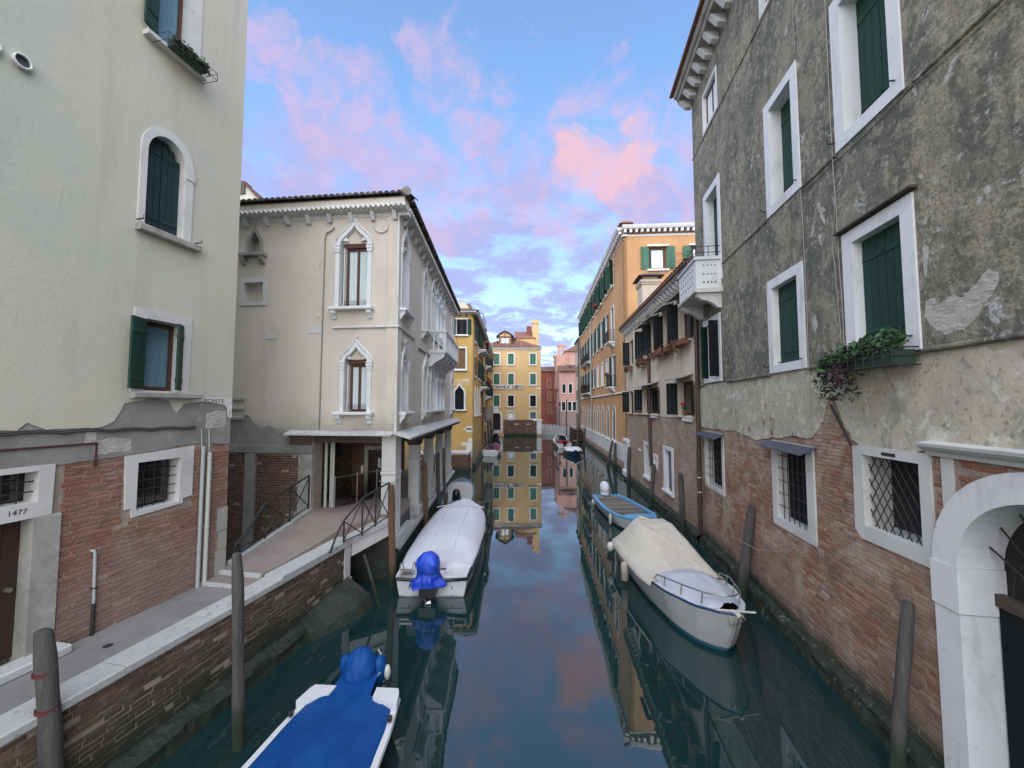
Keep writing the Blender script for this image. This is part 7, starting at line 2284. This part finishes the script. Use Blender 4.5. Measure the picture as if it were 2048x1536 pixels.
hood(F, -0.16, 0.74, 1.0, "tarp_azure", root, 3.0, o0=-0.05, top=0.52, low=0.34, w=0.34, d=0.28, flare_=0.42, wr=0.085)
MB().tube([F.pt(-0.16 + 0.235 * math.cos(2 * math.pi * k / 16), -0.02 + 0.275 * math.sin(2 * math.pi * k / 16), 0.745) for k in range(16)], 0.014, 5, 0, False, True).build("cord", "boat_navy", root)

# grey boat with rounded blue bow beyond it
F, L = axis((-2.70, 19.1), (-3.12, 24.6))
root = thing("motorboat", F.pt(L / 2, 0, 0), "grey open motorboat with rounded blue bow and black motor behind the white one", "boat", GRP)
hb = [(0, 0.80), (0.4, 0.86), (0.7, 0.80), (0.88, 0.58), (0.96, 0.34), (1, 0.06)]
sh = [(0, 0.45), (0.6, 0.52), (1, 0.72)]
hull(F, L, root, hb, sh, ["boat_teal", "boat_teal", "boat_grey", "boat_teal", "boat_grey"], gun=0.14)
cover(F, L, root, hb, sh, lambda t: 0.06, "boat_grey", 0.03, 0.80, 0.13, 0.0, wr=0.0, name="deck")
cover(F, L, root, hb, sh, lambda t: 0.05, "boat_teal", 0.80, 0.99, 0.10, 0.0, wr=0.0, name="fore_deck")
outboard(F, 0.35, root, 0.72, 1.0, "boat_black", tilt=-0.7)
MB().tube([F.pt(0.4, -0.45, 0.5), F.pt(0.42, -0.45, 1.0)], 0.03, 6).build("tiller_post", "boat_red", root)

# small white boat with a red seat cover, far left
F, L = axis((-2.25, 40.4), (-1.95, 46.6))
root = thing("motorboat", F.pt(L / 2, 0, 0), "small white boat with red interior cover moored below the yellow house", "boat", GRP)
hb = [(0, 0.82), (0.4, 0.95), (0.7, 0.85), (0.9, 0.45), (1, 0.02)]
sh = [(0, 0.50), (0.6, 0.55), (1, 0.85)]
hull(F, L, root, hb, sh, ["boat_white", "boat_white", "boat_grey", "boat_white", "boat_white"], gun=0.12)
cover(F, L, root, hb, sh, lambda t: 0.30 * math.sin(math.pi * min(1, max(0, (t - 0.25) / 0.7))), "tarp_red", 0.28, 0.95, 0.10, 0.0, wr=0.04, seed=8)
MB().box(F, 0.1, 1.5, -0.66, 0.66, 0.28, 0.36).cbox(F, 0.3, 0.7, -0.66, 0.66, 0.37, 0.62, 0.03).build("seat", "boat_white", root)
outboard(F, 1.5, root, 0.75, 0.9, "boat_navy")

# cream covered boat on the right, bow to the camera
F, L = axis((4.30, 13.45), (4.56, 8.15))
root = thing("motorboat", F.pt(L / 2, 0, 0), "white motorboat under a cream tarpaulin with a pale sheet over its bow", "boat", GRP)
hb = [(0, 0.88), (0.25, 0.97), (0.5, 0.98), (0.72, 0.87), (0.88, 0.58), (0.96, 0.32), (1, 0.04)]
sh = [(0, 0.72), (0.5, 0.74), (0.85, 0.88), (1, 1.0)]
hull(F, L, root, hb, sh, ["boat_white", "boat_navy", "boat_grey", "boat_teal", "boat_white"], gun=0.16, band=0.06, flare=0.80)


def cr5(t):
    if t < 0.05:
        return 0.40 + 0.32 * (t + 0.02) / 0.07
    return 0.05 + 0.67 * max(0.0, 1 - max(0.0, t - 0.16) / 0.47)


cover(F, L, root, hb, sh, cr5, "tarp_cream", -0.02, 0.63, -0.05, 0.12, n=54, m=30, wr=0.018, seed=11, shape=1.9, shift=0.0, fold=0.024, tent=(0.75, 0.22))
cover(F, L, root, hb, sh, lambda t: 0.10 + 0.12 * max(0, 1 - abs(t - 0.64) / 0.2), "tarp_pale", 0.56, 0.95, 0.13, 0.03, wr=0.05, seed=14, shape=0.3, name="bow_sheet")
r = MB()
rp = [F.pt(t * L, y * (prof(t, hb) - 0.10), prof(t, sh) + h) for t, y, h in ((0.60, -1, 0.02), (0.63, -1, 0.18), (0.72, -1, 0.24), (0.82, -1, 0.26), (0.91, -1, 0.27), (0.955, -0.6, 0.28), (0.965, 0, 0.28), (0.955, 0.6, 0.28), (0.91, 1, 0.27), (0.82, 1, 0.26), (0.72, 1, 0.24), (0.63, 1, 0.18), (0.60, 1, 0.02))]
r.tube(rp, 0.017, 6)
for t in (0.70, 0.80, 0.90):
    for s in (-1, 1):
        b = s * (prof(t, hb) - 0.10)
        r.tube([F.pt(t * L - 0.06, b, prof(t, sh)), F.pt(t * L, b, prof(t, sh) + 0.25)], 0.015, 6)
r.build("bow_rail", "steel", root)
MB().tube([F.pt(L * 0.99, -0.42, 0.98), F.pt(L * 0.99, 0.40, 1.06)], 0.022, 6).tube([F.pt(L * 0.97, 0, 0.96), F.pt(L * 1.01, 0, 1.0)], 0.05, 6).build("bow_roller", "fender_white", root)
m = MB()
for k in range(4):
    m.tube([F.pt(L * 0.97, -0.1 + 0.07 * k, 1.0), F.pt(L * 1.0 + 0.03, -0.15 + 0.1 * k, 0.9 - 0.05 * k), F.pt(L * 0.99, -0.05 + 0.08 * k, 0.72)], 0.014, 5)
m.build("rope", "rope", root)
fender(F, 1.7, 1, 0.98, 0.38, "large worn cylindrical fender hanging on the cream covered boat", "fender", 0.55, 0.11)
fb = MB().sphere(F.pt(0.1, 1.02, 0.52), 0.13, 10, 7, 0, (1, 1, 1.2)).build("fender", "fender_white", None, "round white fender ball at the stern of the cream covered boat", "fender")

# blue open boat with plank floor
F, L = axis((4.98, 21.0), (5.42, 15.6))
root = thing("motorboat", F.pt(L / 2, 0, 0), "light blue open boat with grey plank floor and a white bagged motor", "boat", GRP)
hb = [(0, 0.72), (0.25, 0.90), (0.5, 0.96), (0.72, 0.90), (0.88, 0.60), (0.96, 0.30), (1, 0.04)]
sh = [(0, 0.52), (0.5, 0.52), (0.85, 0.62), (1, 0.74)]
h, fl = hull(F, L, root, hb, sh, ["boat_blue", "boat_blue", "boat_white", "boat_navy", "boat_blue"], gun=0.15, band=0.10, floor=(0.42, "boat_plank", 0.78))
for i in range(0, len(fl.v), 8):
    MB().hexa(fl.v[i:i + 8]).build("plank", "boat_plank", root)
cover(F, L, root, hb, sh, lambda t: 0.05, "boat_blue", 0.79, 0.99, 0.10, 0.06, wr=0.0, name="fore_deck")
outboard(F, -0.10, root, 0.60, 0.9, "boat_white")
hood(F, -0.14, 0.66, 1.0, "tarp_white", root, 5.0, top=0.50, low=0.16, w=0.26, d=0.36, lean=-0.2, wr=0.03, tie=False)
for u, s in ((3.6, 1), (0.6, 1)):
    fender(F, u, s, prof(u / L, hb), 0.28, "pale fender hanging amidships on the light blue open boat" if u > 2 else "small pale fender near the stern of the light blue open boat", "fender_white", 0.45 if u > 2 else 0.25, 0.07)

# far right: white motorboat with red seats, and dark boat with white cover
F, L = axis((6.45, 48.4), (6.30, 54.4))
root = thing("motorboat", F.pt(L / 2, 0, 0), "white motorboat with windscreen and red seats on the far right bank", "boat", GRP)
hb = [(0, 0.90), (0.4, 1.0), (0.7, 0.88), (0.9, 0.45), (1, 0.03)]
sh = [(0, 0.55), (0.6, 0.65), (1, 0.95)]
hull(F, L, root, hb, sh, ["boat_white", "boat_white", "boat_white", "boat_navy", "boat_white"], gun=0.14)
cover(F, L, root, hb, sh, lambda t: 0.10, "boat_white", 0.52, 0.98, 0.12, 0.0, wr=0.0, name="fore_deck")
MB().box(F, 0.2, 3.0, -0.78, 0.78, 0.28, 0.34).build("cockpit_floor", "boat_white", root)
for y in (-0.62, 0.08):
    MB().cbox(F, 0.35, 0.75, y, y + 0.54, 0.34, 0.95, 0.05).build("seat", "seat_red", root)
ws_ = [F.pt(2.9, -0.85, 0.75), F.pt(3.3, -0.7, 1.30), F.pt(3.55, -0.3, 1.40), F.pt(3.6, 0, 1.42), F.pt(3.55, 0.3, 1.40), F.pt(3.3, 0.7, 1.30), F.pt(2.9, 0.85, 0.75)]
w = MB().tube(ws_, 0.05, 6).build("windscreen_frame", "boat_white", root)
MB().add(ws_, [tuple(range(7))]).build("windscreen", "glass_dark", w)
outboard(F, -0.25, root, 0.62, 0.95, "boat_black")
F, L = axis((6.85, 45.2), (6.50, 40.2))
root = thing("motorboat", F.pt(L / 2, 0, 0), "small dark boat under a flat white cover beside the orange house quay", "boat", GRP)
hb = [(0, 0.75), (0.4, 0.88), (0.7, 0.80), (0.9, 0.42), (1, 0.03)]
sh = [(0, 0.50), (0.6, 0.52), (1, 0.66)]
hull(F, L, root, hb, sh, ["boat_black", "boat_black", "boat_navy", "boat_black", "boat_black"], gun=0.10)
cover(F, L, root, hb, sh, lambda t: 0.22 * math.sin(math.pi * min(1, t)), "tarp_white", 0.0, 0.97, -0.03, 0.12, wr=0.04, seed=21)
# dark rowing boat with white-edged prow by the hotel door
F, L = axis((-2.75, 66.5), (-2.6, 61.0))
root = thing("rowing_boat", F.pt(L / 2, 0, 0), "dark rowing boat with a pale curved prow lying below the hotel archway", "boat", GRP)
hb = [(0, 0.35), (0.4, 0.62), (0.7, 0.55), (0.9, 0.28), (1, 0.02)]
sh = [(0, 0.55), (0.5, 0.40), (0.85, 0.6), (1, 1.0)]
hull(F, L, root, hb, sh, ["boat_white", "boat_black", "boat_black", "boat_black", "boat_black"], gun=0.08)

# ------------------------------------------------------------------ mooring poles
PG = "mooring poles along the canal"
poles = [  # base x, y, top dx, dy, top z, radius, material, label, extra
    (-5.33, 4.88, -0.33, -0.02, 2.48, 0.105, "pole_grey", "thick grey mooring pole with dark red bands at the lower left corner", "band"),
    (-4.16, 6.25, -0.14, 0.0, 2.87, 0.082, "pole_grey", "tall grey mooring pole against the brick quay wall beside the blue boat", ""),
    (-3.47, 11.55, -0.03, 0.0, 2.88, 0.095, "pole_brown", "bright brown mooring pole at the top of the footbridge", ""),
    (-3.44, 15.9, -0.06, 0.0, 2.90, 0.10, "pole_brown", "brown mooring pole standing before the second palace column", ""),
    (-3.30, 18.0, -0.09, 0.0, 3.05, 0.10, "pole_grey", "weathered grey mooring pole before the middle palace columns", ""),
    (-3.12, 18.6, -0.12, 0.0, 3.2, 0.085, "pole_grey", "dark slanting mooring pole near the far palace columns", ""),
    (-4.06, 33.2, -0.50, 0.0, 3.3, 0.20, "pole_grey", "stout leaning mooring pole at the corner of the yellow house", ""),
    (6.15, 10.78, 0.37, 0.0, 2.47, 0.125, "pole_grey", "leaning mooring pole between the cream covered boat and the brick wall", ""),
    (5.33, 5.73, 0.33, 0.0, 2.40, 0.085, "pole_grey", "dark mooring pole standing alone before the brick wall near the white portal", ""),
    (6.87, 15.94, -0.06, 0.0, 2.46, 0.12, "pole_grey", "mooring pole between the brown drainpipe and the white framed low window", ""),
    (7.30, 20.84, 0.22, 0.0, 2.1, 0.11, "pole_grey", "slanting mooring pole below the thin drainpipe of the pale house", ""),
    (7.58, 25.72, 0.1, 0.0, 2.5, 0.13, "pole_grey", "mooring pole near the white corner stone of the pale house", ""),
    (8.10, 33.4, 0.45, 0.0, 2.25, 0.13, "pole_grey", "left one of two leaning poles meeting at the orange house corner", ""),
    (8.46, 32.6, 0.12, 0.0, 2.1, 0.14, "pole_grey", "right one of two poles meeting at the orange house corner", ""),
    (8.5, 46.6, 0.2, 0.0, 2.65, 0.12, "pole_grey", "thin far mooring pole beside the timber water steps", ""),
    (7.9, 48.0, 0.2, 0.0, 2.6, 0.10, "pole_grey", "thin far mooring pole behind the white covered dark boat", ""),
    (7.7, 55.5, 0.05, 0.0, 6.1, 0.09, "pole_grey", "tall slender pole rising on the far right near the water steps", ""),
    (-3.05, 46.5, -0.15, 0.0, 2.2, 0.13, "pole_grey", "grey pole under the iron balcony of the yellow house", ""),
    (-3.0, 52.0, -0.25, 0.0, 3.6, 0.13, "pole_grey", "leaning grey pole against the ochre house", ""),
    (-2.95, 57.0, -0.2, 0.0, 4.2, 0.14, "pole_grey", "tall pole nearest the hotel archway", ""),
    (-2.7, 55.0, -0.3, 0.0, 3.4, 0.12, "pole_grey", "dark slanting pole beside the tallest pole near the hotel", "")]
for x, y, dx, dy, zt, r, mt, lb, ex in poles:
    zb = -1.6
    P, R = [], []
    k = 14
    for i in range(k + 1):
        t = i / k
        z = zb + (zt - zb) * t
        f = z / zt
        P.append((x + dx * f + 0.03 * noise.noise(Vector((x, z * 0.8, 1))), y + dy * f, z))
        rr = r * (1.06 - 0.14 * t) * (1 + 0.12 * noise.noise(Vector((x * 3, z * 2, 4))))
        if t > 0.95:
            rr *= 0.82
        R.append(rr)
    root = thing("mooring_pole", (x, y, 0), lb, "pole", PG)
    MB().tube(P, R, 14).build("post", mt, root)
    tp_ = Vector(P[-1])
    MB().tube([tp_, tp_ + Vector((0.01, 0, 0.03))], [R[-1] * 0.97, R[-1] * 0.5], 14).build("cap", mt, root)
    if ex == "band":
        for z in (2.02, 1.60):
            q = Vector((x + dx * z / zt, y + dy * z / zt, z))
            MB().tube([q + Vector((0, 0, -0.02)), q + Vector((0, 0, 0.02))], r * 1.0 + 0.004, 14).build("band", "band_red", root)

# keep facets crisp but rounded things smooth
bpy.context.view_layer.update()
